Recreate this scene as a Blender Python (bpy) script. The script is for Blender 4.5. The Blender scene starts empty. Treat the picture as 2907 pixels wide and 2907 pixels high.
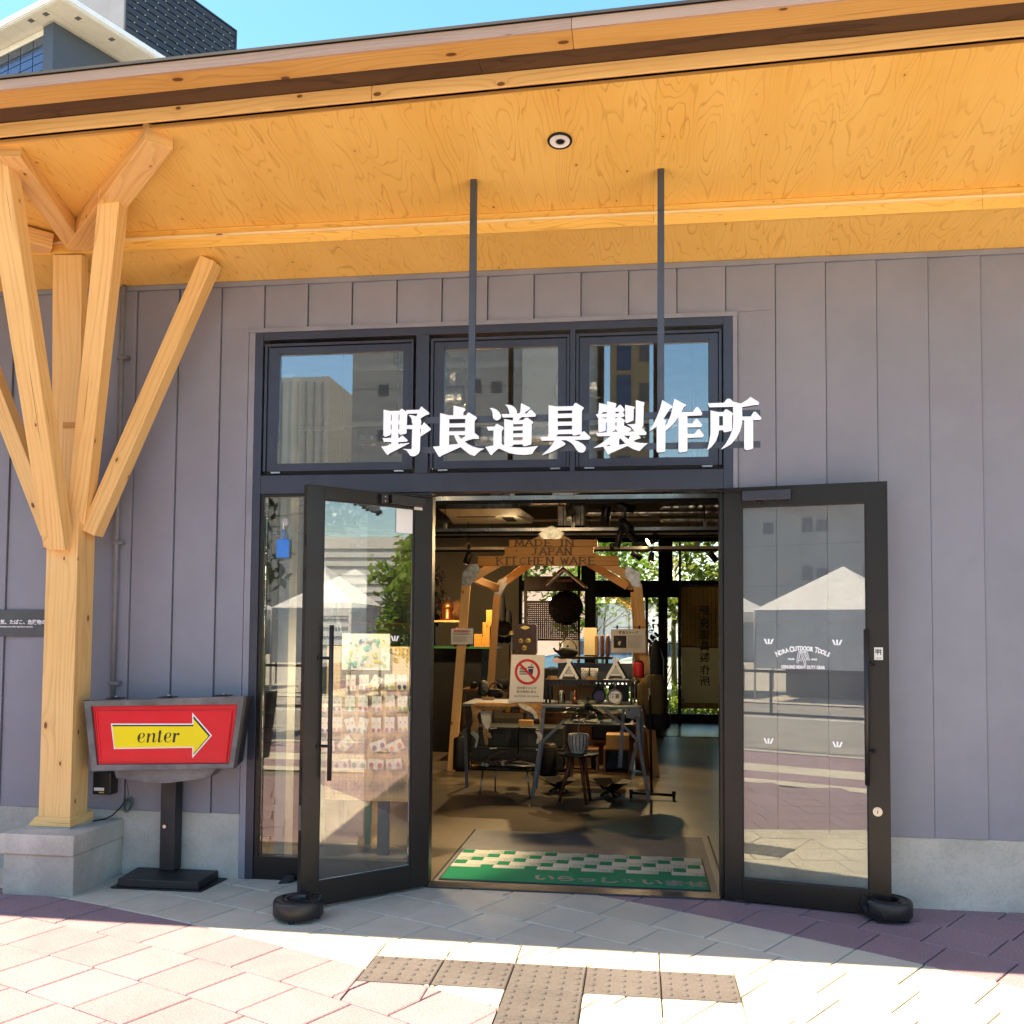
import bpy, math, random
from mathutils import Vector, Matrix
from mathutils.geometry import tessellate_polygon
RN = random.Random(11)
sc = bpy.context.scene
col = sc.collection
# ---------------------------------------------------------------- camera
cam = bpy.data.cameras.new('camera'); co = bpy.data.objects.new('camera', cam); col.objects.link(co)
YAW, PIT, ROL = 0.1337013, 0.0468488, -0.0077624
def _rot(y, p, r):
    cy, sy, cp, sp, cr, sr = math.cos(y), math.sin(y), math.cos(p), math.sin(p), math.cos(r), math.sin(r)
    return Matrix(((cy,-sy,0),(sy,cy,0),(0,0,1))) @ Matrix(((1,0,0),(0,cp,-sp),(0,sp,cp))) @ Matrix(((cr,0,sr),(0,1,0),(-sr,0,cr)))
_m = _rot(YAW, PIT, ROL)
_r, _f, _u = _m.col[0], _m.col[1], _m.col[2]
co.matrix_world = Matrix(((_r[0],_u[0],-_f[0],3.3761),(_r[1],_u[1],-_f[1],-5.9842),(_r[2],_u[2],-_f[2],1.61),(0,0,0,1)))
cam.sensor_width = 36; cam.lens = 36*2711.34/2907; cam.shift_y = (1666.23-1453.5)/2907
cam.clip_start = .05; cam.clip_end = 2000
sc.camera = co
# ---------------------------------------------------------------- sky and sun
SUN = Vector((-.36, -.172, .915)).normalized()
ELEV = math.asin(SUN.z); AZ = math.atan2(SUN.x, SUN.y)
w = bpy.data.worlds.new('World'); sc.world = w; w.use_nodes = True
nt = w.node_tree; bg = nt.nodes['Background']
sky = nt.nodes.new('ShaderNodeTexSky'); sky.sky_type = 'NISHITA'; sky.sun_disc = False
sky.sun_elevation = ELEV; sky.sun_rotation = AZ % (2*math.pi); sky.air_density = 1.0; sky.dust_density = .6; sky.ozone_density = 2
hs_ = nt.nodes.new('ShaderNodeHueSaturation'); hs_.inputs['Saturation'].default_value = 1.35; nt.links.new(sky.outputs[0], hs_.inputs['Color']); nt.links.new(hs_.outputs[0], bg.inputs[0]); bg.inputs[1].default_value = .095
sl = bpy.data.lights.new('sun', 'SUN'); so = bpy.data.objects.new('sun', sl); col.objects.link(so)
sl.energy = 3.0; sl.angle = math.radians(.53); sl.color = (1, .95, .87)
so.rotation_euler = SUN.to_track_quat('Z', 'Y').to_euler(); so.location = (0, -20, 40)
vs = sc.view_settings; vs.view_transform = 'Standard'; vs.look = 'None'; vs.exposure = 2.6; vs.gamma = 1; vs.use_curve_mapping = False
vs.use_white_balance = True; vs.white_balance_temperature = 9300; vs.white_balance_tint = 10
cy = sc.cycles; cy.use_denoising = True; cy.max_bounces = 9; cy.diffuse_bounces = 5; cy.glossy_bounces = 4; cy.transparent_max_bounces = 16
cy.sample_clamp_indirect = 6; cy.caustics_reflective = False; cy.caustics_refractive = False
try: cy.denoiser = 'OPENIMAGEDENOISE'
except Exception: pass
# ---------------------------------------------------------------- mesh helpers
class MB:
    """collects faces; build() links them as one mesh object"""
    def __init__(s): s.v = []; s.f = []; s.uv = []; s.sm = []; s.mi = []; s.o = (RN.uniform(0, 40), RN.uniform(0, 40))
    def face(s, idx, uv, sm=False, mi=0): s.f.append(tuple(idx)); s.uv.append(uv); s.sm.append(sm); s.mi.append(mi)
    def poly(s, pts, mi=0, sm=False):
        b = len(s.v); P = [Vector(p) for p in pts]; s.v += [tuple(p) for p in P]
        e = (P[1]-P[0]); e = e.normalized() if e.length > 1e-9 else Vector((1,0,0))
        n = (P[1]-P[0]).cross(P[-1]-P[0]); t = n.cross(e); t = t.normalized() if t.length > 1e-9 else Vector((0,0,1))
        s.face(range(b, b+len(P)), [(s.o[0]+(p-P[0]).dot(e), s.o[1]+(p-P[0]).dot(t)) for p in P], sm, mi)
    def hexa(s, P, L=0, mi=0):
        """8 corners (x fast, y, z); L axis of the grain"""
        b = len(s.v); P = [Vector(p) for p in P]; s.v += [tuple(p) for p in P]
        ex = (P[1]-P[0]).length; ey = (P[2]-P[0]).length; ez = (P[4]-P[0]).length
        S = (ex, ey, ez); o = s.o
        q = RN.uniform(0, 30)
        for k, (ids, a, c) in enumerate((((0,2,3,1),0,1),((4,5,7,6),0,1),((0,1,5,4),0,2),((2,6,7,3),0,2),((0,4,6,2),1,2),((1,3,7,5),1,2))):
            uv = []
            if L == c or (L not in (a, c) and S[c] > S[a]): a2, c2 = c, a
            else: a2, c2 = a, c
            for i in ids:
                bits = (i & 1, (i >> 1) & 1, (i >> 2) & 1)
                uv.append((o[0]+q+bits[a2]*S[a2], o[1]+k*1.37+bits[c2]*S[c2]))
            s.face([b+i for i in ids], uv, False, mi)
    def box(s, x0, x1, y0, y1, z0, z1, L=None, mi=0):
        d = (abs(x1-x0), abs(y1-y0), abs(z1-z0))
        if L is None: L = d.index(max(d))
        s.hexa([(x, y, z) for z in (z0, z1) for y in (y0, y1) for x in (x0, x1)], L, mi)
        return s
    def bar(s, p0, p1, wd, ht, up=(0,0,1), mi=0):
        p0 = Vector(p0); p1 = Vector(p1); a = (p1-p0).normalized(); u = Vector(up); x = a.cross(u)
        if x.length < 1e-6: x = a.cross(Vector((1,0,0)))
        x.normalize(); u = x.cross(a)
        s.hexa([e + x*sx*wd/2 + u*su*ht/2 for su in (-1, 1) for sx in (-1, 1) for e in (p0, p1)], 0, mi)
        return s
    def tube(s, pts, r, n=10, mi=0, cap=True, sm=True):
        pts = [Vector(p) for p in pts]; m = len(pts); rr = r if isinstance(r, (list, tuple)) else [r]*m
        prev = None; rings = []; ln = 0
        for i, p in enumerate(pts):
            t = (pts[min(i+1, m-1)]-pts[max(i-1, 0)]).normalized()
            if prev is None:
                x = t.cross(Vector((0,0,1)));
                if x.length < 1e-4: x = t.cross(Vector((1,0,0)))
            else: x = prev - t*prev.dot(t)
            x.normalize(); prev = x; y = t.cross(x)
            if i: ln += (p-pts[i-1]).length
            b = len(s.v); rings.append((b, ln))
            for k in range(n):
                a = 2*math.pi*k/n; s.v.append(tuple(p + (x*math.cos(a)+y*math.sin(a))*rr[i]))
        for i in range(m-1):
            (b0, l0), (b1, l1) = rings[i], rings[i+1]; cr = 2*math.pi*rr[i]
            for k in range(n):
                k2 = (k+1) % n
                s.face((b0+k, b0+k2, b1+k2, b1+k), [(s.o[0]+l0, s.o[1]+cr*k/n), (s.o[0]+l0, s.o[1]+cr*(k+1)/n), (s.o[0]+l1, s.o[1]+cr*(k+1)/n), (s.o[0]+l1, s.o[1]+cr*k/n)], sm, mi)
        if cap:
            for (b, l), rev in ((rings[0], True), (rings[-1], False)):
                ids = [b+k for k in range(n)]
                if rev: ids.reverse()
                s.face(ids, [(s.o[0]+s.v[i][0], s.o[1]+s.v[i][2]) for i in ids], False, mi)
        return s
    def lathe(s, prof, c=(0,0,0), n=20, ax=(0,0,1), mi=0, sm=True, a0=0, a1=2*math.pi):
        """prof [(radius, height)] about axis ax through c"""
        ax = Vector(ax).normalized(); x = ax.cross(Vector((0,1,0)))
        if x.length < 1e-3: x = ax.cross(Vector((1,0,0)))
        x.normalize(); y = ax.cross(x); c = Vector(c); full = abs(a1-a0-2*math.pi) < 1e-6
        m = n if full else n+1; rings = []
        for r, h in prof:
            rings.append(len(s.v))
            for k in range(m):
                a = a0+(a1-a0)*k/n; s.v.append(tuple(c+ax*h+(x*math.cos(a)+y*math.sin(a))*r))
        l = 0
        for i in range(len(prof)-1):
            l2 = l+math.dist(prof[i], prof[i+1])
            for k in range(n):
                k2 = (k+1) % m; R = max(prof[i][0], prof[i+1][0], .01)
                u0, u1 = s.o[0]+R*6.28*k/n, s.o[0]+R*6.28*(k+1)/n
                s.face((rings[i]+k, rings[i]+k2, rings[i+1]+k2, rings[i+1]+k), [(u0, s.o[1]+l), (u1, s.o[1]+l), (u1, s.o[1]+l2), (u0, s.o[1]+l2)], sm, mi)
            l = l2
        return s
    def prism(s, loops, to3, d, mi=0, back=True):
        """2-D loops (first outer or several outers, holes inside) -> front face at to3(a,b), extruded by vector d"""
        d = Vector(d)
        tris = tessellate_polygon([[Vector((p[0], p[1], 0)) for p in lp] for lp in loops])
        flat = [p for lp in loops for p in lp]; b = len(s.v); n = len(flat)
        F = [Vector(to3(*p)) for p in flat]; s.v += [tuple(p) for p in F]; s.v += [tuple(p+d) for p in F]
        fn = (F[tris[0][1]]-F[tris[0][0]]).cross(F[tris[0][2]]-F[tris[0][0]])
        for t in tris:
            uv = [(s.o[0]+flat[i][0], s.o[1]+flat[i][1]) for i in t]
            s.face([b+i for i in t], uv, False, mi)
            if back: s.face([b+n+i for i in reversed(t)], uv[::-1], False, mi)
        k = 0
        for lp in loops:
            m = len(lp)
            for i in range(m):
                j = (i+1) % m; q = (b+k+i, b+k+j, b+n+k+j, b+n+k+i)
                s.face(q, [(s.o[0]+s.v[x][0], s.o[1]+s.v[x][2]) for x in q], False, mi)
            k += m
        return s
    def build(s, name, mats, parent=None, bevel=0, seg=2, smooth=False):
        o = link(name, s.mesh(name, mats, parent), parent)
        if bevel:
            bm = o.modifiers.new('bevel', 'BEVEL'); bm.width = bevel; bm.segments = seg; bm.limit_method = 'ANGLE'; bm.angle_limit = .6
        return o
    def mesh(s, name, mats, parent=None):
        me = bpy.data.meshes.new(name); w0 = WORLD.get(parent.name, Vector()) if parent else Vector()
        me.from_pydata([tuple(Vector(v)-w0) for v in s.v], [], s.f)
        uvl = me.uv_layers.new(name='UVMap'); flat = [c for f in s.uv for p in f for c in p]
        uvl.data.foreach_set('uv', flat); me.polygons.foreach_set('use_smooth', s.sm); me.polygons.foreach_set('material_index', s.mi)
        for m in (mats if isinstance(mats, (list, tuple)) else [mats]): me.materials.append(M[m] if isinstance(m, str) else m)
        me.validate(); me.update(); return me
WORLD = {}
def link(name, data, parent=None):
    o = bpy.data.objects.new(name, data); col.objects.link(o)
    if parent: o.parent = parent; WORLD[o.name] = WORLD.get(parent.name, Vector())
    return o
def tag(o, label=None, cat=None, group=None, kind=None):
    if label: o['label'] = label
    if cat: o['category'] = cat
    if group: o['group'] = group
    if kind: o['kind'] = kind
    return o
def thing(name, label, cat, loc=(0,0,0), group=None):
    o = bpy.data.objects.new(name, None); col.objects.link(o); o.location = loc; o.empty_display_size = .1
    WORLD[o.name] = Vector(loc); return tag(o, label, cat, group)
def solo(mb, name, mats, label, cat, group=None, bevel=0): return tag(mb.build(name, mats, None, bevel), label, cat, group)
def kids(o): return [c for c in col.objects if c.parent == o]
def dup(root, shift=(0,0,0), rz=0, label=None, group=None):
    r = root.copy(); col.objects.link(r); r.location = root.location+Vector(shift); r.rotation_euler = (0,0,root.rotation_euler.z+rz)
    if label: r['label'] = label
    if group: r['group'] = group
    for ch in kids(root):
        c = ch.copy(); col.objects.link(c); c.parent = r
        for g in kids(ch):
            d = g.copy(); col.objects.link(d); d.parent = c
    return r
def text(name, s, mat, parent, size, to3, align='CENTER', bold=0, ext=.0, shear=0, sx=1, flip=False, spacing=1, cb=None):
    """flat or extruded lettering: to3(x, z, d) maps text plane to the world"""
    cu = bpy.data.curves.new(name, 'FONT'); cu.body = s; cu.size = size; cu.align_x = align; cu.align_y = 'CENTER'
    cu.offset = bold; cu.extrude = ext; cu.shear = shear; cu.space_character = spacing; cu.resolution_u = 3
    t = bpy.data.objects.new('t', cu); me = bpy.data.meshes.new_from_object(t); me.name = name
    w0 = WORLD.get(parent.name, Vector()) if parent else Vector()
    for v in me.vertices:
        x = v.co.x*sx*(-1 if flip else 1); v.co = Vector(to3(x, v.co.y, v.co.z))-w0
    me.materials.clear(); me.materials.append(M[mat]); bpy.data.objects.remove(t); bpy.data.curves.remove(cu)
    return link(name, me, parent)
# ---------------------------------------------------------------- materials
M = {}
def newmat(name):
    m = bpy.data.materials.new(name); m.use_nodes = True; n = m.node_tree; n.nodes.clear()
    out = n.nodes.new('ShaderNodeOutputMaterial'); b = n.nodes.new('ShaderNodeBsdfPrincipled'); n.links.new(b.outputs[0], out.inputs[0])
    M[name] = m
    return m, n, b, out
def nd(n, typ, **kw):
    x = n.nodes.new('ShaderNode'+typ)
    for k, v in kw.items(): setattr(x, k, v)
    return x
def lk(n, a, b): n.links.new(a, b)
def mth(n, op, a, b=None, c=None, clamp=False):
    x = nd(n, 'Math', operation=op, use_clamp=clamp)
    for i, q in enumerate((a, b, c)):
        if q is None: continue
        if isinstance(q, (int, float)): x.inputs[i].default_value = q
        else: lk(n, q, x.inputs[i])
    return x.outputs[0]
def mix(n, f, a, b):
    x = nd(n, 'Mix', data_type='RGBA')
    for i, q in ((0, f), (6, a), (7, b)):
        if isinstance(q, (int, float)): x.inputs[i].default_value = q
        elif isinstance(q, tuple): x.inputs[i].default_value = (*q, 1) if len(q) == 3 else q
        else: lk(n, q, x.inputs[i])
    return x.outputs[2]
def sstep(n, v, a, b):
    x = nd(n, 'MapRange', interpolation_type='SMOOTHSTEP'); lk(n, v, x.inputs[0]); x.inputs[1].default_value = a; x.inputs[2].default_value = b; return x.outputs[0]
def noise(n, vec, scale, detail=2, rough=.5, dist=0):
    x = nd(n, 'TexNoise'); x.inputs['Scale'].default_value = scale; x.inputs['Detail'].default_value = detail; x.inputs['Roughness'].default_value = rough; x.inputs['Distortion'].default_value = dist
    if vec is not None: lk(n, vec, x.inputs['Vector'])
    return x.outputs[0]
def scalev(n, vec, s):
    x = nd(n, 'VectorMath', operation='MULTIPLY'); lk(n, vec, x.inputs[0]); x.inputs[1].default_value = s; return x.outputs[0]
def bump(n, b, h, st=.2, d=.01):
    x = nd(n, 'Bump'); x.inputs['Strength'].default_value = st; x.inputs['Distance'].default_value = d; lk(n, h, x.inputs['Height']); lk(n, x.outputs[0], b.inputs['Normal'])
def pm(name, c1, c2=None, sc_=8, rough=.6, metal=0, bmp=0, fine=0, rvar=.1, spec=.5, tone=0, det=4, coat=0, emit=None, stain=0):
    """noise-mottled surface"""
    m, n, b, out = newmat(name); c2 = c2 or tuple(x*.82 for x in c1)
    tc = nd(n, 'TexCoord').outputs['Object']
    f = noise(n, tc, sc_, det, .6); f2 = sstep(n, f, .32, .68); c = mix(n, f2, c1, c2)
    if fine:
        g = noise(n, tc, fine, 2, .7); c = mix(n, mth(n, 'MULTIPLY', sstep(n, g, .45, .7), .35), c, tuple(x*.6 for x in c1))
    if stain:
        g1 = noise(n, tc, .9, 6, .62); g2 = noise(n, tc, 7, 4, .6); sv_ = mth(n, 'MULTIPLY_ADD', sstep(n, mth(n, 'MULTIPLY_ADD', g2, .35, g1), .5, .85), -stain, 1.0)
        hs = nd(n, 'HueSaturation'); lk(n, c, hs.inputs['Color']); lk(n, sv_, hs.inputs['Value']); c = hs.outputs[0]
    if tone:
        oi = nd(n, 'ObjectInfo').outputs['Random']; hs = nd(n, 'HueSaturation'); lk(n, c, hs.inputs['Color']); lk(n, mth(n, 'MULTIPLY_ADD', oi, tone, 1-tone/2), hs.inputs['Value']); c = hs.outputs[0]
    lk(n, c, b.inputs['Base Color']); b.inputs['Metallic'].default_value = metal; b.inputs['Specular IOR Level'].default_value = spec
    lk(n, mth(n, 'MULTIPLY_ADD', f, rvar*2, rough-rvar), b.inputs['Roughness'])
    if coat: b.inputs['Coat Weight'].default_value = coat; b.inputs['Coat Roughness'].default_value = .05
    if bmp: bump(n, b, noise(n, tc, fine or sc_*6, 3, .6), bmp, .004)
    if emit: lk(n, c, b.inputs['Emission Color']); b.inputs['Emission Strength'].default_value = emit
    return m
def wood(name, light, mid, dark, mode='timber', rough=.55, lines=58, knots=1, kscale=2.4, tone=.12, amp=3.5):
    m, n, b, out = newmat(name)
    uv = nd(n, 'UVMap').outputs[0]
    vo = nd(n, 'TexVoronoi', feature='F1', voronoi_dimensions='2D'); vo.inputs['Scale'].default_value = kscale
    kv = scalev(n, uv, (1, 1.9 if mode == 'timber' else 1.25, 1)); lk(n, kv, vo.inputs['Vector'])
    d = vo.outputs['Distance']; sep = nd(n, 'SeparateColor'); lk(n, vo.outputs['Color'], sep.inputs[0])
    on = mth(n, 'GREATER_THAN', sep.outputs[0], 1-.5*knots)
    kr = mth(n, 'MULTIPLY_ADD', sep.outputs[1], .035 if mode == 'timber' else .018, .026 if mode == 'timber' else .012)
    near = mth(n, 'MULTIPLY', on, mth(n, 'EXPONENT', mth(n, 'MULTIPLY', mth(n, 'DIVIDE', d, kr), -.55)))
    kn = mth(n, 'MULTIPLY', on, sstep(n, mth(n, 'SUBTRACT', kr, d), -.002, .012))
    if mode == 'timber':
        s1 = scalev(n, uv, (.55, 4.2, 1)); N = noise(n, s1, 1.0, 2, .5)
        sv = nd(n, 'SeparateXYZ'); lk(n, uv, sv.inputs[0])
        t = mth(n, 'MULTIPLY_ADD', sv.outputs[1], lines, mth(n, 'MULTIPLY', N, amp*2.4))
    else:
        s1 = scalev(n, uv, (.85, 4.6, 1)); N = noise(n, s1, 1.0, 2.2, .5, .3)
        t = mth(n, 'MULTIPLY', N, lines)
    t = mth(n, 'ADD', t, mth(n, 'MULTIPLY', near, 2.2))
    fr = mth(n, 'FRACT', t)
    lo = .5 if mode == 'timber' else .74
    band = mth(n, 'MULTIPLY', sstep(n, fr, lo, .95), mth(n, 'SUBTRACT', 1.0, sstep(n, fr, .95, 1.0)))
    wob = noise(n, scalev(n, uv, (1.6, 5, 1)), 1.0, 2, .6)
    band = mth(n, 'MULTIPLY', band, mth(n, 'MULTIPLY_ADD', sstep(n, wob, .3, .7), .75, .25))
    fine = noise(n, scalev(n, uv, (5, 190, 1)), 1.0, 2, .6)
    big = noise(n, scalev(n, uv, (.7, 2.2, 1)), 1.0, 3, .6)
    c = mix(n, sstep(n, big, .3, .7), light, mid)
    c = mix(n, mth(n, 'MULTIPLY', band, .72 if mode != 'timber' else .42), c, dark)
    c = mix(n, mth(n, 'MULTIPLY', sstep(n, fine, .5, .8), .22), c, dark)
    c = mix(n, mth(n, 'MULTIPLY', near, .35), c, dark)
    if mode == 'timber':
        ck = noise(n, scalev(n, uv, (1.1, 75, 1)), 1.0, 1, .5); zone = sstep(n, noise(n, scalev(n, uv, (.8, 6, 1)), 1.0, 2, .5), .52, .62)
        c = mix(n, mth(n, 'MULTIPLY', mth(n, 'MULTIPLY', sstep(n, ck, .69, .75), zone), .75), c, (dark[0]*.35, dark[1]*.3, dark[2]*.3))
    c = mix(n, mth(n, 'MULTIPLY', kn, .88), c, (dark[0]*.28, dark[1]*.2, dark[2]*.25))
    if tone:
        oi = nd(n, 'ObjectInfo').outputs['Random']; hs = nd(n, 'HueSaturation'); lk(n, c, hs.inputs['Color']); lk(n, mth(n, 'MULTIPLY_ADD', oi, tone, 1-tone/2), hs.inputs['Value']); c = hs.outputs[0]
    lk(n, c, b.inputs['Base Color']); b.inputs['Roughness'].default_value = rough; b.inputs['Specular IOR Level'].default_value = .3
    bump(n, b, mth(n, 'MULTIPLY_ADD', fine, .4, band), .12, .002)
    return m
def glass(name, tint=(1,1,1), boost=1.7, base=.02):
    m, n, b, out = newmat(name); n.nodes.remove(b)
    tr = nd(n, 'BsdfTransparent'); tr.inputs[0].default_value = (*tint, 1)
    gl = nd(n, 'BsdfGlossy'); gl.inputs['Roughness'].default_value = 0.0; gl.inputs['Color'].default_value = (1,1,1,1)
    fr = nd(n, 'Fresnel'); fr.inputs[0].default_value = 1.5
    mx = nd(n, 'MixShader'); lk(n, mth(n, 'MULTIPLY_ADD', fr.outputs[0], boost, base, clamp=True), mx.inputs[0]); lk(n, tr.outputs[0], mx.inputs[1]); lk(n, gl.outputs[0], mx.inputs[2]); lk(n, mx.outputs[0], out.inputs[0])
    return m
def lamp_mat(name, c, s):
    m, n, b, out = newmat(name); b.inputs['Base Color'].default_value = (.8,.8,.8,1); b.inputs['Emission Color'].default_value = (*c, 1); b.inputs['Emission Strength'].default_value = s
# ---------------------------------------------------------------- material list
pm('siding', (.235,.237,.282), (.215,.217,.26), 1.5, .5, 0, .05, 900, .06, .5, .07, stain=.10)
pm('siding_trim', (.225,.227,.268), None, 3, .45, 0, 0, 0, .05)
pm('frame_grey', (.042,.048,.07), (.037,.042,.06), 5, .34, .35, 0, 0, .05, .5)
pm('door_metal', (.012,.0105,.0105), (.010,.009,.009), 6, .36, .3, 0, 0, .05, .5)
pm('rod_metal', (.07,.078,.095), None, 6, .42, .3, 0, 0, .05)
pm('black_plastic', (.012,.012,.014), (.009,.009,.01), 9, .42, 0, .05, 240, .08)
pm('black_matte', (.008,.008,.009), None, 8, .75, 0, 0, 0, .1, .3)
pm('dark_iron', (.02,.02,.022), (.012,.012,.013), 9, .45, .6, .05, 90, .1)
pm('steel', (.5,.5,.5), (.38,.38,.38), 9, .3, 1, 0, 0, .1)
pm('galvanised', (.42,.43,.44), (.2,.21,.22), 14, .35, .9, .05, 60, .12)
pm('foil', (.75,.73,.68), (.4,.38,.34), 10, .22, 1, .9, 22, .1)
pm('white_paint', (.8,.8,.8), (.76,.76,.76), 4, .35)
pm('letter_white', (.88,.88,.9), (.86,.86,.88), 4, .3, emit=None)
pm('letter_edge', (.02,.02,.022), None, 4, .5)
pm('concrete', (.56,.52,.455), (.44,.41,.36), 2.2, .85, 0, .25, 60, .06, .3, stain=.22)
pm('concrete_dark', (.16,.155,.15), (.12,.117,.115), 2, .7, 0, .1, 60, .08, .3)
pm('paver_cream', (.50,.465,.38), (.57,.53,.44), 120, .9, 0, .5, 330, .05, .2, .12, 4, stain=.16)
pm('paver_pink', (.225,.145,.165), (.32,.235,.262), 120, .9, 0, .5, 330, .05, .2, .12, 4, stain=.13)
pm('paver_tactile', (.095,.083,.08), (.125,.11,.105), 110, .9, 0, .5, 260, .05, .2, .1, 4, stain=.25)
pm('joint_sand', (.17,.145,.12), (.10,.088,.075), 30, .95, 0, .3, 200)
pm('asphalt', (.30,.285,.26), (.26,.245,.225), 3, .9, 0, .4, 150, stain=.2)
pm('line_white', (.75,.75,.73), (.6,.6,.58), 8, .8)
pm('red_acrylic', (.74,.006,.022), (.68,.005,.018), 3, .16, 0, 0, 0, .04, .35, 0, 4, .0)
pm('yellow_acrylic', (.85,.66,.006), (.8,.62,.006), 3, .3)
pm('sign_metal', (.17,.165,.165), (.09,.088,.088), 6, .5, .3, .1, 70, .1)
pm('sign_iron', (.02,.02,.023), (.012,.012,.014), 5, .5, .2, .15, 60, .12)
pm('ink_brown', (.03,.014,.006), None, 20, .6)
pm('ink_black', (.012,.012,.012), None, 20, .6)
pm('mat_green', (.006,.13,.062), (.004,.10,.048), 60, .95, 0, .6, 300, .03, .1)
pm('mat_grey', (.32,.29,.25), (.2,.18,.16), 120, .95, 0, .6, 300, .03, .1)
pm('rubber', (.02,.02,.02), None, 20, .8)
pm('paper', (.74,.72,.69), (.68,.66,.64), 5, .75)
pm('paper_pink', (.7,.52,.55), None, 5, .75)
pm('print_red', (.6,.02,.04), None, 9, .6)
pm('print_navy', (.03,.035,.12), None, 9, .6)
pm('blue_plastic', (.01,.24,.72), (.01,.2,.65), 5, .3)
pm('green_wire', (.01,.08,.05), None, 20, .5)
pm('panel_dark', (.07,.078,.082), None, 6, .5)
pm('plaster', (.36,.31,.235), (.33,.285,.215), 2, .9)
pm('ceiling', (.2,.18,.15), None, 2, .9)
pm('floor_int', (.135,.108,.075), (.075,.06,.043), 1.1, .34, 0, .04, 40, .08, .5)
pm('floor_far', (.2,.21,.2), (.15,.16,.155), 1.1, .22, 0, 0, 0, .06, .5)
pm('gold', (.8,.58,.2), (.7,.5,.17), 9, .5, .7)
pm('brown_lacquer', (.07,.028,.022), (.05,.02,.016), 4, .3, 0, 0, 0, .05)
pm('copper', (.45,.17,.08), (.3,.1,.05), 8, .35, .9)
pm('fur_tan', (.5,.28,.12), (.36,.17,.065), 16, .95, 0, .8, 160, .02, .1)
pm('fur_white', (.72,.66,.56), (.55,.46,.34), 18, .95, 0, .8, 160, .02, .1)
pm('workbench_grey', (.14,.15,.17), (.11,.12,.135), 7, .45, .4)
pm('leaf_dark', (.03,.085,.03), (.018,.05,.018), 20, .4)
pm('leaf_sun', (.16,.27,.04), (.09,.18,.025), 3, .6, 0, 0, 0, .1, .3, .5)
pm('leaf_yellow', (.26,.32,.06), (.16,.23,.035), 3, .6, 0, 0, 0, .1, .3, .5)
pm('bark', (.34,.29,.23), (.2,.165,.13), 12, .9, 0, .6, 40)
pm('pot_glaze', (.62,.58,.52), (.45,.42,.38), 26, .6, 0, .5, 50)
pm('pot_dark', (.03,.03,.03), (.2,.19,.18), 40, .6)
pm('antler', (.1,.045,.022), (.06,.026,.012), 12, .6, 0, .3, 60)
pm('antler_cut', (.6,.52,.4), None, 20, .8)
pm('cardboard', (.34,.2,.09), (.3,.17,.08), 4, .85)
pm('crate_dark', (.012,.02,.02), (.009,.015,.016), 6, .5)
pm('pack_olive', (.12,.075,.02), (.085,.055,.018), 10, .85, 0, .3, 120)
pm('cedar_ball', (.008,.005,.004), (.016,.006,.004), 30, .95, 0, .9, 60)
pm('lattice_wood', (.03,.01,.007), (.02,.007,.005), 9, .7)
pm('reed', (.5,.36,.17), (.42,.3,.13), 10, .85)
pm('conduit_grey', (.17,.175,.19), None, 6, .5)
pm('scroll_cloth', (.75,.68,.5), (.7,.63,.46), 4, .9)
pm('tile_grey', (.07,.075,.09), (.05,.055,.065), 3, .5)
pm('brick_blue', (.055,.075,.11), (.04,.057,.085), 22, .7)
pm('stone_beige', (.46,.35,.22), (.42,.32,.2), 3, .8, 0, 0, 0, .08, .3)
pm('slab_white', (.68,.68,.66), (.63,.63,.61), 2, .6)
pm('far_grey', (.40,.405,.41), (.36,.365,.37), .3, .8)
pm('far_dark', (.12,.13,.15), None, .5, .5)
pm('far_glass', (.05,.09,.16), None, .5, .1, .5)
pm('louvre', (.03,.034,.043), (.025,.029,.037), .8, .55, .2)
pm('tent_white', (.8,.8,.79), (.75,.75,.74), 1.2, .7, 0, .3, 5)
pm('tent_shade', (.5,.5,.5), (.45,.45,.45), 1, .8)
pm('rail_grey', (.06,.065,.075), None, 8, .45, .3)
pm('car_white', (.75,.75,.76), None, 2, .2, 0, 0, 0, .03, .5, 0, 2, .6)
pm('car_blue', (.09,.2,.32), None, 2, .2, 0, 0, 0, .03, .5, 0, 2, .6)
pm('roof_metal', (.012,.012,.014), None, 3, .6, .2)
pm('soil', (.14,.11,.075), (.09,.07,.05), 3, .95)
pm('hedge_under', (.3,.34,.14), (.2,.25,.09), 6, .9)
pm('wall_pink', (.55,.36,.31), (.5,.32,.27), 2, .8)
pm('green_cabinet', (.03,.11,.055), None, 6, .4)
pm('pale_grey', (.52,.53,.52), None, 5, .6)
wood('soffit_ply', (.84,.53,.16), (.79,.47,.125), (.56,.26,.055), 'ply', .55, 20, .9, 2.9, .03)
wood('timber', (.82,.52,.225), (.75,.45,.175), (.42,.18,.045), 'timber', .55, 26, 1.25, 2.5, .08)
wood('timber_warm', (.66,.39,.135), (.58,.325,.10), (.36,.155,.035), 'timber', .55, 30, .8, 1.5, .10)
wood('timber_weather', (.50,.335,.25), (.42,.28,.215), (.24,.15,.12), 'timber', .8, 70, .3, 1.6, .08)
pm('sill_metal', (.05,.05,.055), None, 6, .5, .5)
pm('lane_pale', (.6,.58,.54), (.5,.48,.45), 2, .9)
wood('ledge_pine', (.85,.70,.42), (.8,.64,.36), (.6,.42,.18), 'timber', .55, 30, .2, 2, .05)
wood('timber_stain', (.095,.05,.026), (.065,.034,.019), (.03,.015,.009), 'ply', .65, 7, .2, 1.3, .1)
wood('pale_pine', (.70,.42,.19), (.62,.36,.15), (.42,.2,.07), 'timber', .5, 40, .9, 2.6, .14)
wood('orange_pine', (.55,.26,.07), (.47,.21,.05), (.28,.1,.02), 'timber', .45, 34, .8, 2.4, .1)
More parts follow.
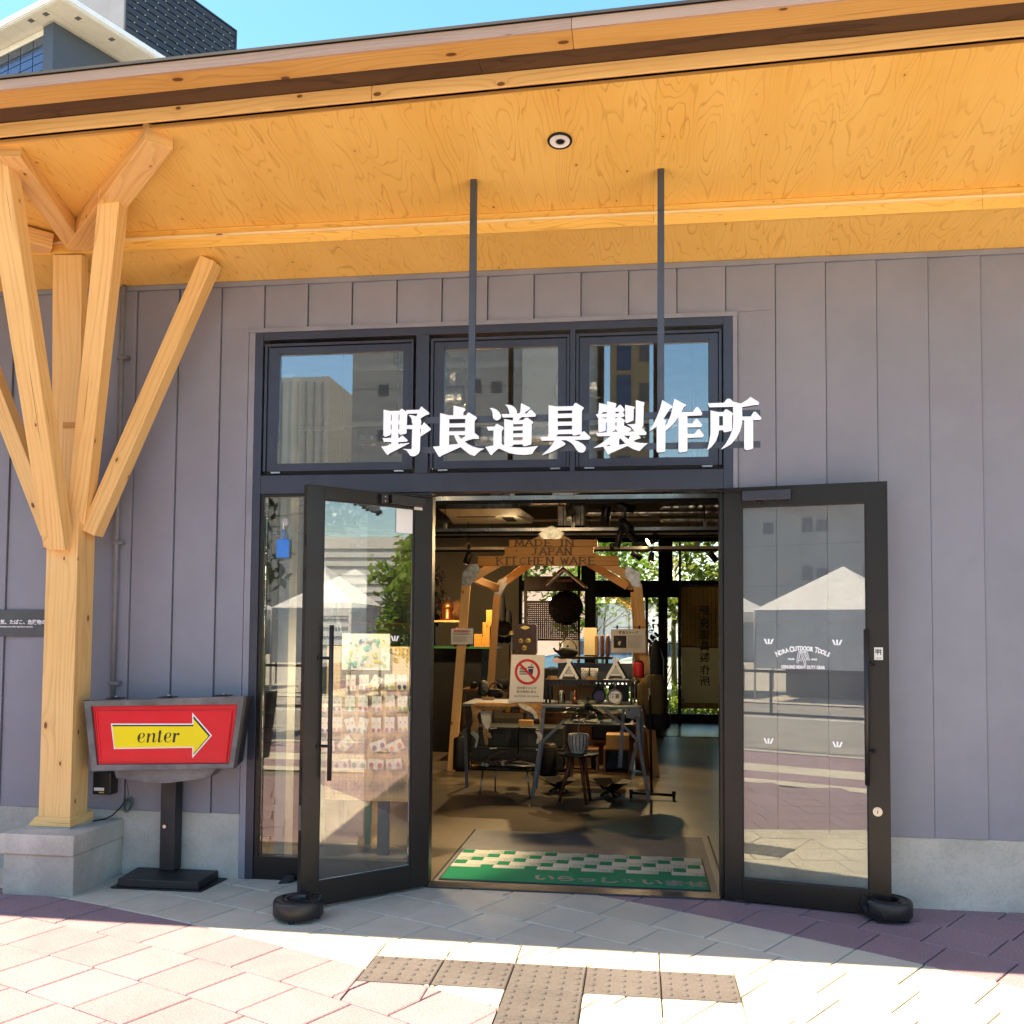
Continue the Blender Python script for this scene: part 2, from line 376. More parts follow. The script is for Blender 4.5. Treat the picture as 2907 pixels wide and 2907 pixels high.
wood('old_wood', (.16,.075,.035), (.12,.055,.025), (.05,.02,.01), 'timber', .5, 40, .5, 2.6, .2)
wood('red_wood', (.2,.06,.03), (.15,.045,.022), (.06,.016,.01), 'timber', .35, 40, .3, 2.6, .1)
wood('osb', (.62,.43,.22), (.5,.32,.14), (.3,.16,.06), 'ply', .75, 26, .9, 9, .05)
for nm in ('leaf_sun', 'leaf_yellow', 'reed', 'scroll_cloth'):
    n_ = M[nm].node_tree; b_ = next(x for x in n_.nodes if x.type == 'BSDF_PRINCIPLED'); o_ = next(x for x in n_.nodes if x.type == 'OUTPUT_MATERIAL'); t_ = n_.nodes.new('ShaderNodeBsdfTranslucent'); m_ = n_.nodes.new('ShaderNodeMixShader'); m_.inputs[0].default_value = .45
    n_.links.new(b_.inputs['Base Color'].links[0].from_socket, t_.inputs[0]); n_.links.new(b_.outputs[0], m_.inputs[1]); n_.links.new(t_.outputs[0], m_.inputs[2]); n_.links.new(m_.outputs[0], o_.inputs[0])
glass('pane_glass', (.96,.985,.975), 1.6, .05)
glass('door_glass', (.96,.985,.975), 1.3, .035)
glass('clear_glass', (.92,.97,.95), 1.0, .03)
lamp_mat('lamp_lit', (1,.82,.55), 9)
lamp_mat('lamp_warm', (1,.5,.14), 14)
# ---------------------------------------------------------------- ground
def sheet(name, x0, x1, y0, y1, z, mat, kind='structure', parent=None):
    b = MB(); b.poly([(x0,y0,z),(x1,y0,z),(x1,y1,z),(x0,y1,z)]); return tag(b.build(name, mat, parent), kind=kind)
sheet('ground', -400, 400, -400, 400, -.09, 'soil')
sheet('road', -60, 60, -16.8, -7.4, -.055, 'asphalt')
b = MB(); b.box(-40, 40, -13.35, -13.2, -.056, -.051)
tag(b.build('road_line', 'line_white'), kind='structure')
pv = tag(sheet('pavement', -30, 40, -7.4, .02, -.02, 'joint_sand'), kind='structure')
sheet('plaza', -60, 60, -60, -16.8, -.03, 'concrete')
CX, CY, DR = -4.6, -14.7, .3535
def polar(r, a): return (CX+r*math.cos(a), CY+r*math.sin(a))
TACT = [(2.079,2.4275,-1.637,-1.30),(2.4275,2.776,-1.637,-1.30),(2.776,3.1245,-1.637,-1.30),(3.1245,3.473,-1.637,-1.30),(3.473,3.8215,-1.637,-1.30),(2.776,3.1245,-1.974,-1.637),(2.776,3.1245,-2.311,-1.974)]
BLOCK = (-.47, -.015, -.575, .02)
def clip(poly, ax, lim, keep_less):
    out = []
    for i in range(len(poly)):
        a, c = poly[i], poly[(i+1) % len(poly)]
        ia = (a[ax] <= lim) == keep_less; ic = (c[ax] <= lim) == keep_less
        if ia: out.append(a)
        if ia != ic:
            t = (lim-a[ax])/(c[ax]-a[ax]); out.append((a[0]+(c[0]-a[0])*t, a[1]+(c[1]-a[1])*t))
    return out
def subtract(poly, rect):
    x0, x1, y0, y1 = rect; xs = [p[0] for p in poly]; ys = [p[1] for p in poly]
    if max(xs) <= x0 or min(xs) >= x1 or max(ys) <= y0 or min(ys) >= y1: return [poly]
    res = [clip(poly, 0, x0, True), clip(poly, 0, x1, False)]
    mid = clip(clip(poly, 0, x0, False), 0, x1, True) if True else poly
    if len(mid) > 2: res += [clip(mid, 1, y0, True), clip(mid, 1, y1, False)]
    return [p for p in res if len(p) > 2 and abs(sum(p[i][0]*p[(i+1)%len(p)][1]-p[(i+1)%len(p)][0]*p[i][1] for i in range(len(p)))) > 2e-4]
def inset(poly, g):
    cx = sum(p[0] for p in poly)/len(poly); cy = sum(p[1] for p in poly)/len(poly); out = []
    for p in poly:
        d = math.hypot(p[0]-cx, p[1]-cy); k = max(0, 1-g/max(d, .02)); out.append((cx+(p[0]-cx)*k, cy+(p[1]-cy)*k))
    return out
def paver_mesh(mb, poly, z1, g=.0055, z0=-.03, ch=.0045):
    P = inset(poly, g); Q = inset(poly, g+ch*1.4)
    b = len(mb.v); n = len(P); mb.v += [(x, y, z0) for x, y in P]+[(x, y, z1-ch) for x, y in P]+[(x, y, z1) for x, y in Q]
    uv = lambda ids: [(mb.v[i][0], mb.v[i][1]) for i in ids]
    for i in range(n):
        j = (i+1) % n
        for k in (0, n):
            q = (b+k+i, b+k+j, b+k+n+j, b+k+n+i); mb.face(q, uv(q))
    q = [b+2*n+i for i in range(n)]; mb.face(q, uv(q))
ph = {}
rest = {'paver_cream': MB(), 'paver_pink': MB()}
cand = []
for k in range(-9, 16):
    r0 = 14.465+k*DR; r1 = r0+DR; da = .3365/(r0+DR/2) if k != -1 else .333/14.3
    a_ref = {-1: math.radians(68.88), 0: math.radians(66.65), 4: math.radians(63.70), 5: math.radians(59.19)}.get(k, math.radians(66+RN.uniform(-1, 1)))
    pink = r0 < 14.80 or r1 > 16.6+.18
    for i in range(-40, 40):
        a0 = a_ref+i*da; a1 = a0+da; c = polar((r0+r1)/2, (a0+a1)/2)
        if not (-3.2 < c[0] < 8.6 and -4.6 < c[1] < .35): continue
        poly = [polar(r0, a0), polar(r0, a1), polar(r1, a1), polar(r1, a0)]
        if c[1] > -.4: poly = clip(poly, 1, .004, True)
        if len(poly) < 3: continue
        pcs = [poly]
        for t in TACT+[BLOCK]: pcs = [q for p in pcs for q in subtract(p, t)]
        for p in pcs:
            m = (sum(q[0] for q in p)/len(p), sum(q[1] for q in p)/len(p))
            inview = -1.2 < m[0] < 6.3 and m[1] > -2.45
            cand.append((inview, pink, p))
nn = 0
for inview, pink, p in cand:
    mt = 'paver_pink' if pink else 'paver_cream'
    if sum(p[i][0]*p[(i+1)%len(p)][1]-p[(i+1)%len(p)][0]*p[i][1] for i in range(len(p))) < 0: p = p[::-1]
    z = RN.uniform(-.0012, .0012)
    if inview and nn < 285:
        mb = MB(); paver_mesh(mb, p, z); mb.build('paver', mt, pv); nn += 1
    else: paver_mesh(rest[mt], p, z)
for k, mb in rest.items(): tag(mb.build('pavers_beyond', k, pv), kind='stuff')
# far part of the pavement (seen only in the glass): bands in one layer
b = MB(); b.poly([(-30,-4.9,-.004),(40,-4.9,-.004),(40,-4.6,-.004),(-30,-4.6,-.004)]); b.poly([(-30,-6.1,-.004),(40,-6.1,-.004),(40,-5.5,-.004),(-30,-5.5,-.004)]); tag(b.build('cream_band', 'paver_cream', pv), kind='structure')
b = MB(); b.poly([(-30,-5.5,-.004),(40,-5.5,-.004),(40,-4.9,-.004),(-30,-4.9,-.004)]); b.poly([(-30,-7.25,-.004),(40,-7.25,-.004),(40,-6.1,-.004),(-30,-6.1,-.004)])
b.poly([(-30,-4.6,-.004),(-3.2,-4.6,-.004),(-3.2,.004,-.004),(-30,.004,-.004)]); b.poly([(8.6,-4.6,-.004),(40,-4.6,-.004),(40,.004,-.004),(8.6,.004,-.004)])
tag(b.build('pink_band', 'paver_pink', pv), kind='structure')
b = MB(); b.box(-30, 40, -7.43, -7.25, -.08, .012); tag(b.build('kerb', 'concrete', pv, .012), kind='structure')
# tactile blocks with studs
TM = MB()
def tactile(x0, x1, y0, y1):
    mb = MB(); paver_mesh(mb, [(x0,y0),(x1,y0),(x1,y1),(x0,y1)], .003, .004)
    for i in range(5):
        for j in range(5):
            cx = x0+(i+.5)*(x1-x0)/5; cy = y0+(j+.5)*(y1-y0)/5
            mb.lathe([(.0165,.002),(.0145,.0075),(.009,.0105),(.0,.011)], (cx,cy,0), 8)
    return mb
for t in TACT: tactile(*t).build('tactile_block', 'paver_tactile', pv)
KANJI=[[[(1949,2848),(1986,2839),(2041,2839),(2046,2847),(2055,2851),(2081,2832),(2078,2842),(2153,2842),(2160,2855),(2165,2861),(2210,2824),(2210,2816),(2193,2811),(2175,2802),(2160,2791),(2165,2780),(2166,2767),(2160,2756),(2172,2757),(2181,2772),(2220,2735),(2221,2730),(2215,2724),(2191,2709),(2161,2691),(2160,2612),(2153,2596),(2136,2584),(2119,2581),(2104,2586),(2095,2599),(2083,2614),(2060,2624),(2108,2621),(2113,2628),(2114,2734),(2083,2735),(2083,2713),(2079,2709),(2049,2703),(2041,2708),(2039,2713),(2035,2713),(2036,2686),(2041,2686),(2059,2700),(2089,2673),(2089,2669),(2083,2664),(2036,2663),(2036,2651),(2097,2657),(2098,2654),(1986,2599),(1980,2592),(1972,2593),(1937,2639),(1996,2646),(1995,2664),(1954,2665),(1944,2687),(1995,2686),(1996,2714),(1992,2714),(1990,2703),(1960,2693),(1949,2703)],[(1992,2819),(1996,2819),(1996,2784),(1992,2784)],[(1992,2763),(1996,2763),(1996,2735),(1992,2735)],[(2036,2818),(2041,2818),(2040,2784),(2036,2784)],[(2035,2762),(2040,2762),(2040,2735),(2035,2736)],[(2160,2734),(2165,2734),(2160,2697)],[(2090,2821),(2143,2821),(2138,2805),(2116,2812),(2092,2814),(2105,2800),(2111,2787),(2112,2772),(2118,2757),(2084,2756),(2084,2812)]],[[(2272,2821),(2321,2807),(2347,2807),(2347,2861),(2408,2846),(2415,2839),(2414,2833),(2404,2822),(2403,2805),(2420,2805),(2427,2818),(2436,2820),(2477,2794),(2479,2788),(2476,2781),(2467,2773),(2467,2706),(2491,2687),(2493,2676),(2489,2671),(2463,2673),(2437,2667),(2412,2658),(2438,2640),(2462,2628),(2493,2620),(2523,2617),(2501,2606),(2484,2592),(2469,2577),(2444,2585),(2416,2606),(2389,2628),(2283,2582),(2277,2576),(2267,2577),(2233,2633),(2271,2636)],[(2324,2786),(2414,2785),(2414,2761),(2325,2761)],[(2324,2739),(2414,2738),(2413,2716),(2324,2717)],[(2325,2695),(2352,2695),(2362,2671),(2376,2646),(2324,2642)],[(2375,2695),(2417,2694),(2413,2687),(2393,2674)]],[[(2549,2842),(2566,2842),(2585,2835),(2603,2820),(2613,2803),(2615,2794),(2611,2781),(2594,2772),(2581,2775),(2570,2787),(2568,2798),(2566,2819),(2560,2832)],[(2617,2807),(2662,2807),(2658,2822),(2652,2842),(2637,2859),(2657,2858),(2676,2853),(2694,2838),(2703,2821),(2701,2809),(2716,2809),(2721,2820),(2725,2866),(2774,2840),(2776,2834),(2742,2808),(2758,2808),(2772,2826),(2782,2828),(2805,2804),(2808,2797),(2803,2788),(2729,2788),(2710,2771),(2737,2772),(2749,2784),(2760,2785),(2791,2762),(2793,2755),(2785,2745),(2784,2641),(2780,2634),(2744,2625),(2736,2630),(2736,2637),(2684,2637),(2682,2631),(2676,2626),(2657,2625),(2705,2621),(2750,2620),(2777,2622),(2821,2627),(2804,2608),(2788,2583),(2750,2578),(2705,2581),(2660,2591),(2627,2606),(2603,2617),(2572,2591),(2567,2582),(2558,2581),(2528,2626),(2573,2634),(2573,2717),(2544,2717),(2534,2738),(2580,2739),(2587,2752),(2595,2753),(2629,2734),(2630,2726),(2619,2711),(2619,2642),(2634,2632),(2632,2780),(2680,2770),(2682,2787),(2623,2788)],[(2682,2749),(2736,2749),(2735,2736),(2682,2735)],[(2682,2714),(2735,2715),(2735,2698),(2682,2698)],[(2683,2677),(2736,2676),(2736,2659),(2683,2660)]],[[(2877,2851),(2920,2842),(3011,2842),(3021,2859),(3028,2859),(3068,2834),(3069,2827),(3059,2814),(3058,2695),(3053,2687),(3019,2679),(3009,2683),(3006,2689),(2928,2689),(2923,2680),(2916,2677),(3046,2675),(3061,2699),(3069,2702),(3075,2701),(3105,2671),(3106,2665),(3098,2656),(3009,2656),(3022,2654),(3039,2648),(3066,2633),(3081,2616),(3081,2603),(3072,2589),(3058,2585),(3041,2590),(3029,2604),(3014,2628),(2997,2643),(2975,2655),(2946,2656),(2968,2641),(2971,2634),(2964,2627),(2896,2592),(2866,2582),(2840,2575),(2878,2609),(2896,2630),(2911,2654),(2839,2655),(2832,2676),(2877,2676)],[(2927,2819),(3007,2819),(3006,2802),(2928,2802)],[(2927,2778),(3006,2778),(3006,2757),(2927,2758)],[(2928,2735),(3006,2735),(3006,2714),(2928,2713)]],[[(3293,2842),(3344,2830),(3345,2825),(3339,2815),(3339,2762),(3337,2755),(3303,2742),(3296,2745),(3294,2750)],[(3152,2856),(3196,2844),(3197,2864),(3243,2852),(3247,2846),(3240,2827),(3251,2829),(3260,2842),(3269,2843),(3291,2817),(3286,2806),(3280,2805),(3291,2785),(3286,2777),(3269,2776),(3292,2759),(3292,2754),(3287,2745),(3287,2730),(3321,2714),(3325,2709),(3325,2703),(3311,2695),(3351,2696),(3340,2699),(3332,2712),(3323,2723),(3302,2735),(3346,2736),(3349,2741),(3351,2867),(3396,2853),(3397,2847),(3393,2836),(3391,2727),(3383,2713),(3406,2691),(3408,2684),(3403,2676),(3365,2675),(3376,2663),(3376,2658),(3362,2654),(3335,2643),(3351,2637),(3377,2632),(3415,2630),(3395,2614),(3370,2588),(3334,2601),(3306,2618),(3212,2578),(3207,2572),(3201,2573),(3176,2616),(3121,2609),(3166,2635),(3215,2673),(3145,2674),(3135,2692),(3197,2693),(3196,2748),(3190,2748),(3189,2706),(3183,2701),(3155,2695),(3149,2703),(3148,2774),(3144,2776),(3135,2794),(3147,2795),(3151,2820)],[(3165,2796),(3175,2805),(3195,2805),(3195,2797)],[(3241,2805),(3262,2805),(3256,2796),(3241,2796)],[(3160,2775),(3195,2775),(3195,2770),(3183,2770)],[(3240,2775),(3255,2775),(3249,2770),(3240,2769)],[(3241,2748),(3247,2748),(3247,2728),(3241,2729)],[(3241,2711),(3251,2699),(3258,2696),(3219,2694),(3236,2701)],[(3287,2674),(3321,2674),(3312,2654)],[(3261,2653),(3269,2660),(3295,2630),(3261,2624)],[(3185,2619),(3212,2628),(3212,2619)]],[[(3492,2864),(3545,2830),(3546,2825),(3543,2819),(3532,2814),(3498,2761),(3511,2752),(3513,2745),(3509,2740),(3508,2720),(3520,2740),(3538,2784),(3548,2830),(3556,2869),(3617,2835),(3618,2830),(3614,2827),(3605,2821),(3593,2796),(3654,2796),(3671,2820),(3681,2821),(3703,2789),(3703,2782),(3697,2775),(3625,2774),(3626,2733),(3651,2733),(3669,2757),(3677,2758),(3701,2727),(3702,2720),(3696,2712),(3625,2712),(3626,2676),(3662,2676),(3680,2699),(3690,2700),(3710,2672),(3711,2665),(3704,2657),(3625,2655),(3625,2587),(3621,2582),(3586,2577),(3578,2584),(3578,2768),(3546,2727),(3509,2695),(3508,2587),(3503,2582),(3468,2579),(3462,2586),(3462,2721),(3424,2694),(3442,2729),(3464,2775),(3480,2817)]],[[(3731,2840),(3817,2841),(3833,2861),(3843,2863),(3852,2860),(3865,2846),(3906,2834),(3937,2852),(3956,2869),(3999,2840),(4001,2832),(3995,2824),(3980,2825),(3912,2815),(3913,2764),(3957,2764),(3971,2787),(3980,2789),(3986,2785),(4010,2758),(4012,2751),(4005,2744),(3969,2744),(3969,2597),(3964,2589),(3935,2583),(3924,2589),(3922,2601),(3923,2745),(3913,2744),(3911,2725),(3901,2686),(3882,2650),(3855,2618),(3825,2600),(3800,2589),(3827,2621),(3846,2656),(3861,2692),(3865,2726),(3866,2772),(3865,2818),(3741,2818)],[(3747,2801),(3788,2791),(3815,2791),(3824,2804),(3833,2805),(3862,2786),(3864,2782),(3864,2775),(3860,2770),(3859,2694),(3855,2688),(3824,2682),(3817,2683),(3813,2688),(3812,2694),(3791,2693),(3788,2671),(3774,2634),(3753,2606),(3728,2585),(3738,2622),(3746,2670),(3747,2695)],[(3792,2769),(3812,2769),(3812,2718),(3792,2718)]]]
ENTER=[[[(3427,9240),(3451,9385),(3539,9513),(3648,9578),(3721,9597),(3832,9571),(3893,9480),(3882,9389),(3802,9298),(3693,9242),(3569,9227),(3558,9132),(3588,9042),(3644,8997),(3736,9007),(3826,9071),(3879,9153),(3898,9144),(3836,9053),(3737,8980),(3645,8966),(3534,9005),(3449,9113)],[(3601,9263),(3665,9269),(3746,9315),(3795,9407),(3797,9498),(3768,9552),(3721,9573),(3658,9542),(3614,9460),(3595,9350)]],[[(5088,9273),(5112,9419),(5201,9547),(5309,9611),(5382,9630),(5493,9604),(5554,9514),(5544,9423),(5463,9331),(5354,9276),(5230,9260),(5219,9166),(5249,9075),(5305,9030),(5397,9040),(5487,9105),(5540,9187),(5559,9178),(5497,9087),(5398,9013),(5306,9000),(5195,9038),(5110,9147)],[(5262,9297),(5326,9303),(5408,9349),(5457,9440),(5458,9531),(5429,9585),(5383,9607),(5319,9575),(5276,9493),(5256,9384)]],[[(4006,9563),(4218,9556),(4185,9410),(4274,9502),(4383,9579),(4474,9585),(4540,9541),(4543,9432),(4487,9104),(4497,9047),(4534,9047),(4588,9105),(4617,9178),(4628,9160),(4580,9051),(4508,8996),(4434,8995),(4374,9049),(4372,9122),(4415,9394),(4403,9503),(4365,9539),(4293,9484),(4204,9374),(4169,9319),(4132,8983),(4009,8982),(4071,9536),(4007,9545)]],[[(4792,9752),(4926,9753),(4911,9608),(4997,9605),(4998,9585),(4908,9580),(4845,9108),(4855,9044),(4892,9045),(4946,9100),(4995,9182),(5010,9167),(4956,9063),(4875,8996),(4802,8989),(4731,9034),(4716,9107),(4772,9579),(4686,9582),(4685,9602),(4775,9606)]],[[(5631,9587),(5852,9593),(5845,9498),(5907,9571),(5979,9617),(6063,9591),(6083,9519),(6047,9464),(5974,9463),(5927,9508),(5873,9480),(5829,9389),(5783,9008),(5636,9010),(5709,9561),(5632,9565)]]]
# ================================================================ the shop building
B = thing('shop_building', 'single storey shop clad in grey metal panels under a deep orange timber eave', 'building', (2.4, 0, 0))
YE = lambda x: -1.42-.0209*(x-.2)
ZL = lambda x: 4.187+.0182*(x-.2)
ZS = lambda x: 4.1995+.01754*(x-.2)
def EP(x, dy, dz): return (x, YE(x)-dy, ZL(x)+dz)
X0, X1 = -7.0, 12.0
wc = MB()
for a in ((X0,.845,.03,.17,.0,4.16),(3.94,X1,.03,.17,0,4.16),(.845,3.94,.03,.17,3.577,4.16)): wc.box(*a)
wc.box(X0, X0+.15, .17, 11.9, 0, 4.3); wc.box(X1-.15, X1, .17, 11.9, 0, 4.3)
wc.build('wall_core', 'siding_trim', B)
# siding: standing panels 0.30 m wide, each lapping the next
def panel(x0, x1, z0, z1):
    mb = MB(); e = .0030
    P = [(x0+e,-.002),(x1-.014,-.016),(x1-e,-.016),(x1-e,.028),(x0+e,.028)]
    mb.prism([P], lambda a, c: (a, c, z0), (0, 0, z1-z0)); return mb
k = -4
for k in range(-4, 24):
    x0, x1 = k*.3, k*.3+.3
    for (a, c, z0, z1) in ((x0,x1,.415,3.893),):
        if c <= .845 or a >= 3.94: panel(a, c, z0, z1).build('siding_panel', 'siding', B)
        elif a < .845: panel(a, .80, z0, 3.606).build('siding_panel', 'siding', B); panel(a, c, 3.607, z1).build('siding_panel', 'siding', B)
        elif c > 3.94: panel(a, c, 3.607, z1).build('siding_panel', 'siding', B); panel(3.972, c, z0, 3.606).build('siding_panel', 'siding', B)
        else: panel(a, c, 3.607, z1).build('siding_panel', 'siding', B)
mb = MB()
for k in range(-3, 22):
    x = k*.3+.012
    for z in ((.47, 3.84) if not .8 < x < 3.97 else (3.64, 3.84)): mb.tube([(x,-.003,z),(x,-.0065,z)], .0045, 7)
tag(mb.build('siding_screws', 'siding_trim', B), kind='stuff')
mb = MB(); mb.box(X0, -1.2, -.01, .028, .415, 3.893); mb.box(7.2, X1, -.01, .028, .415, 3.893); mb.build('siding_beyond', 'siding', B)
mb = MB(); mb.box(X0, X1, -.024, .03, 3.894, 3.927); mb.build('wall_top_trim', 'siding_trim', B)
mb = MB(); mb.box(.80, 3.972, -.02, .03, 3.578, 3.606); mb.box(.802, .844, -.018, .03, .0, 3.577, 2); mb.box(3.942, 3.97, -.018, .03, .415, 3.577, 2); mb.build('opening_trim', 'siding_trim', B)
mb = MB(); mb.box(X0, .80, -.006, .03, -.02, .4135); mb.box(3.945, X1, -.006, .03, -.02, .4135); mb.build('concrete_base', 'concrete', B, .006)
# ---- roof and eaves
def E2(x, dy, dz): return EP(x, dy+.035, dz-.021)
def ruled(mb, f, x0, x1, pts, L=1):
    """pts: four (dy,dz) corners as functions give back a hexa between x0 and x1"""
    mb.hexa([f(x, *p) for p in pts for x in (x0, x1)], L); return mb
xs = [-6.9]+[i*1.82-5.65 for i in range(0, 10)]+[11.9]
for a, c in zip(xs[:-1], xs[1:]):
    mb = MB(); g = .0004
    P = lambda x, y, z: (x, y, z)
    mb.hexa([(x, y, z) for (yk, zk) in ((0,0),(1,0),(0,1),(1,1)) for x, y, z in (( (a+g), (-.446 if yk == 0 else YE(a+g)), (4.109 if yk == 0 else ZS(a+g))+zk*.014), ((c-g), (-.446 if yk == 0 else YE(c-g)), (4.109 if yk == 0 else ZS(c-g))+zk*.014))], 1)
    mb.build('soffit_panel', 'soffit_ply', B)
for a, c in zip([x+.5 for x in xs[:-1]], [x+.5 for x in xs[1:]]):
    mb = MB(); g = .0004
    mb.hexa([(x, y, z) for (y, z) in ((-.012,3.929),(-.446,3.994),(-.012,3.943),(-.446,4.008)) for x in (a+g, c-g)], 1)
    mb.build('soffit_panel', 'soffit_ply', B)
for a, c in zip(xs[:-1], xs[1:]):
    mb = MB(); mb.box(a+.001, c-.001, -.449, -.43, 3.989, 4.1075, 0); mb.build('riser_board', 'soffit_ply', B)
mb = MB(); mb.box(X0+.1, X1-.1, -.470, -.4495, 4.050, 4.062, 0); mb.build('ledge_strip', 'ledge_pine', B)
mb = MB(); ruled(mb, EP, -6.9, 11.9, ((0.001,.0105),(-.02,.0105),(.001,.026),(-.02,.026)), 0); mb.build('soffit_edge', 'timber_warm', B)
cuts = [-6.9, -2.2, 2.07, 6.3, 11.9]
for a, c in zip(cuts[:-1], cuts[1:]):
    mb = MB(); ruled(mb, E2, a+.001, c-.001, ((.062,0),(.075,0),(.062,.072),(.075,.072)), 0); mb.build('eave_board', 'timber', B, .003)
cuts = [-6.9, -1.4, 2.62, 5.2, 11.9]
for a, c in zip(cuts[:-1], cuts[1:]):
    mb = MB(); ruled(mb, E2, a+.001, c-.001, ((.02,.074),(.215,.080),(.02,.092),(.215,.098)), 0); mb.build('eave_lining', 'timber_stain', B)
cuts = [-6.9, -.9, 3.07, 7.2, 11.9]
for a, c in zip(cuts[:-1], cuts[1:]):
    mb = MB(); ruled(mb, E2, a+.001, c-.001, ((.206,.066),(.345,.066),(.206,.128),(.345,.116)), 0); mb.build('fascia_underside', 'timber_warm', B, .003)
    mb = MB(); ruled(mb, E2, a+.001, c-.001, ((.346,.064),(.362,.064),(.346,.114),(.362,.114)), 0); mb.build('fascia_board', 'timber_weather', B, .002)
mb = MB(); ruled(mb, E2, -6.9, 11.9, ((.30,.129),(.374,.1145),(.30,.142),(.374,.128)), 0); mb.build('roof_edge', 'roof_metal', B)
for i in range(-9, 30):
    x = i*.455-.1
    mb = MB(); mb.hexa([EP(q, d, z) for (d, z) in ((.06,.052),(-.25,.04),(.06,.10),(-.25,.11)) for q in (x, x+.045)], 1); mb.build('rafter', 'timber_stain', B)
mb = MB(); mb.hexa([p for dz in (0, .03) for fb in (0, 1) for x in (-6.9, 11.9) for p in [(x, E2(x,.30,0)[1], ZL(x)+.1215+dz) if fb == 0 else (x, 12.1, 4.55+dz)]], 0)
mb.build('roof', 'roof_metal', B)
mb = MB(); mb.box(X0, X1, .175, 11.9, 4.165, 4.2); mb.build('shop_ceiling', 'ceiling', B)
# ---- entrance frame
fr = MB()
fr.box(.845, .897, -.016, .10, 0.002, 3.577, 2); fr.box(3.884, 3.94, -.016, .10, .002, 3.577, 2)
fr.box(.8975, 3.8835, -.014, .10, 3.527, 3.576, 0); fr.box(.8975, 3.8835, -.014, .10, 2.502, 2.624, 0)
fr.box(1.935, 2.02, -.015, .10, 2.6245, 3.5265, 2); fr.box(2.934, 2.966, -.015, .10, 2.6245, 3.5265, 2)
fr.build('entrance_frame', 'frame_grey', B, .002)
jb = MB(); jb.box(1.99, 2.05, -.012, .10, .002, 2.5015, 2); jb.box(3.86, 3.8835, .0, .10, .002, 2.5015, 2); jb.build('door_jamb', 'door_metal', B, .002)
sl_ = MB(); sl_.box(.898, .925, -.004, .07, .148, 2.5015, 2); sl_.box(.898, 1.989, -.006, .08, .002, .147, 0); sl_.box(1.955, 1.989, -.004, .07, .148, 2.5015, 2); sl_.box(.9255, 1.9545, -.002, .06, 2.485, 2.5015, 0)
sl_.build('sidelight_frame', 'door_metal', B, .002)
g = MB(); g.box(.9255, 1.9545, .03, .038, .1475, 2.4845); g.build('sidelight_pane', 'door_glass', B)
for (x0, x1, gx0, gx1) in ((.907,1.915,.999,1.844),(2.03,2.93,2.116,2.855),(2.97,3.875,3.055,3.797)):
    t = MB(); e = .0175
    t.box(x0, x0+e, -.006, .06, 2.652, 3.503, 2); t.box(x1-e, x1, -.006, .06, 2.652, 3.503, 2); t.box(x0+e+.0005, x1-e-.0005, -.006, .06, 3.486, 3.503, 0)
    tr = t.build('transom_window', 'frame_grey', B, .0015)
    s = MB(); a, c = x0+e+.003, x1-e-.003
    s.box(a, gx0, .008, .05, 2.654, 3.481, 2); s.box(gx1, c, .008, .05, 2.654, 3.481, 2); s.box(gx0+.0005, gx1-.0005, .008, .05, 3.435, 3.481, 0); s.box(gx0+.0005, gx1-.0005, .008, .05, 2.654, 2.705, 0)
    s.build('sash', 'frame_grey', tr, .0015)
    s = MB(); s.box(gx0+.0006, gx1-.0006, .03, .037, 2.7055, 3.4345); s.build('pane', 'pane_glass', tr)
    s = MB(); s.box(x0, x1, .012, .058, 2.626, 2.6515); s.build('vent_gap', 'black_matte', tr)
    for hx in (x0+.055, x1-.12):
        s = MB(); s.box(hx, hx+.062, -.003, .01, 2.6395, 2.6495); s.build('hinge', 'steel', tr)
sl_ = MB(); sl_.box(2.05, 3.86, -.03, .10, -.005, .012); sl_.build('threshold', 'sill_metal', B, .003)
# ---- glazed doors
def door(H, d, W, zt, name, label, gl, rails, flipn):
    d = Vector((d[0], d[1], 0)).normalized(); n = Vector((d.y, -d.x, 0))
    if n.y > 0: n = -n
    H = Vector((H[0], H[1], 0)); T = .045
    F = lambda u, z, q=0.: H+d*u+n*q+Vector((0, 0, z))
    D = MB(); u0, u1, z0, z1 = gl
    def slab(mb, a, c, b0, b1, q0, q1, L): mb.hexa([F(u, z, q) for z in (b0, b1) for q in (q0, q1) for u in (a, c)], L)
    slab(D, 0, u0, .014, zt, -T, 0, 2); slab(D, u1, W, .014, zt, -T, 0, 2); slab(D, u0+.0004, u1-.0004, z1, zt, -T, 0, 0); slab(D, u0+.0004, u1-.0004, .014, z0, -T, 0, 0)
    o = D.build('glass_door', 'door_metal', B, .002); tag(o, label)
    b = MB()
    for a, c, e0, e1 in ((u0,u0+.008,z0,z1),(u1-.008,u1,z0,z1),(u0+.0085,u1-.0085,z0,z0+.008),(u0+.0085,u1-.0085,z1-.008,z1)): slab(b, a, c, e0, e1, -.030, -.007, 0)
    b.build('glazing_bead', 'rubber', o)
    b = MB(); slab(b, u0+.0085, u1-.0085, z0+.0085, z1-.0085, -.022, -.016, 0); b.build('pane', 'door_glass', o)
    return o, F, slab
rd, FR, slabR = door((3.881,-.037), (math.cos(.2234),-math.sin(.2234)), .936, 2.5, 'r', 'right glass door folded open against the siding', (.106,.817,.142,2.382), 0, 1)
ld, FL, slabL = door((2.06,-.025), (-.693,-.721), .876, 2.462, 'l', 'left glass door swung out over the paving', (.133,.765,.150,2.385), 0, 1)
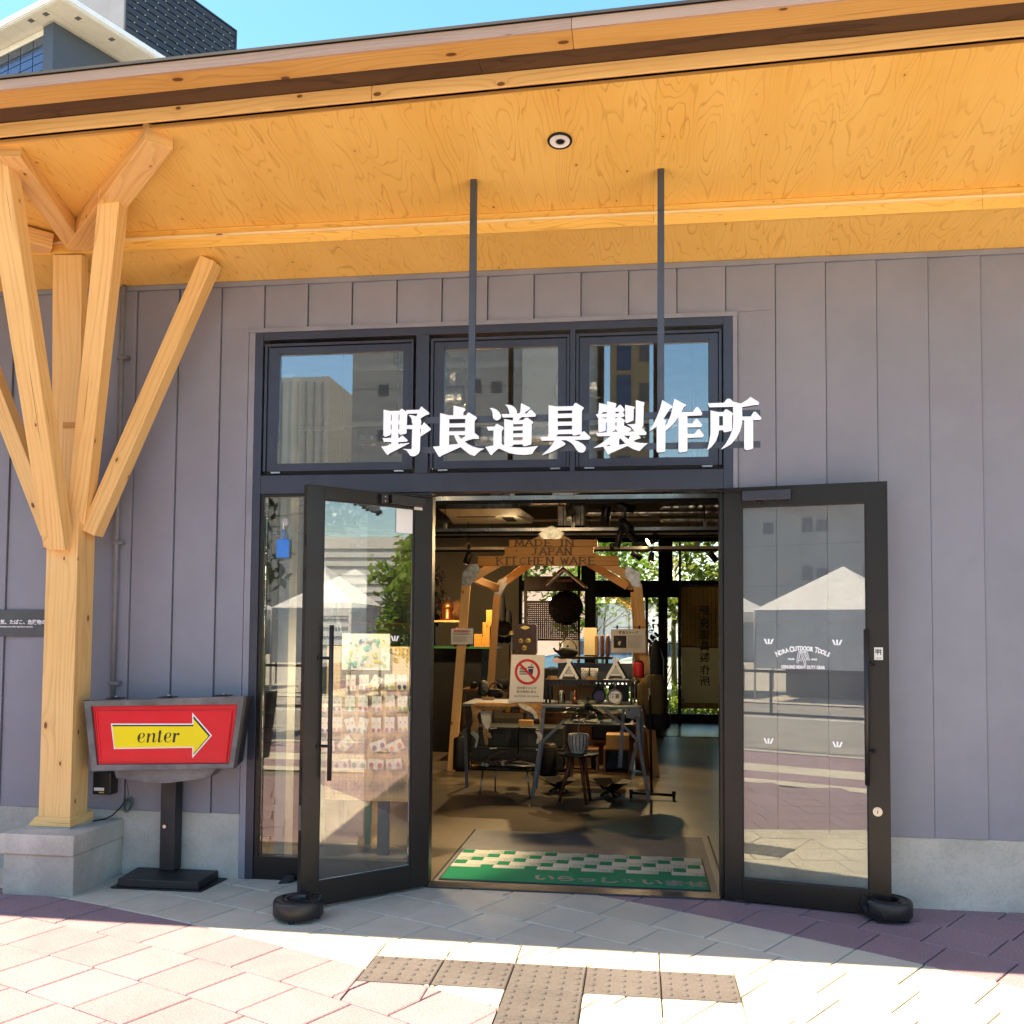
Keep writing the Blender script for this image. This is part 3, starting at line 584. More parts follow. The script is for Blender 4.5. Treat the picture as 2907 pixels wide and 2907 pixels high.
def pull(o, F, u, z0, z1, st, s=1):
    b = MB(); b.tube([F(u, z0, .062), F(u, z1, .062)], .0135, 14); b.build('pull_handle', 'black_plastic', o)
    for z in st:
        b = MB(); b.tube([F(u, z, .055), F(u+.03*s, z, .02), F(u+.042*s, z, 0.0005)], .009, 8); (slabR if F is FR else slabL)(b, u+.030*s, u+.056*s, z-.012, z+.012, .0005, .010, 0); b.build('handle_bracket', 'dark_iron', o)
pull(rd, FR, .812, .752, 1.641, (.938, 1.44)); pull(ld, FL, .738, .742, 1.64, (.938, 1.448), 1)
b = MB(); b.tube([FR(.866,.5966,.001), FR(.866,.5966,.008)], .026, 20); b.tube([FR(.866,.5966,.008), FR(.866,.5966,.012)], .018, 18); b.build('lock_cylinder', 'steel', rd)
b = MB(); slabR(b, .864, .868, .588, .605, .0122, .0128, 2); b.build('keyhole', 'black_matte', rd)
b = MB(); slabR(b, .856, .903, 1.464, 1.536, .0006, .0016, 0); b.build('push_label', 'paper', rd)
fr_ = lambda F, u0, z0, q: (lambda x, z, d: F(u0+x, z0+z, q+d))
text('push_character', '押', 'ink_black', rd, .036, fr_(FR, .879, 1.507, .0022), bold=.0006, flip=True)
text('push_word', 'PUSH', 'ink_brown', rd, .0125, fr_(FR, .879, 1.473, .0022), flip=True)
# closers
b = MB(); slabR(b, .118, .399, 2.412, 2.470, .0006, .052, 0); b.build('door_closer', 'frame_grey', rd, .003)
b = MB(); b.tube([FR(.215,2.412,.026), FR(.215,2.396,.026)], .012, 10); b.tube([FR(.24,2.471,.026), FR(.24,2.478,.026)], .012, 10); b.tube([FR(.24,2.476,.026), FR(.10,2.474,.03), (3.84,-.05,2.482), (3.66,-.0,2.478), (3.52,.03,2.488)], .0065, 8); b.build('closer_arm', 'dark_iron', rd)
b = MB(); slabL(b, .085, .332, 2.392, 2.448, .0006, .05, 0); slabL(b, .345, .395, 2.39, 2.449, .0006, .03, 0); b.build('door_closer', 'black_plastic', ld, .003)
for z in (2.405, 2.432):
    b = MB(); b.tube([FL(.37,z,.0305), FL(.37,z,.033)], .004, 8); b.build('closer_screw', 'steel', ld)
b = MB(); b.tube([FL(.16,2.45,.026), FL(.05,2.46,.05), (2.13,-.06,2.475), (2.30,-.02,2.478), (2.42,.03,2.488)], .0065, 8); b.build('closer_arm', 'dark_iron', ld)
b = MB(); slabL(b, .082, .142, 2.374, 2.412, .0006, .0016, 0); b.build('closer_sticker', 'paper', ld)
b = MB(); slabL(b, .142, .262, 2.222, 2.372, -.0155, -.0150, 0); b.build('white_plate', 'white_paint', ld)
b = MB(); slabL(b, .877, .880, .46, .60, -.03, -.012, 2); b.build('latch_plate', 'steel', ld)
for z in (2.1, 1.9, .75, .35):
    b = MB(); slabL(b, .8765, .879, z, z+.07, -.034, -.01, 2); b.build('edge_fitting', 'dark_iron', ld)
# printed marks on the panes
def marks(o, F, spots):
    for u, z in spots:
        for k in (-1, 0, 1):
            b = MB(); a = k*.021
            b.hexa([F(u+a*(.55+.6*q)+s*.0052, z+(-.016 if q == 0 else .016), dq) for q in (0, 1) for dq in (-.0148, -.0142) for s in (-1, 1)], 2); b.build('spark_mark', 'letter_white', o)
marks(rd, FR, ((.2639,1.5636),(.6531,1.5621),(.26,.9695),(.6503,.9669))); marks(ld, FL, ((.475,1.563),(.262,1.563)))
cu, cz, rad = .4595, 1.5231-.325, .325
arc = 'NORA OUTDOOR TOOLS'; wid = {'N':1.05,'O':1.05,'R':1,'A':1,'U':1,'T':.92,'D':1,'L':.85,'S':.95,' ':.55}
tot = sum(wid[c] for c in arc); acc = 0; span = math.radians(56)
for i, ch in enumerate(arc):
    a = span*((acc+wid[ch]/2)/tot-.5); acc += wid[ch]
    if ch == ' ': continue
    big = i == 0 or arc[i-1] == ' '
    text('arc_letter', ch, 'letter_white', rd, .046 if big else .036, (lambda A: lambda x, z, d: FR(cu+math.sin(A)*(rad+z)+math.cos(A)*x, cz+math.cos(A)*(rad+z)-math.sin(A)*x, -.0145+d))(a), bold=.0016, sx=.72)
text('motto', 'GENUINE HEAVY DUTY GEAR', 'letter_white', rd, .0265, fr_(FR, .459, 1.4125, -.0145), bold=.0009, sx=.70)
text('small_words', 'TRADE', 'letter_white', rd, .0145, fr_(FR, .392, 1.4591, -.0145), bold=.0006, sx=.85)
text('small_words', 'MARK', 'letter_white', rd, .0145, fr_(FR, .5242, 1.4595, -.0145), bold=.0006, sx=.85)
b = MB()
def stroke(p, q, wd): 
    A = FR(*p, -.0148); C2 = FR(*q, -.0148); n_ = (FR(0,0,1)-FR(0,0,0)); b.bar(A, C2, wd, .0006, n_)
for p, q in (((.436,1.505),(.483,1.507)),((.434,1.500),(.424,1.447)),((.444,1.498),(.434,1.447)),((.447,1.498),(.468,1.432)),((.456,1.498),(.478,1.434)),((.484,1.504),(.497,1.456)),((.474,1.5),(.489,1.46)),((.465,1.5),(.481,1.462)),((.43,1.452),(.452,1.452)),((.424,1.445),(.434,1.437)),((.466,1.43),(.479,1.430)),((.47,1.458),(.497,1.456)),((.436,1.500),(.481,1.502)),((.446,1.466),(.453,1.458))): stroke(p, q, .0028)
b.build('stool_emblem', 'letter_white', rd)
# ---- interior shell
tag(sheet('shop_floor', X0, X1, .02, 9.12, .0, 'floor_int', 'structure', B)); sheet('shop_floor_far', X0, X1, 9.16, 11.7, .001, 'floor_far', 'structure', B)
mb = MB(); mb.box(X0, X1, 9.12, 9.16, -.01, .006); mb.build('floor_strip', 'black_matte', B)
sheet('entry_apron', 2.05, 3.86, .1, 1.75, .0025, 'concrete_dark', 'structure', B)
for a in ((2.045,2.056,.10,1.75),(3.905,3.916,.10,1.8)):
    mb = MB(); mb.box(*a, .001, .007); mb.build('floor_strip', 'rubber', B)
bw = MB()
Yb = 11.7
for x0, x1, z0, z1 in ((X0,1.13,0,4.16),(1.13,6.0,3.36,4.16),(6.0,X1,0,4.16),(1.13,2.39,0,.55)): bw.box(x0, x1, Yb, Yb+.15, z0, z1)
bw.build('back_wall', 'plaster', B)
bf = MB()
for x0, x1, z0, z1 in ((1.13,1.185,.55,3.36),(1.185,2.36,2.37,2.57),(2.29,2.55,2.57,3.36),(2.36,2.56,0,2.57),(2.56,6.0,2.26,2.569),(3.705,3.96,2.57,3.28),(3.705,3.87,0,2.26),(3.47,3.52,0,2.26),(4.06,4.115,0,2.26),(4.79,4.85,0,3.28),(2.56,6.0,3.28,3.36),(1.185,2.29,3.28,3.36),(2.56,3.70,0,.10),(3.87,6.0,0,.14),(5.95,6.0,.14,2.26)):
    bf.box(x0, x1, Yb-.02, Yb+.12, z0, z1, 2 if z1-z0 > x1-x0 else 0)
bf.build('back_window_frame', 'black_matte', B)
for x0, x1, z0, z1 in ((1.185,2.36,.55,2.37),(1.185,2.29,2.57,3.28),(2.56,3.47,.1,2.26),(3.52,3.705,.1,2.26),(2.55,3.705,2.57,3.28),(3.87,4.06,.14,2.26),(4.115,4.79,.14,2.26),(3.96,4.79,2.57,3.28),(4.85,5.95,.14,2.26)):
    mb = MB(); mb.box(x0+.002, x1-.002, Yb+.05, Yb+.056, z0+.002, z1-.002); mb.build('back_pane', 'clear_glass', B)
# ================================================================ timber tree column on its plinth
PL = thing('concrete_plinth', 'grey concrete plinth with a thicker top band under the timber column', 'plinth', (-.24,-.28,0))
mb = MB(); mb.box(-.467, -.006, -.56, -.008, -.025, .236); mb.build('plinth_body', 'concrete', PL, .006)
mb = MB(); mb.box(-.486, -.0, -.575, -.008, .2365, .361); mb.build('plinth_cap', 'concrete', PL, .008)
TC = thing('timber_column', 'square timber column whose braces fan out like a tree to the eave', 'column', (-.255,-.29,.361))
mb = MB(); mb.box(-.362, -.148, -.385, -.195, .365, 2.42, 2); mb.build('post', 'timber', TC, .004)
mb = MB(); mb.box(-.432, -.132, -.405, -.10, .3612, .372); mb.build('base_pad', 'concrete', TC)
mb = MB()
mb.hexa([(-.425,-.398,.3725),(-.138,-.398,.3725),(-.425,-.135,.3725),(-.138,-.135,.3725),(-.372,-.396,.432),(-.140,-.396,.432),(-.372,-.14,.432),(-.140,-.14,.432)], 0); mb.build('base_collar', 'timber', TC, .003)
def brace(p0, p1, wd, ht, up, name='brace', m='timber'):
    mb = MB(); mb.bar(p0, p1, wd, ht, up); return mb.build(name, m, TC, .004)
fy_ = -.386
brace((-.265,-.40,2.12), (-.105,-1.29,4.19), .15, .10, (0,-1,0.2))
mb = MB()
brace((-.19,-.305,2.30), (.345,-.905,4.15), .125, .125, (.2,-1,.2))
brace((-.115,-.29,2.22), (.655,-.30,3.96), .105, .105, (0,-1,0))
brace((-.385,-.29,2.22), (-1.155,-.30,3.96), .105, .105, (0,-1,0))
brace((-.30,-.25,2.28), (-.235,-.42,3.985), .20, .07, (0,-1,0))
brace((-.155,-.46,4.045), (.88,-1.40,4.185), .15, .10, (0,0,1), 'soffit_beam')
brace((-.155,-.46,4.045), (.02,-1.38,4.18), .12, .10, (0,0,1), 'soffit_beam')
brace((-.34,-.46,4.045), (-1.40,-1.36,4.15), .15, .10, (0,0,1), 'soffit_beam')
brace((-.30,-.32,2.95), (-.14,-.32,2.95), .06, .12, (0,0,1), 'spacer_block', 'orange_pine')
for x, z in ((-.335,2.30),(-.225,2.295),(-.315,2.22),(-.205,2.215)):
    mb = MB(); mb.tube([(x+.01,-.458-.045*(z-2.12),z),(x+.01,-.466-.045*(z-2.12),z)], .009, 10); mb.build('dowel', 'timber_warm', TC)

for o_, lb in ((PL, 'second concrete plinth at the far right of the shop front'), (TC, 'second timber tree column at the far right of the shop front')): dup(o_, (8.6, -.25, 0), 0, lb)
# ================================================================ hanging shop sign
SG = thing('hanging_sign', 'white block kanji sign on two grey rods hung from the eave over the doors', 'sign', (2.98,-.79,2.72))
for x, z in ((2.4395, 4.165), (3.485, 4.17)):
    mb = MB(); mb.box(x-.0185, x+.0185, -.792, -.755, 2.60, z+.012, 2); mb.build('hanger_rod', 'rod_metal', SG, .002)
for z0, z1 in ((2.770, 2.806), (2.602, 2.637)):
    mb = MB(); mb.box(2.025, 4.01, -.800, -.7925, z0, z1, 0); mb.build('sign_rail', 'rod_metal', SG)
for loops in KANJI:
    mb = MB(); L = [[(a/1000., c/1000.) for a, c in lp] for lp in loops]
    mb.prism(L, lambda a, c: (a, -.8285, c), (0, .0012, 0)); o = mb.build('sign_character', 'letter_white', SG)
    mb = MB(); mb.prism(L, lambda a, c: (a, -.827, c), (0, .0265, 0)); mb.build('character_return', 'letter_edge', o)
# ================================================================ round recessed downlight
DLg = thing('downlight', 'round recessed downlight with dark rim in the timber eave', 'light', (2.953,-1.087,4.192))
ax = Vector((0, -.16, -1)).normalized(); c0 = Vector((2.953,-1.087,4.1900))
mb = MB(); mb.lathe([(.053,.001),(.055,.004),(.063,.004),(.0655,.0),(.0655,-.004)], c0, 32, ax); mb.build('rim', 'dark_iron', DLg)
mb = MB(); mb.lathe([(.0535,.0012),(.046,-.001),(.030,-.0035),(.0,-.004)], c0, 32, ax); mb.build('reflector', 'white_paint', DLg)
mb = MB(); mb.lathe([(.022,-.003),(.018,.0005),(.0,.001)], c0+Vector((.002,.008,-.0005)), 16, ax); mb.build('lens', 'dark_iron', DLg); mb = MB(); mb.lathe([(.026,-.003),(.024,-.0005),(.022,-.001)], c0+Vector((.002,.008,-.0005)), 16, ax); mb.build('lens_ring', 'steel', DLg)
# ================================================================ arrow sign on its stand
ES = thing('arrow_sign', 'red light box sign with a yellow arrow on a black pedestal beside the timber column', 'sign', (.40,-.2,0))
sd = Vector((.998,.12,0)).normalized(); sn = Vector((sd.y,-sd.x,0)); s0 = Vector((-.086,-.37,0))
SP = lambda u, z, q=0.: s0+sd*u+sn*q+Vector((0,0,z))
out = [(0,1.155),(1.005,1.189),(.9516,.744),(.058,.718)]; inn = [(.0446,1.121),(.968,1.141),(.922,.772),(.092,.758)]
mb = MB(); mb.prism([out, inn], lambda u, z: SP(u, z, 0), -sn*.07); mb.build('cabinet_frame', 'sign_metal', ES, .004)
bk = [(.03,1.140),(.99,1.174),(.94,.757),(.085,.733)]
mb = MB(); A = [SP(u, z, -.0705) for u, z in out]; C2 = [SP(u, z, -.255) for u, z in bk]
mb.hexa([A[3], A[2], C2[3], C2[2], A[0], A[1], C2[0], C2[1]], 0); mb.build('cabinet_body', 'sign_iron', ES, .004)
mb = MB(); mb.prism([inn], lambda u, z: SP(u, z, -.022), -sn*.01); fc = mb.build('red_face', 'red_acrylic', ES)
r1 = [(.0708,1.092),(.9324,1.102),(.8992,.783),(.1083,.781)]; r2 = [(.082,1.082),(.9215,1.091),(.889,.793),(.1175,.791)]
mb = MB(); mb.prism([r1], lambda u, z: SP(u, z, -.012), -sn*.0098); mb.build('raised_panel', 'red_acrylic', fc, .004)
mb = MB(); mb.prism([[(.052,1.114),(.960,1.1335),(.9155,.779),(.098,.765)], [(.060,1.107),(.952,1.126),(.909,.786),(.105,.772)]], lambda u, z: SP(u, z, -.0175), -sn*.0042); mb.build('edge_rim', 'red_acrylic', fc, .001)
mb = MB(); mb.prism([r1, r2], lambda u, z: SP(u, z, -.0085), -sn*.0032); mb.build('raised_rim', 'red_acrylic', fc, .0015)
ar = [(.1708,1.0143),(.6842,1.0189),(.6826,1.0871),(.8097,.9463),(.6893,.8036),(.6877,.8681),(.1947,.8555)]
def offs(P, g):
    R = []; n = len(P)
    for i in range(n):
        a, b_, c = (Vector((*P[j % n], 0)) for j in (i-1, i, i+1)); e1 = (b_-a).normalized(); e2 = (c-b_).normalized()
        n1 = Vector((-e1.y, e1.x, 0)); n2 = Vector((-e2.y, e2.x, 0)); m_ = (n1+n2); m_ = m_/max(m_.dot(n1), .25); q = b_+m_*g; R.append((q.x, q.y))
    return R
mb = MB(); mb.prism([ar], lambda u, z: SP(u, z, -.0085), -sn*.003); mb.build('arrow_outline', 'white_paint', fc)
mb = MB(); mb.prism([offs(ar, -.008)], lambda u, z: SP(u, z, -.0065), -sn*.0018); mb.build('arrow_shadow', 'ink_black', fc)
mb = MB(); mb.prism([[(u-.0035, z-.0045) for u, z in offs(ar, -.0125)]], lambda u, z: SP(u, z, -.0040), -sn*.0022); mb.build('arrow', 'yellow_acrylic', fc)
for lp in ENTER:
    mb = MB(); mb.prism([[(a/10000., c/10000.) for a, c in l] for l in lp], lambda u, z: SP(u, z, -.0028), -sn*.0009); mb.build('letter', 'ink_brown', fc)
br = [(.19,.722),(.83,.738),(.80,.690),(.735,.676),(.54,.648),(.46,.645),(.205,.672)]
mb = MB(); mb.prism([br], lambda u, z: SP(u, z, -.03), -sn*.16); mb.build('bracket', 'sign_metal', ES, .003)
mb = MB(); mb.box(.318, .420, -.135, -.035, .062, .66, 2); mb.build('pedestal_post', 'sign_iron', ES, .006)
mb = MB(); mb.hexa([(.124,-.367,.001),(.712,-.364,.001),(.085,-.04,.001),(.738,-.037,.001),(.124,-.367,.009),(.712,-.364,.009),(.085,-.04,.009),(.738,-.037,.009)]); mb.build('base_plate', 'sign_iron', ES, .002)
mb = MB(); mb.hexa([(.158,-.352,.0095),(.690,-.350,.0095),(.128,-.055,.0095),(.688,-.052,.0095),(.162,-.349,.06),(.687,-.347,.06),(.132,-.058,.06),(.685,-.055,.06)]); mb.build('base_block', 'sign_iron', ES, .006)
for u in (.155, .49, .845):
    z = 1.158+.033*u; mb = MB(); mb.hexa([SP(u+s*.045, z+dz, q) for dz in (.0, .006) for q in (-.06, -.16) for s in (-1, 1)]); ea = mb.build('lifting_ear', 'sign_iron', ES, .002)
    mb = MB(); mb.tube([SP(u+.005, z+.006, -.11), SP(u+.005, z+.018, -.11)], .016, 6); mb.build('bolt', 'galvanised', ea)
mb = MB(); mb.tube([(.354,-.136,.345),(.354,-.148,.345)], .012, 10); mb.build('bolt', 'steel', ES)
# ================================================================ things on the left of the wall
CD = thing('conduit_pipe', 'thin grey vertical conduit clipped to the wall behind the timber column', 'pipe', (-.083,-.05,.62))
mb = MB(); mb.tube([(-.083,-.048,.66),(-.083,-.048,3.90),(-.088,-.03,3.925)], .0172, 12); mb.build('conduit', 'conduit_grey', CD)
for z in (2.182, 3.43, 1.25):
    mb = MB(); mb.box(-.112, -.036, -.067, -.012, z-.012, z+.012); mb.build('pipe_clip', 'conduit_grey', CD, .003)
OB = thing('outlet_box', 'small black box with a white label low on the wall behind the arrow sign', 'electrical box', (-.10,-.06,.52))
mb = MB(); mb.box(-.172, -.045, -.105, -.014, .526, .672, 2); mb.build('box_body', 'black_plastic', OB, .006)
mb = MB(); mb.box(-.160, -.09, -.1065, -.1052, .552, .572); mb.build('box_label', 'paper', OB)
mb = MB(); mb.box(-.125, -.09, -.1065, -.1052, .538, .545); mb.build('box_label', 'gold', OB)
GW = thing('wire_coil', 'bundle of thin green wire hanging from the wall cable beside the plinth', 'wire', (.05,-.03,.44))
mb = MB()
for q in range(5):
    pts = []
    for i in range(25):
        a = 2*math.pi*i/24; r = .034+.008*math.sin(q*2.1); pts.append((.045+.62*r*math.cos(a)+.012*math.sin(a+q)+.35*r*math.sin(a), -.035-.006*q-.01*math.sin(a*2+q), .452+1.15*r*math.sin(a)+.006*math.cos(3*a+q)))
    mb.tube(pts, .0017, 5, cap=False)
mb.build('wire_loops', 'green_wire', GW)
mb = MB(); mb.tube([(-.03,-.02,.66),(.02,-.022,.60),(.035,-.024,.52),(.03,-.03,.49)], .0016, 5); mb.tube([(.03,-.03,.49),(-.02,-.03,.43),(-.06,-.045,.385),(-.085,-.09,.3675),(-.13,-.15,.3665),(-.145,-.17,.367)], .0045, 7); mb.build('lead', 'dark_iron', GW)
CB = MB(); CB.tube([(-.47,-.16,.372),(-.44,-.18,.368),(-.40,-.2,.372),(-.36,-.21,.375)], .006, 7); solo(CB, 'cable_end', 'rubber', 'short black cable lying on the plinth left of the column', 'cable')
NB = thing('notice_board', 'dark grey notice strip with white Japanese text left of the timber column', 'sign', (-.95,-.02,1.64))
mb = MB(); mb.box(-1.55, -.385, -.026, -.0135, 1.551, 1.733); mb.build('notice_panel', 'panel_dark', NB, .002)
text('notice_line', '火気、たばこ、危険物の使用は', 'letter_white', NB, .0335, lambda x, z, d: (-.955+x, -.0275-d, 1.6475+z), align='LEFT', bold=.0007)
text('notice_line', 'Fire, cigarettes, and other hazardous materials', 'letter_white', NB, .0145, lambda x, z, d: (-.955+x, -.0275-d, 1.618+z), align='LEFT', bold=.0003)
# blue charm on a suction cup
ST = thing('suction_charm', 'bright blue plastic tag hanging from a clear suction cup on the side window', 'tag', (1.05,.02,2.2))
mb = MB(); mb.lathe([(.026,.0),(.024,.005),(.012,.010),(.006,.016),(.0,.017)], (1.055,.0285,2.318), 22, (0,-1,0)); mb.build('suction_cup', 'pale_grey', ST)
mb = MB(); mb.tube([(1.052,.012,2.312),(1.051,.010,2.29),(1.050,.012,2.266)], .004, 8); mb.build('hook', 'white_paint', ST)
mb = MB(); mb.tube([(1.050,.010,2.272),(1.042,.012,2.25),(1.044,.014,2.215),(1.055,.014,2.208),(1.066,.012,2.22),(1.056,.010,2.25),(1.050,.010,2.272)], .0035, 7); mb.build('loop', 'blue_plastic', ST)
mb = MB(); mb.box(1.005, 1.096, .003, .025, 2.082, 2.206, 2); mb.build('tag_body', 'blue_plastic', ST, .012, 4) if False else mb.build('tag_body', 'blue_plastic', ST, .010)
mb = MB(); mb.tube([(1.03,.012,2.083),(1.028,.012,2.072),(1.036,.012,2.066)], .003, 6); mb.build('tail', 'copper', ST)
# rubber wedge by the side window
mb = MB(); mb.hexa([(1.10,-.105,.001),(1.17,-.075,.001),(1.12,-.03,.001),(1.19,-.03,.001),(1.105,-.095,.012),(1.165,-.07,.02),(1.125,-.03,.045),(1.185,-.03,.045)]); solo(mb, 'rubber_wedge', 'rubber', 'small black rubber wedge at the foot of the side window', 'door wedge', None, .004)
# ================================================================ door weights
def weight(c, gap, label, cut):
    t = thing('door_weight', label, 'door stop', (c[0], c[1], 0), 'round door weights')
    prof = [(.062,.022),(.132,.022),(.139,.032),(.139,.098),(.132,.112),(.115,.116),(.105,.108),(.085,.108),(.078,.116),(.066,.113),(.062,.10),(.062,.022)]
    mb = MB(); mb.lathe(prof, (c[0],c[1],0), 40, (0,0,1), 0, True, gap+.28, gap+2*math.pi-.28)
    n = 41; m = len(prof)
    for k, rev in ((0, False), (40, True)):
        ids = [i*n+k for i in range(m-1)]
        if rev: ids.reverse()
        mb.face(ids, [(mb.v[i][0], mb.v[i][2]) for i in ids])
    o = mb.build('weight_ring', 'black_plastic', t)
    mb = MB(); mb.lathe([(.062,.024),(.131,.024),(.136,.03),(.136,.066),(.128,.07),(.062,.07),(.062,.024)], (c[0],c[1],0), 8, (0,0,1), 0, True, gap-.275, gap+.275); mb.build('low_bridge', 'black_plastic', t)
    for a in (gap+.6, gap+2.4, gap+3.9, gap-.75):
        mb = MB(); mb.lathe([(.014,.0),(.017,.004),(.017,.0225)], (c[0]+.105*math.cos(a), c[1]+.105*math.sin(a), 0), 12); mb.build('rubber_foot', 'rubber', t)
    for a in (gap+1.2, gap+3.1, gap+5.0):
        mb = MB(); mb.lathe([(.012,.117),(.012,.1125),(.0,.1125)], (c[0]+.097*math.cos(a), c[1]+.097*math.sin(a), 0), 12); mb.build('screw_recess', 'black_matte', t)
    if cut is not None:
        d = Vector((math.cos(cut), math.sin(cut), 0)); p = Vector((c[0], c[1], .066))+d*.1385; mb = MB(); mb.tube([p, p+d*.0035], .017, 20); mb.build('badge', 'black_plastic', t)
weight((1.485,-.775), math.radians(235), 'black round door weight under the left glass door', None)
weight((4.765,-.25), math.radians(12), 'black round door weight under the right glass door', math.radians(-108))
# ================================================================ door mat
m, n, b, out_ = newmat('door_mat')
uv = nd(n, 'TexCoord').outputs['Object']; sp = nd(n, 'SeparateXYZ'); lk(n, uv, sp.inputs[0])
X_, Y_ = sp.outputs[0], sp.outputs[1]
row = mth(n, 'FLOOR', mth(n, 'DIVIDE', Y_, .105)); ph_ = mth(n, 'FRACT', mth(n, 'DIVIDE', mth(n, 'MULTIPLY_ADD', row, -.10, X_), .30))
vv = mth(n, 'FRACT', mth(n, 'DIVIDE', Y_, .072)); nz = noise(n, uv, 260, 1, .5); nz2 = noise(n, uv, 420, 1, .5)
on1 = mth(n, 'LESS_THAN', ph_, .72); grad = mth(n, 'MULTIPLY_ADD', ph_, -.28, .70); th = mth(n, 'LESS_THAN', nz, grad)
zone = mth(n, 'MULTIPLY', mth(n, 'GREATER_THAN', mth(n, 'MULTIPLY_ADD', nz2, .05, Y_), .36), mth(n, 'LESS_THAN', mth(n, 'MULTIPLY_ADD', nz2, -.04, Y_), .86))
zz = mth(n, 'MULTIPLY', mth(n, 'MULTIPLY', on1, th), zone)
c = mix(n, zz, mix(n, nz2, (.006,.16,.08), (.009,.22,.11)), mix(n, nz2, (.42,.39,.34), (.7,.65,.57)))
lk(n, c, b.inputs['Base Color']); b.inputs['Roughness'].default_value = .95; b.inputs['Specular IOR Level'].default_value = .1; bump(n, b, nz2, .6, .004)
MT = thing('door_mat', 'green door mat with pale stepped pattern and Japanese welcome text', 'mat', (2.085,.16,.003))
mb = MB(); mb.box(2.095, 3.805, .17, 1.01, .009, .0125); mb.build('pile', 'door_mat', MT)
mb = MB(); mb.box(2.083, 3.817, .158, 1.022, .003, .0085); mb.build('rubber_edge', 'rubber', MT, .002)
text('welcome_text', 'いらっしゃいませ', 'mat_grey', MT, .150, lambda x, z, d: (3.245+x, .278+z*.95, .0135), bold=.006, spacing=.85)
# ================================================================ office building far behind, upper left
C0 = Vector((-21.70, 31.38, 0)); DRv = Vector((.383,.924,0)); DLv = Vector((-.924,.383,0))
OFB = thing('office_building', 'tall modern office block with white roof slab and louvred dark tower beyond the eave', 'building', tuple(C0))
def q3(r, l, z): return C0+DRv*r+DLv*l+Vector((0,0,z))
def obx(mb, r0, r1, l0, l1, z0, z1): mb.hexa([q3(r, l, z) for z in (z0, z1) for l in (l0, l1) for r in (r0, r1)]); return mb
obx(MB(), 0, 24, 0, 22, 29.07, 29.32).build('roof_slab', 'slab_white', OFB)
obx(MB(), .05, 23.9, .05, 21.9, 29.03, 29.068).build('slab_soffit', 'slab_white', OFB)
obx(MB(), -.05, 24, -.05, -.002, 29.14, 29.38).build('slab_edge', 'white_paint', OFB); obx(MB(), -.05, -.002, 0, 22, 29.14, 29.38).build('slab_edge', 'white_paint', OFB)
for i in range(1, 8): obx(MB(), .06, 20, i*1.2, i*1.2+.012, 29.026, 29.0295).build('soffit_joint', 'far_grey', OFB)
for r, l in ((.35,1.54),(.3,2.55),(1.25,.55),(3.0,.55)): obx(MB(), r-.1, r+.1, l-.14, l+.14, 29.01, 29.0255).build('soffit_vent', 'far_dark', OFB)
obx(MB(), .78, 4.5, 1.62, 2.35, 10, 28.94).build('brick_wall', 'brick_blue', OFB)
obx(MB(), .74, 4.55, 1.58, 2.4, 28.945, 28.975).build('wall_coping', 'pale_grey', OFB)
obx(MB(), 1.1, 6.5, 1.9, 2.3, 28.976, 29.02).build('clerestory', 'far_dark', OFB)
obx(MB(), 4.6, 24, 2.0, 2.5, 10, 29.02).build('side_wall', 'pale_grey', OFB)
for i in range(9): obx(MB(), 4.55, 24, 1.96, 1.999, 28.95-i*.16, 29.0-i*.16).build('wall_batten', 'far_grey', OFB)
obx(MB(), 1.3, 24, 2.5, 22, 10, 29.02).build('core', 'far_grey', OFB)
for i in range(8):
    l0 = 2.42+i*.95
    obx(MB(), .93, .99, l0, l0+.93, 28.72, 29.0).build('parapet_panel', 'white_paint', OFB)
    for j in range(5):
        z1 = 28.66-j*.40; obx(MB(), .95, 1.02, l0+.02, l0+.91, z1-.36, z1).build('glass_panel', 'far_glass' if j else 'tile_grey', OFB)
obx(MB(), 1.0, 1.05, 2.4, 10.2, 10, 28.71).build('curtain_backing', 'far_dark', OFB)
obx(MB(), 4.02, 11.0, 1.08, 7, 29.33, 34.0).build('louvre_core', 'far_dark', OFB)
for j in range(13):
    z = 29.42+j*.355; obx(MB(), 4.10, 10.9, .98, 1.06, z, z+.285).build('louvre_slat', 'louvre', OFB)
for r in (4.0, 10.92): obx(MB(), r, r+.1, .95, 1.07, 29.33, 34.02).build('louvre_end', 'louvre', OFB)
obx(MB(), 4.0, 11.02, .95, 7, 34.02, 34.1).build('louvre_cap', 'louvre', OFB)
mb = MB()
for j in range(13):
    for i in range(11): obx(mb, 4.5+i*.6+(j % 2)*.15, 4.55+i*.6+(j % 2)*.15, .955, .978, 29.39+j*.355, 29.44+j*.355)
tag(mb.build('louvre_clip', 'pale_grey', OFB), kind='stuff')
obx(MB(), 4.15, 6, 1.10, 2.05, 29.33, 40).build('white_strip', 'pale_grey', OFB)
obx(MB(), 4.12, 6, 2.06, 2.16, 29.33, 40).build('dark_strip', 'far_dark', OFB)
obx(MB(), 4.2, 6, 2.17, 4.9, 29.33, 40).build('stone_tower', 'stone_beige', OFB)
mb = MB()
for j in range(22): obx(mb, 4.19, 4.199, 2.17, 4.9, 29.4+j*.45, 29.412+j*.45)
tag(mb.build('stone_joint', 'far_grey', OFB), kind='stuff')
for z in (30.0, 30.55): obx(MB(), 4.10, 4.148, 1.3, 1.62, z, z+.4).build('small_window', 'white_paint', OFB)
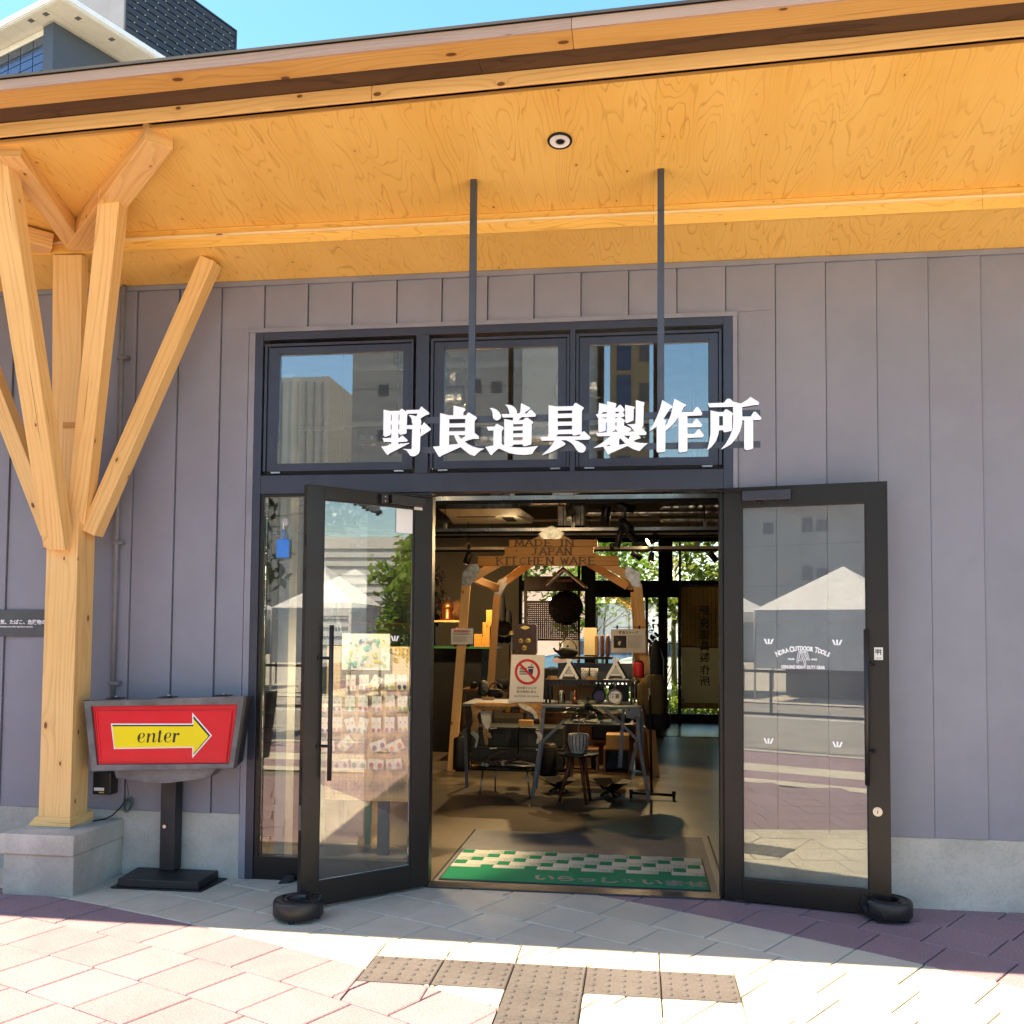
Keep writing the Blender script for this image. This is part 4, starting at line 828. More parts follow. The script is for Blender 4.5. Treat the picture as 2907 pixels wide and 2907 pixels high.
# ================================================================ inside the shop: timber display arch
DA = thing('display_arch', 'pine display arch with steel corner plates and carved kitchen ware boards', 'display stand', (2.35, 5.2, 0))
Yf, Yr = 4.92, 5.62
def member(p0, p1, wd, ht, nm, m='pale_pine', up=(0,1,0), par=None): mb = MB(); mb.bar(p0, p1, wd, ht, up); return mb.build(nm, m, par or DA, .003)
for Y in (Yf, Yr):
    lt, rt, ap = (1.40,Y,2.20), (3.325,Y,2.20), (2.364,Y,2.735)
    if Y == Yf:
        member((1.225,Y,.0), (1.375,Y,2.16), .10, .05, 'leg'); member((3.545,Y,.0), (3.345,Y,2.16), .10, .05, 'leg')
    else:
        member((1.50,Y,.0), (1.635,Y,2.10), .085, .05, 'leg'); member((3.44,Y,.0), (3.30,Y,2.1), .085, .05, 'leg')
    z = 0 if Y == Yf else -.05
    xl, xr = (1.43, 3.30) if Y == Yf else (1.66, 3.22)
    member((xl,Y,2.22+z), (2.364,Y,2.74+z), .095, .05, 'rafter'); member((xr,Y,2.22+z), (2.364,Y,2.74+z), .095, .05, 'rafter')
member((2.364,Yf-.02,2.77), (2.364,Yr+.02,2.75), .05, .10, 'ridge_beam', 'orange_pine', (0,0,1))
member((1.39,Yf,2.25), (1.64,Yr,2.14), .05, .09, 'eave_beam', 'pale_pine', (0,0,1)); member((3.33,Yf,2.25), (3.25,Yr,2.17), .05, .09, 'eave_beam', 'pale_pine', (0,0,1))
def plate(P, Y, nm='corner_plate'):
    mb = MB(); mb.prism([P], lambda a, c: (a, Y, c), (0, .004, 0)); o = mb.build(nm, 'galvanised', DA)
    cx = sum(p[0] for p in P)/len(P); cz = sum(p[1] for p in P)/len(P)
    mb = MB()
    for p in P:
        q = (cx+(p[0]-cx)*.72, cz+(p[1]-cz)*.72); mb.tube([(q[0],Y,q[1]),(q[0],Y-.004,q[1])], .007, 8)
    mb.build('screw', 'steel', o); return o
plate([(1.315,2.14),(1.432,2.14),(1.535,2.30),(1.512,2.395),(1.42,2.38),(1.34,2.30)], Yf-.031)
plate([(3.222,2.37),(3.37,2.29),(3.382,2.118),(3.29,2.132),(3.196,2.272)], Yf-.031)
plate([(2.364,2.835),(2.213,2.735),(2.271,2.675),(2.459,2.674),(2.516,2.742)], Yf-.031)
plate([(1.75,2.275),(1.655,2.25),(1.593,2.06),(1.68,2.06),(1.765,2.20)], Yr-.031)
for x0, x1, z0, z1, y in ((1.878,2.892,2.584,2.666,4.862),(1.831,2.852,2.480,2.5815,4.855),(1.519,3.13,2.366,2.4775,4.848)):
    mb = MB(); mb.box(x0, x1, y, y+.028, z0, z1, 0); mb.build('sign_board', 'orange_pine', DA, .003)
GL = {'M':[((0,0),(.12,1)),((.12,1),(.5,.15)),((.5,.15),(.88,1)),((.88,1),(1,0))],'A':[((0,0),(.5,1)),((.5,1),(1,0)),((.2,.36),(.8,.36))],'D':[((.12,0),(.12,1)),((.12,1),(.65,.95)),((.65,.95),(.95,.5)),((.95,.5),(.65,.05)),((.65,.05),(.12,0))],
 'E':[((.12,0),(.12,1)),((.12,1),(.9,1)),((.12,.5),(.7,.5)),((.12,0),(.95,0))],'I':[((.5,0),(.5,1))],'N':[((.1,0),(.1,1)),((.1,1),(.9,0)),((.9,0),(.9,1))],'J':[((.6,1),(.6,.2)),((.6,.2),(.4,0)),((.4,0),(.1,.1))],
 'P':[((.15,0),(.15,1)),((.15,1),(.75,.97)),((.75,.97),(.9,.74)),((.9,.74),(.75,.5)),((.75,.5),(.15,.46))],'K':[((.12,0),(.12,1)),((.12,.42),(.9,1)),((.35,.6),(.95,0))],'T':[((.5,0),(.5,1)),((.05,1),(.95,1))],
 'C':[((.95,.85),(.6,1)),((.6,1),(.15,.75)),((.15,.75),(.15,.25)),((.15,.25),(.6,0)),((.6,0),(.95,.15))],'H':[((.12,0),(.12,1)),((.88,0),(.88,1)),((.12,.5),(.88,.5))],'W':[((0,1),(.27,0)),((.27,0),(.5,.8)),((.5,.8),(.73,0)),((.73,0),(1,1))],
 'R':[((.12,0),(.12,1)),((.12,1),(.75,.97)),((.75,.97),(.88,.76)),((.88,.76),(.75,.54)),((.75,.54),(.12,.5)),((.5,.5),(.95,0))]}
def carved(s, x0, x1, z0, h, y):
    wds = [(.55 if ch == ' ' else .45 if ch == 'I' else 1.0) for ch in s]; tot = sum(wds)+.22*(len(s)-1); u = (x1-x0)/tot; x = x0
    for ch, wd in zip(s, wds):
        if ch != ' ':
            mb = MB(); k = 0
            for (a, c) in GL[ch]:
                A, C2 = Vector((x+a[0]*u*wd, y-.006-.0007*k, z0+a[1]*h)), Vector((x+c[0]*u*wd, y-.006-.0007*k, z0+c[1]*h)); e = (C2-A).normalized()*.003
                steep = abs(c[1]-a[1]) > .6; mb.bar(A-e, C2+e, .019 if steep else .010, .012, (0,1,0)); k += 1
                for q, zz in ((A, a[1]), (C2, c[1])):
                    if steep and zz in (0, 1) and ch not in 'CW':
                        mb.box(q.x-.018, q.x+.018, y-.0125-.0007*k, y-.0005, q.z-.0055, q.z+.0055); k += 1
            mb.build('carved_letter', 'old_wood', DA)
        x += u*(wd+.22)
carved('MADE IN', 1.955, 2.62, 2.592, .072, 4.862); carved('JAPAN', 2.14, 2.60, 2.492, .075, 4.855); carved('KITCHEN WARE', 1.735, 2.875, 2.380, .080, 4.848)
# small shrine-like roof and cedar ball
SR = thing('miniature_roof', 'small hanging gable roof of brown boards above the cedar ball', 'hanging ornament', (2.35,7,2.3))
mb = MB(); mb.bar((2.352,7.0,2.475), (2.085,7.0,2.235), .45, .028, (0,0,1)); mb.build('roof_slope', 'old_wood', SR); mb = MB(); mb.bar((2.348,7.0,2.475), (2.655,7.0,2.22), .45, .028, (0,0,1)); mb.build('roof_slope', 'old_wood', SR)
for a, c in (((2.352,6.77,2.445),(2.12,6.77,2.225)),((2.348,6.77,2.445),(2.64,6.77,2.205))):
    mb = MB(); mb.bar(a, c, .016, .02, (0,0,1)); mb.build('barge_board', 'paper', SR)
mb = MB(); mb.bar((2.24,6.78,2.30),(2.47,6.78,2.30), .02, .03); mb.build('tie_beam', 'old_wood', SR)
mb = MB(); mb.tube([(2.33,7,2.48),(2.33,7.0,4.16)], .006, 6); mb.build('cord', 'dark_iron', SR)
CBALL = thing('cedar_ball', 'large dark round cedar ball hanging inside in front of the back windows', 'hanging ornament', (2.332,7.5,1.95))
mb = MB(); rr = .252
for i in range(2600):
    z = RN.uniform(-1, 1); a = RN.uniform(0, 6.283); s = math.sqrt(1-z*z); d = Vector((s*math.cos(a), s*math.sin(a), z)); t = d.cross(Vector((RN.gauss(0,1), RN.gauss(0,1), RN.gauss(0,1)))).normalized()
    p = d*(rr-.035); mb.poly([tuple(Vector((2.332,7.5,1.955))+p+t*.012), tuple(Vector((2.332,7.5,1.955))+p-t*.012), tuple(Vector((2.332,7.5,1.955))+d*(rr+RN.uniform(-.008,.008))+t*RN.uniform(-.02,.02))])
tag(mb.build('cedar_sprigs', 'cedar_ball', CBALL), kind='stuff')
mb = MB(); mb.lathe([(0,-.232),(.12,-.2),(.2,-.12),(.233,0),(.2,.12),(.12,.2),(0,.232)], (2.332,7.5,1.955), 20); mb.build('ball_core', 'cedar_ball', CBALL)
mb = MB(); mb.tube([(2.332,7.5,2.19),(2.34,7.2,2.45)], .006, 6); mb.build('cord', 'dark_iron', CBALL)
# bamboo lattice screen
LS = thing('lattice_screen', 'dark wooden lattice screen standing behind the cedar ball', 'screen', (2.1,8,0))
for x in (1.70, 2.485):
    mb = MB(); mb.box(x-.02, x+.02, 7.98, 8.02, .0, 2.62, 2); mb.build('screen_post', 'lattice_wood', LS)
for z in (2.05, 2.37, 2.6, 1.5): mb = MB(); mb.box(1.722, 2.463, 7.985, 8.015, z-.018 if z != 2.37 else z-.14, z+.018 if z != 2.37 else z+.06, 0); mb.build('screen_rail', 'lattice_wood', LS)
mb = MB()
for i in range(24): x = 1.735+i*.031; mb.box(x-.0095, x+.0095, 7.992, 8.0, 1.52, 2.03, 2)
for i in range(17): z = 1.535+i*.030; mb.box(1.723, 2.462, 8.001, 8.008, z-.0095, z+.0095, 0)
tag(mb.build('lattice', 'lattice_wood', LS), kind='stuff')
# ---- papers
def sheetthing(nm, label, P, Y, m='paper', cat='paper sign'):
    cx = sum(p[0] for p in P)/len(P); t = thing(nm, label, cat, (cx, Y, sum(p[1] for p in P)/len(P))); mb = MB(); mb.prism([P], lambda a, c: (a, Y, c), (0, .0015, 0)); mb.build('sheet', m, t); return t
def lines(t, x0, x1, z0, z1, n_, Y, m='ink_black', h=.0035):
    mb = MB()
    for i in range(n_):
        z = z1-(z1-z0)*i/max(1, n_-1); mb.poly([(x0,Y,z-h/2),(x1-(x1-x0)*RN.uniform(0,.35),Y,z-h/2),(x1-(x1-x0)*RN.uniform(0,.05),Y,z+h/2),(x0,Y,z+h/2)])
    return tag(mb.build('print_lines', m, t), kind='stuff')
T1 = sheetthing('paper_notice', 'white paper notice with red heading fixed to the left leg of the arch', [(1.218,1.461),(1.474,1.463),(1.474,1.646),(1.218,1.641)], 4.84)
lines(T1, 1.245, 1.45, 1.606, 1.618, 2, 4.8385, 'print_red', .009); lines(T1, 1.235, 1.44, 1.575, 1.590, 2, 4.8385, 'ink_black', .006); lines(T1, 1.235, 1.42, 1.49, 1.555, 8, 4.8385, 'ink_black', .0022)
T2 = sheetthing('stove_notice', 'white paper notice with a black photo square clipped to the right leg', [(3.055,1.385),(3.438,1.387),(3.431,1.655),(3.050,1.645)], 4.82)
text('notice_heading', '野良ストーブ', 'ink_black', T2, .036, lambda x, z, d: (3.245+x, 4.8185-d, 1.607+z), bold=.0008)
mb = MB(); mb.poly([(3.08,4.8185,1.437),(3.222,4.8185,1.437),(3.222,4.8185,1.575),(3.08,4.8185,1.575)]); mb.build('photo', 'ink_black', T2)
mb = MB(); mb.poly([(3.10,4.818,1.56),(3.17,4.818,1.52),(3.16,4.818,1.505),(3.095,4.818,1.545)]); mb.build('photo_stove', 'antler', T2); mb = MB(); mb.poly([(3.125,4.818,1.49),(3.145,4.818,1.458),(3.165,4.818,1.51),(3.14,4.818,1.515)]); mb.build('photo_flame', 'paper', T2)
lines(T2, 3.235, 3.405, 1.44, 1.575, 12, 4.8185, 'ink_black', .0025)
for x in (3.12, 3.365): mb = MB(); mb.tube([(x,4.815,1.652),(x,4.815,1.69)], .011, 8); mb.build('clip', 'black_plastic', T2)
mb = MB(); mb.tube([(3.07,4.83,1.668),(3.50,4.83,1.675)], .004, 6); mb.build('hanging_bar', 'dark_iron', T2)
T3 = sheetthing('no_food_sign', 'white paper no food or drink sign with red crossed circle', [(2.079,.914),(2.420,.916),(2.437,1.379),(2.099,1.382)], 3.5)
ccx, ccz, ro, ri = 2.262, 1.211, .128, .102
ring = lambda r, k=40: [(ccx+r*math.cos(2*math.pi*i/k), ccz+r*math.sin(2*math.pi*i/k)) for i in range(k)]
mb = MB(); mb.prism([ring(ro), ring(ri)], lambda a, c: (a, 3.4985, c), (0,.0004,0)); mb.build('red_ring', 'print_red', T3)
mb = MB(); mb.prism([[(ccx-.082,ccz+.064),(ccx-.064,ccz+.082),(ccx+.082,ccz-.064),(ccx+.064,ccz-.082)]], lambda a, c: (a, 3.4979, c), (0,.0004,0)); mb.build('red_slash', 'print_red', T3)
for P in ([(-.078,.028),(-.07,.04),(-.012,.04),(-.004,.028)],[(-.078,.012),(-.078,.020),(-.004,.020),(-.004,.012)],[(-.08,-.008),(-.08,.004),(-.002,.004),(-.002,-.008)],[(-.08,-.028),(-.08,-.018),(-.004,-.018),(-.004,-.028)],[(.004,.038),(.004,.052),(.064,.052),(.064,.038)],[(.008,.03),(.06,.03),(.052,-.03),(.016,-.03)],[(.036,.052),(.042,.052),(.05,.082),(.043,.083)]):
    mb = MB(); mb.prism([[(ccx+a, ccz+c+.002) for a, c in P]], lambda a, c: (a, 3.4983, c), (0,.0003,0)); mb.build('snack_pictogram', 'print_navy', T3)
for s, z, h in (('店内飲食および', 1.050, .027), ('飲食物持込禁止', 1.012, .027), ('NO FOOD OR DRINK', .968, .024)):
    text('sign_line', s, 'ink_black' if z > 1 else 'print_navy', T3, h, (lambda zz: lambda x, y, d: (2.256+x, 3.4985-d, zz+y))(z), bold=.0003, spacing=1.08)
mb = MB(); mb.tube([(2.26,3.506,.9),(2.26,3.506,1.375)], .004, 6); mb.tube([(2.1,3.506,1.37),(2.43,3.506,1.37)], .003, 6); mb.build('sign_wire', 'dark_iron', T3)
# ---- folding workbench with saw-tooth stays
WB = thing('folding_workbench', 'grey steel folding workbench holding the kitchen goods', 'workbench', (2.9,3.5,0))
def bar(p0, p1, wd, ht, nm, m='workbench_grey', par=None, up=(0,1,0)): mb = MB(); mb.bar(p0, p1, wd, ht, up); return mb.build(nm, m, par or WB, .002)
bar((2.435,3.42,.845), (2.41,3.40,.53), .035, .03, 'leg'); bar((2.41,3.40,.53), (2.335,3.36,.0), .035, .03, 'leg'); bar((2.43,3.43,.53), (2.37,3.40,.08), .02, .02, 'leg_stay')
bar((2.41,3.39,.52), (2.66,3.39,.765), .028, .022, 'brace'); bar((1.55,3.9,.60), (1.76,3.62,.80), .03, .03, 'brace'); bar((1.56,3.9,.60), (1.60,3.85,.0), .03, .03, 'leg')
bar((3.35,3.40,.80), (3.365,3.39,.56), .034, .03, 'leg'); bar((3.365,3.39,.56), (3.462,3.36,.0), .034, .03, 'leg'); bar((3.395,3.5,.84), (3.40,3.52,.45), .034, .03, 'leg')
bar((3.015,3.38,.875), (3.19,3.38,.735), .026, .022, 'brace'); bar((3.19,3.38,.735), (3.37,3.38,.555), .026, .022, 'brace'); bar((2.18,3.5,.88), (2.36,3.5,.735), .026, .022, 'brace')
bar((3.395,3.48,.84), (3.36,3.5,.62), .03, .02, 'leg_stay')
mb = MB(); mb.prism([[(3.25,.79),(3.345,.775),(3.40,.88),(3.385,.895),(3.27,.885),(3.235,.84)]], lambda a, c: (a, 3.355, c), (0,.02,0)); g_ = mb.build('hinge_plate', 'workbench_grey', WB, .002)
for a, c in ((3.375,.882),(3.27,.868),(3.335,.795)): mb = MB(); mb.tube([(a,3.355,c),(a,3.349,c)], .009, 8); mb.build('bolt', 'dark_iron', g_)
mb = MB(); mb.prism([[(2.41,.80),(2.45,.80),(2.455,.862),(2.42,.862)]], lambda a, c: (a, 3.375, c), (0,.02,0)); mb.build('hinge_plate', 'workbench_grey', WB, .002)
mb = MB(); mb.box(1.62, 3.39, 3.42, 4.15, .865, .893, 0); mb.build('table_top', 'workbench_grey', WB, .004)
for x0, z0, x1, z1 in ((3.215,.85,3.185,.275),(3.345,.53,3.295,.25)):
    P = []; k = 14; d = Vector((x1-x0, z1-z0)); e = Vector((d.y, -d.x)).normalized()
    for i in range(k+1):
        q = Vector((x0, z0))+d*i/k; P.append((q.x+e.x*.018, q.y+e.y*.018))
        if i < k and i >= 5: q2 = Vector((x0, z0))+d*(i+.55)/k; P.append((q2.x+e.x*.032, q2.y+e.y*.032))
    P += [(x1-e.x*.012, z1-e.y*.012), (x0-e.x*.012, z0-e.y*.012)]
    mb = MB(); mb.prism([P], lambda a, c: (a, 3.6, c), (0,.006,0)); mb.build('toothed_stay', 'workbench_grey', WB)
# fur hide over the left end
FH = thing('animal_hide', 'tan and white fur hide with hanging legs draped over the workbench end', 'hide', (2.08,3.4,.9))
def hide(P, Y, nm, m, dy=.02, thick=.012):
    mb = MB(); loops = [P]; mb.prism(loops, lambda a, c: (a, Y+dy*math.sin(a*14+c*7), c), (0, thick, 0)); return mb.build(nm, m, FH)
hide([(1.715,.875),(1.75,.898),(1.80,.906),(2.0,.908),(2.08,.902),(2.165,.912),(2.19,.90),(2.16,.878),(2.11,.868),(2.04,.832),(1.98,.822),(1.90,.83),(1.83,.832),(1.79,.805),(1.775,.77),(1.80,.69),(1.785,.64),(1.80,.575),(1.785,.50),(1.765,.455),(1.755,.47),(1.768,.54),(1.735,.585),(1.708,.605),(1.715,.66),(1.735,.72),(1.73,.80)], 3.40, 'hide_body', 'fur_tan')
hide([(2.165,.912),(2.25,.913),(2.33,.905),(2.41,.916),(2.425,.86),(2.422,.80),(2.42,.74),(2.428,.70),(2.425,.62),(2.41,.56),(2.39,.525),(2.375,.518),(2.378,.545),(2.395,.60),(2.385,.65),(2.40,.70),(2.39,.755),(2.355,.76),(2.335,.80),(2.31,.82),(2.25,.84),(2.20,.87)], 3.395, 'hide_leg', 'fur_tan')
hide([(2.19,.905),(2.25,.90),(2.32,.865),(2.365,.82),(2.38,.76),(2.35,.762),(2.335,.80),(2.31,.82),(2.25,.845),(2.205,.875)], 3.378, 'white_patch', 'fur_white'); hide([(1.712,.60),(1.735,.63),(1.79,.60),(1.80,.575),(1.785,.50),(1.765,.452),(1.757,.47),(1.772,.54),(1.745,.575)], 3.376, 'white_patch', 'fur_white')
hide([(1.80,.815),(1.84,.822),(1.90,.80),(1.905,.70),(1.895,.655),(1.885,.66),(1.88,.62),(1.865,.655),(1.855,.60),(1.835,.65),(1.82,.72)], 3.44, 'white_flank', 'fur_white'); hide([(1.83,.70),(1.86,.64),(1.905,.60),(1.92,.56),(1.895,.555),(1.88,.58),(1.885,.50),(1.87,.48),(1.855,.50),(1.835,.60)], 3.43, 'hide_tail', 'fur_tan')
hide([(2.36,.64),(2.40,.63),(2.425,.60),(2.42,.56),(2.395,.525),(2.372,.516),(2.372,.55),(2.385,.585)], 3.377, 'white_patch', 'fur_white')
# antlers on round low table
LT = thing('low_table', 'low round black table with three thin steel legs under the antlers', 'table', (2.04,3.43,0))
mb = MB(); mb.lathe([(0,.283),(.31,.283),(.318,.29),(.318,.297),(0,.297)], (2.04,3.43,0), 36); mb.build('table_top', 'black_plastic', LT)
for a, c in (((1.86,3.30,.283),(1.831,3.238,0)),((2.275,3.38,.283),(2.309,3.377,0)),((1.935,3.58,.283),(1.931,3.622,0))): mb = MB(); mb.tube([a, c], .0085, 8); mb.build('leg', 'steel', LT)
AN = thing('antlers', 'pile of brown deer antlers lying on the low round table', 'antlers', (2.03,3.4,.3))
for pts, r in ((((1.74,3.35,.33),(1.80,3.33,.325),(1.88,3.36,.315),(1.98,3.4,.33),(2.06,3.42,.36),(2.10,3.4,.42)),.016),(((1.86,3.30,.313),(1.89,3.34,.345),(1.93,3.38,.385),(1.99,3.4,.42),(2.06,3.42,.425),(2.12,3.43,.405)),.017),(((1.90,3.38,.35),(1.88,3.37,.39),(1.885,3.36,.41)),.012),(((1.93,3.38,.35),(2.0,3.35,.375),(2.07,3.33,.38),(2.12,3.33,.355)),.014),(((2.06,3.28,.325),(2.13,3.34,.35),(2.2,3.38,.365),(2.28,3.4,.36),(2.335,3.42,.33)),.017),(((2.15,3.36,.35),(2.20,3.37,.40),(2.222,3.37,.475)),.012),(((2.17,3.36,.36),(2.22,3.36,.40),(2.265,3.35,.445)),.012),(((1.90,3.27,.313),(1.99,3.32,.318),(2.1,3.36,.325),(2.3,3.35,.315)),.015)):
    mb = MB(); k = len(pts); mb.tube(pts, [r*(1-.55*i/(k-1)) for i in range(k)], 8); mb.build('antler', 'antler', AN)
for p in ((1.858,3.296,.312),(1.898,3.266,.312),(2.056,3.275,.326)): mb = MB(); mb.lathe([(.0,.006),(.017,.004),(.02,0),(.018,-.01)], p, 12, (-.1,-1,.1)); mb.build('cut_end', 'antler_cut', AN)
# stool, pot, plant
SO = thing('three_leg_stool', 'round black topped stool on three reddish wooden legs', 'stool', (2.79,3.13,0))
mb = MB(); mb.lathe([(0,.447),(.19,.447),(.198,.455),(.198,.467),(.19,.470),(0,.470)], (2.795,3.13,0), 32); mb.build('seat', 'black_plastic', SO)
for a, c in (((2.735,3.13,.447),(2.615,3.165,0)),((2.82,3.08,.447),(2.878,3.045,0)),((2.845,3.17,.447),(2.905,3.27,0))): mb = MB(); mb.tube([a, c], [.02, .015], 10); mb.build('leg', 'red_wood', SO)
PT = thing('striped_pot', 'white ribbed plant pot with dark glaze streaks standing on the stool', 'plant pot', (2.797,3.13,.47))
mb = MB(); n_ = 48; prof = [(.068,.0),(.074,.008),(.070,.02),(.080,.035),(.092,.07),(.098,.11),(.096,.15),(.090,.176),(.084,.178),(.08,.165)]
for i, (r, h) in enumerate(prof):
    for k in range(n_):
        a = 2*math.pi*k/n_; q = r+(.0035 if k % 3 == 0 else -.0025 if k % 3 == 1 else 0)*(1 if 3 <= i <= 7 else .2); mb.v.append((2.797+q*math.cos(a), 3.13+q*math.sin(a), .4705+h))
for i in range(len(prof)-1):
    for k in range(n_): k2 = (k+1) % n_; ids = (i*n_+k, i*n_+k2, (i+1)*n_+k2, (i+1)*n_+k); mb.face(ids, [(j*.01, i*.1) for j in (k, k+1, k+1, k)], True, 1 if (k % 3 == 1 and 1 < i < 7) else 0)
mb.build('pot_body', ['pot_glaze', 'pot_dark'], PT); mb = MB(); mb.lathe([(0,.16),(.082,.16)], (2.797,3.13,.4705), 20); mb.build('soil', 'soil', PT)
PN = thing('potted_plant', 'dark green leafy plant with long bare stem growing from the striped pot', 'plant', (2.80,3.13,.64))
mb = MB(); mb.tube([(2.797,3.13,.63),(2.795,3.12,.70),(2.81,3.11,.77),(2.78,3.1,.81),(2.72,3.1,.82)], .005, 6); mb.tube([(2.81,3.11,.76),(2.87,3.1,.80),(2.93,3.12,.86)], .004, 6); mb.tube([(2.80,3.11,.77),(2.86,3.1,.88),(2.885,3.1,.96)], .004, 6); mb.build('stem', 'bark', PN)
lf = []
def leaf(mb, p, d, L, wd, up=(0,0,1), n=5):
    p = Vector(p); d = Vector(d).normalized(); s = d.cross(Vector(up)).normalized(); u = s.cross(d); ids = []
    for i in range(n+1):
        t = i/n; hw = wd*math.sin(math.pi*min(1, t*.93+.05))**.8*.5 if 0 < i < n else .0005
        q = p+d*L*t+u*(-.25*L*t*t); ids.append((len(mb.v), len(mb.v)+1)); mb.v += [tuple(q-s*hw+u*hw*.25), tuple(q+s*hw+u*hw*.25)]
    for i in range(n): a, c = ids[i], ids[i+1]; mb.face((a[0], a[1], c[1], c[0]), [(0,i/n),(1,i/n),(1,(i+1)/n),(0,(i+1)/n)], True)
for i in range(46):
    bx = RN.choice([(2.72,3.1,.825),(2.66,3.1,.86),(2.885,3.1,.93),(2.93,3.12,.865),(2.98,3.1,.87),(2.80,3.1,.84),(2.86,3.1,.90)]); a = RN.uniform(0, 6.28)
    mb = MB(); leaf(mb, (bx[0]+RN.uniform(-.03,.03), bx[1]+RN.uniform(-.03,.03), bx[2]+RN.uniform(-.03,.03)), (math.cos(a), math.sin(a)*.8, RN.uniform(-.35,.4)), RN.uniform(.10,.16), RN.uniform(.05,.07)); mb.build('leaf', 'leaf_dark', PN)
mb = MB(); leaf(mb, (2.887,3.1,.955), (0.02,.0,1), .05, .038, (0,1,0)); mb.build('leaf', 'leaf_dark', PN)
# shelf on the table: perforated rail, grey backboard, goods
SH = thing('table_shelf', 'black tabletop shelf with a row of round holes in its edge and grey backboard', 'shelf', (2.95,3.85,.893))
mb = MB(); P = [(2.41,1.069),(3.29,1.072),(3.29,1.132),(2.41,1.128)]
holes = [[(2.46+i*.0435+.011*math.cos(2*math.pi*k/10), 1.098+.011*math.sin(2*math.pi*k/10)) for k in range(10)] for i in range(19)]
mb.prism([P]+holes, lambda a, c: (a, 3.70, c), (0,.012,0)); mb.build('perforated_rail', 'dark_iron', SH)
mb = MB(); mb.box(2.41, 3.29, 3.712, 4.05, 1.117, 1.128, 0); mb.build('shelf_board', 'dark_iron', SH)
for x in (2.43, 2.47, 3.29): mb = MB(); mb.box(x-.01, x+.01, 3.712, 3.735, .893, 1.07, 2); mb.build('shelf_upright', 'dark_iron', SH)
mb = MB(); mb.box(2.52, 3.295, 4.03, 4.05, 1.1285, 1.29, 0); mb.build('backboard', 'tile_grey', SH)
for x0, x1 in ((2.47,2.71),(2.712,2.90)): mb = MB(); mb.box(x0, x1, 4.08, 4.14, .894, 1.065, 2); mb.build('back_box', 'cardboard', SH)
mb = MB(); mb.box(2.9, 3.0, 4.07, 4.14, .894, 1.066); mb.build('back_box', 'tile_grey', SH); mb = MB(); mb.box(3.05, 3.26, 4.07, 4.14, .894, 1.066); mb.build('back_box', 'crate_dark', SH)
for x, y in ((2.36,3.80),(3.32,3.9)): mb = MB(); mb.tube([(x,y,.893),(x,y,1.16)], .007, 8); mb.build('upright_rod', 'steel', SH)
def astand(nm, label, x0, x1, zb, zt, tray, Y=3.76):
    t = thing(nm, label, 'easel', ((x0+x1)/2, Y, zb)); cx = (x0+x1)/2; w_ = .028; h = zt-zb
    for sgn, nm2 in ((-1, 'arm'), (1, 'arm')):
        mb = MB(); mb.bar((cx+sgn*(x1-x0)/2*.93, Y-.004*(sgn+1), zb+.006), (cx-sgn*.022, Y-.004*(sgn+1), zt), w_, .006, (0,1,0)); mb.build(nm2, 'white_paint', t)
    mb = MB(); mb.bar((cx-.062, Y-.008, zb+.042), (cx+.062, Y-.008, zb+.042), .022, .005, (0,1,0)); mb.build('cross_bar', 'white_paint', t)
    mb = MB(); mb.bar((cx+.02, Y+.02, zt-.03), (cx+.115, Y+.06, zb+.01), .02, .05, (0,1,0)); mb.build('side_panel', 'dark_iron', t)
    for sgn in (-1, 1): mb = MB(); mb.tube([(cx+sgn*.055, Y-.0125, zb+.042), (cx+sgn*.055, Y-.015, zb+.042)], .005, 8); mb.build('screw', 'dark_iron', t)
    mb = MB(); mb.prism([[(cx-.042,zb+.055),(cx+.042,zb+.055),(cx+.03,zb+.115),(cx-.02,zb+.125)]], lambda a, c: (a, Y+.012, c), (0,.004,0)); mb.build('inset_panel', 'pale_grey', t)
    if tray: mb = MB(); mb.box(x0-.03, x1+.035, Y-.05, Y+.06, zb-.012, zb-.001); mb.build('tray', 'galvanised', t, .003)
    return t
astand('white_easel', 'white A shaped metal stand left of the two perforated cups', 2.562, 2.752, 1.130, 1.336, False)
astand('white_easel', 'white A shaped metal stand on a flat tray at the right end of the shelf', 3.035, 3.225, 1.142, 1.350, True)
for i, x in enumerate((2.819, 2.913)):
    t = thing('perforated_cup', ('left' if i == 0 else 'right')+' of the two white perforated cups between the white stands', 'cup', (x,3.76,1.13), 'perforated cups')
    mb = MB(); mb.lathe([(.0,.001),(.037,.001),(.0395,.118),(.0375,.118),(.036,.004),(0,.004)], (x,3.76,1.1285), 20); mb.build('cup_body', 'paper', t)
    mb = MB()
    for r in range(6):
        for k in range(12):
            a = 2*math.pi*(k+.5*(r % 2))/12; p = Vector((x+.0392*math.cos(a), 3.76+.0392*math.sin(a), 1.1285+.016+r*.0172)); d = Vector((math.cos(a), math.sin(a), 0)); mb.tube([p-d*.003, p+d*.0009], .0052, 7)
    mb.build('cup_hole', 'black_matte', t)
mb = MB(); mb.hexa([(2.83,3.712,1.129),(2.945,3.712,1.129),(2.83,3.745,1.129),(2.945,3.745,1.129),(2.83,3.735,1.165),(2.945,3.735,1.165),(2.83,3.745,1.165),(2.945,3.745,1.165)]); solo(mb, 'price_card', 'cardboard', 'brown price card leaning below the perforated cups', 'card')
mb = MB(); mb.hexa([(2.44,3.712,1.129),(2.54,3.712,1.129),(2.44,3.745,1.129),(2.54,3.745,1.129),(2.44,3.735,1.165),(2.54,3.735,1.165),(2.44,3.745,1.165),(2.54,3.745,1.165)]); solo(mb, 'price_card', 'cardboard', 'brown price card at the left end of the tabletop shelf', 'card')
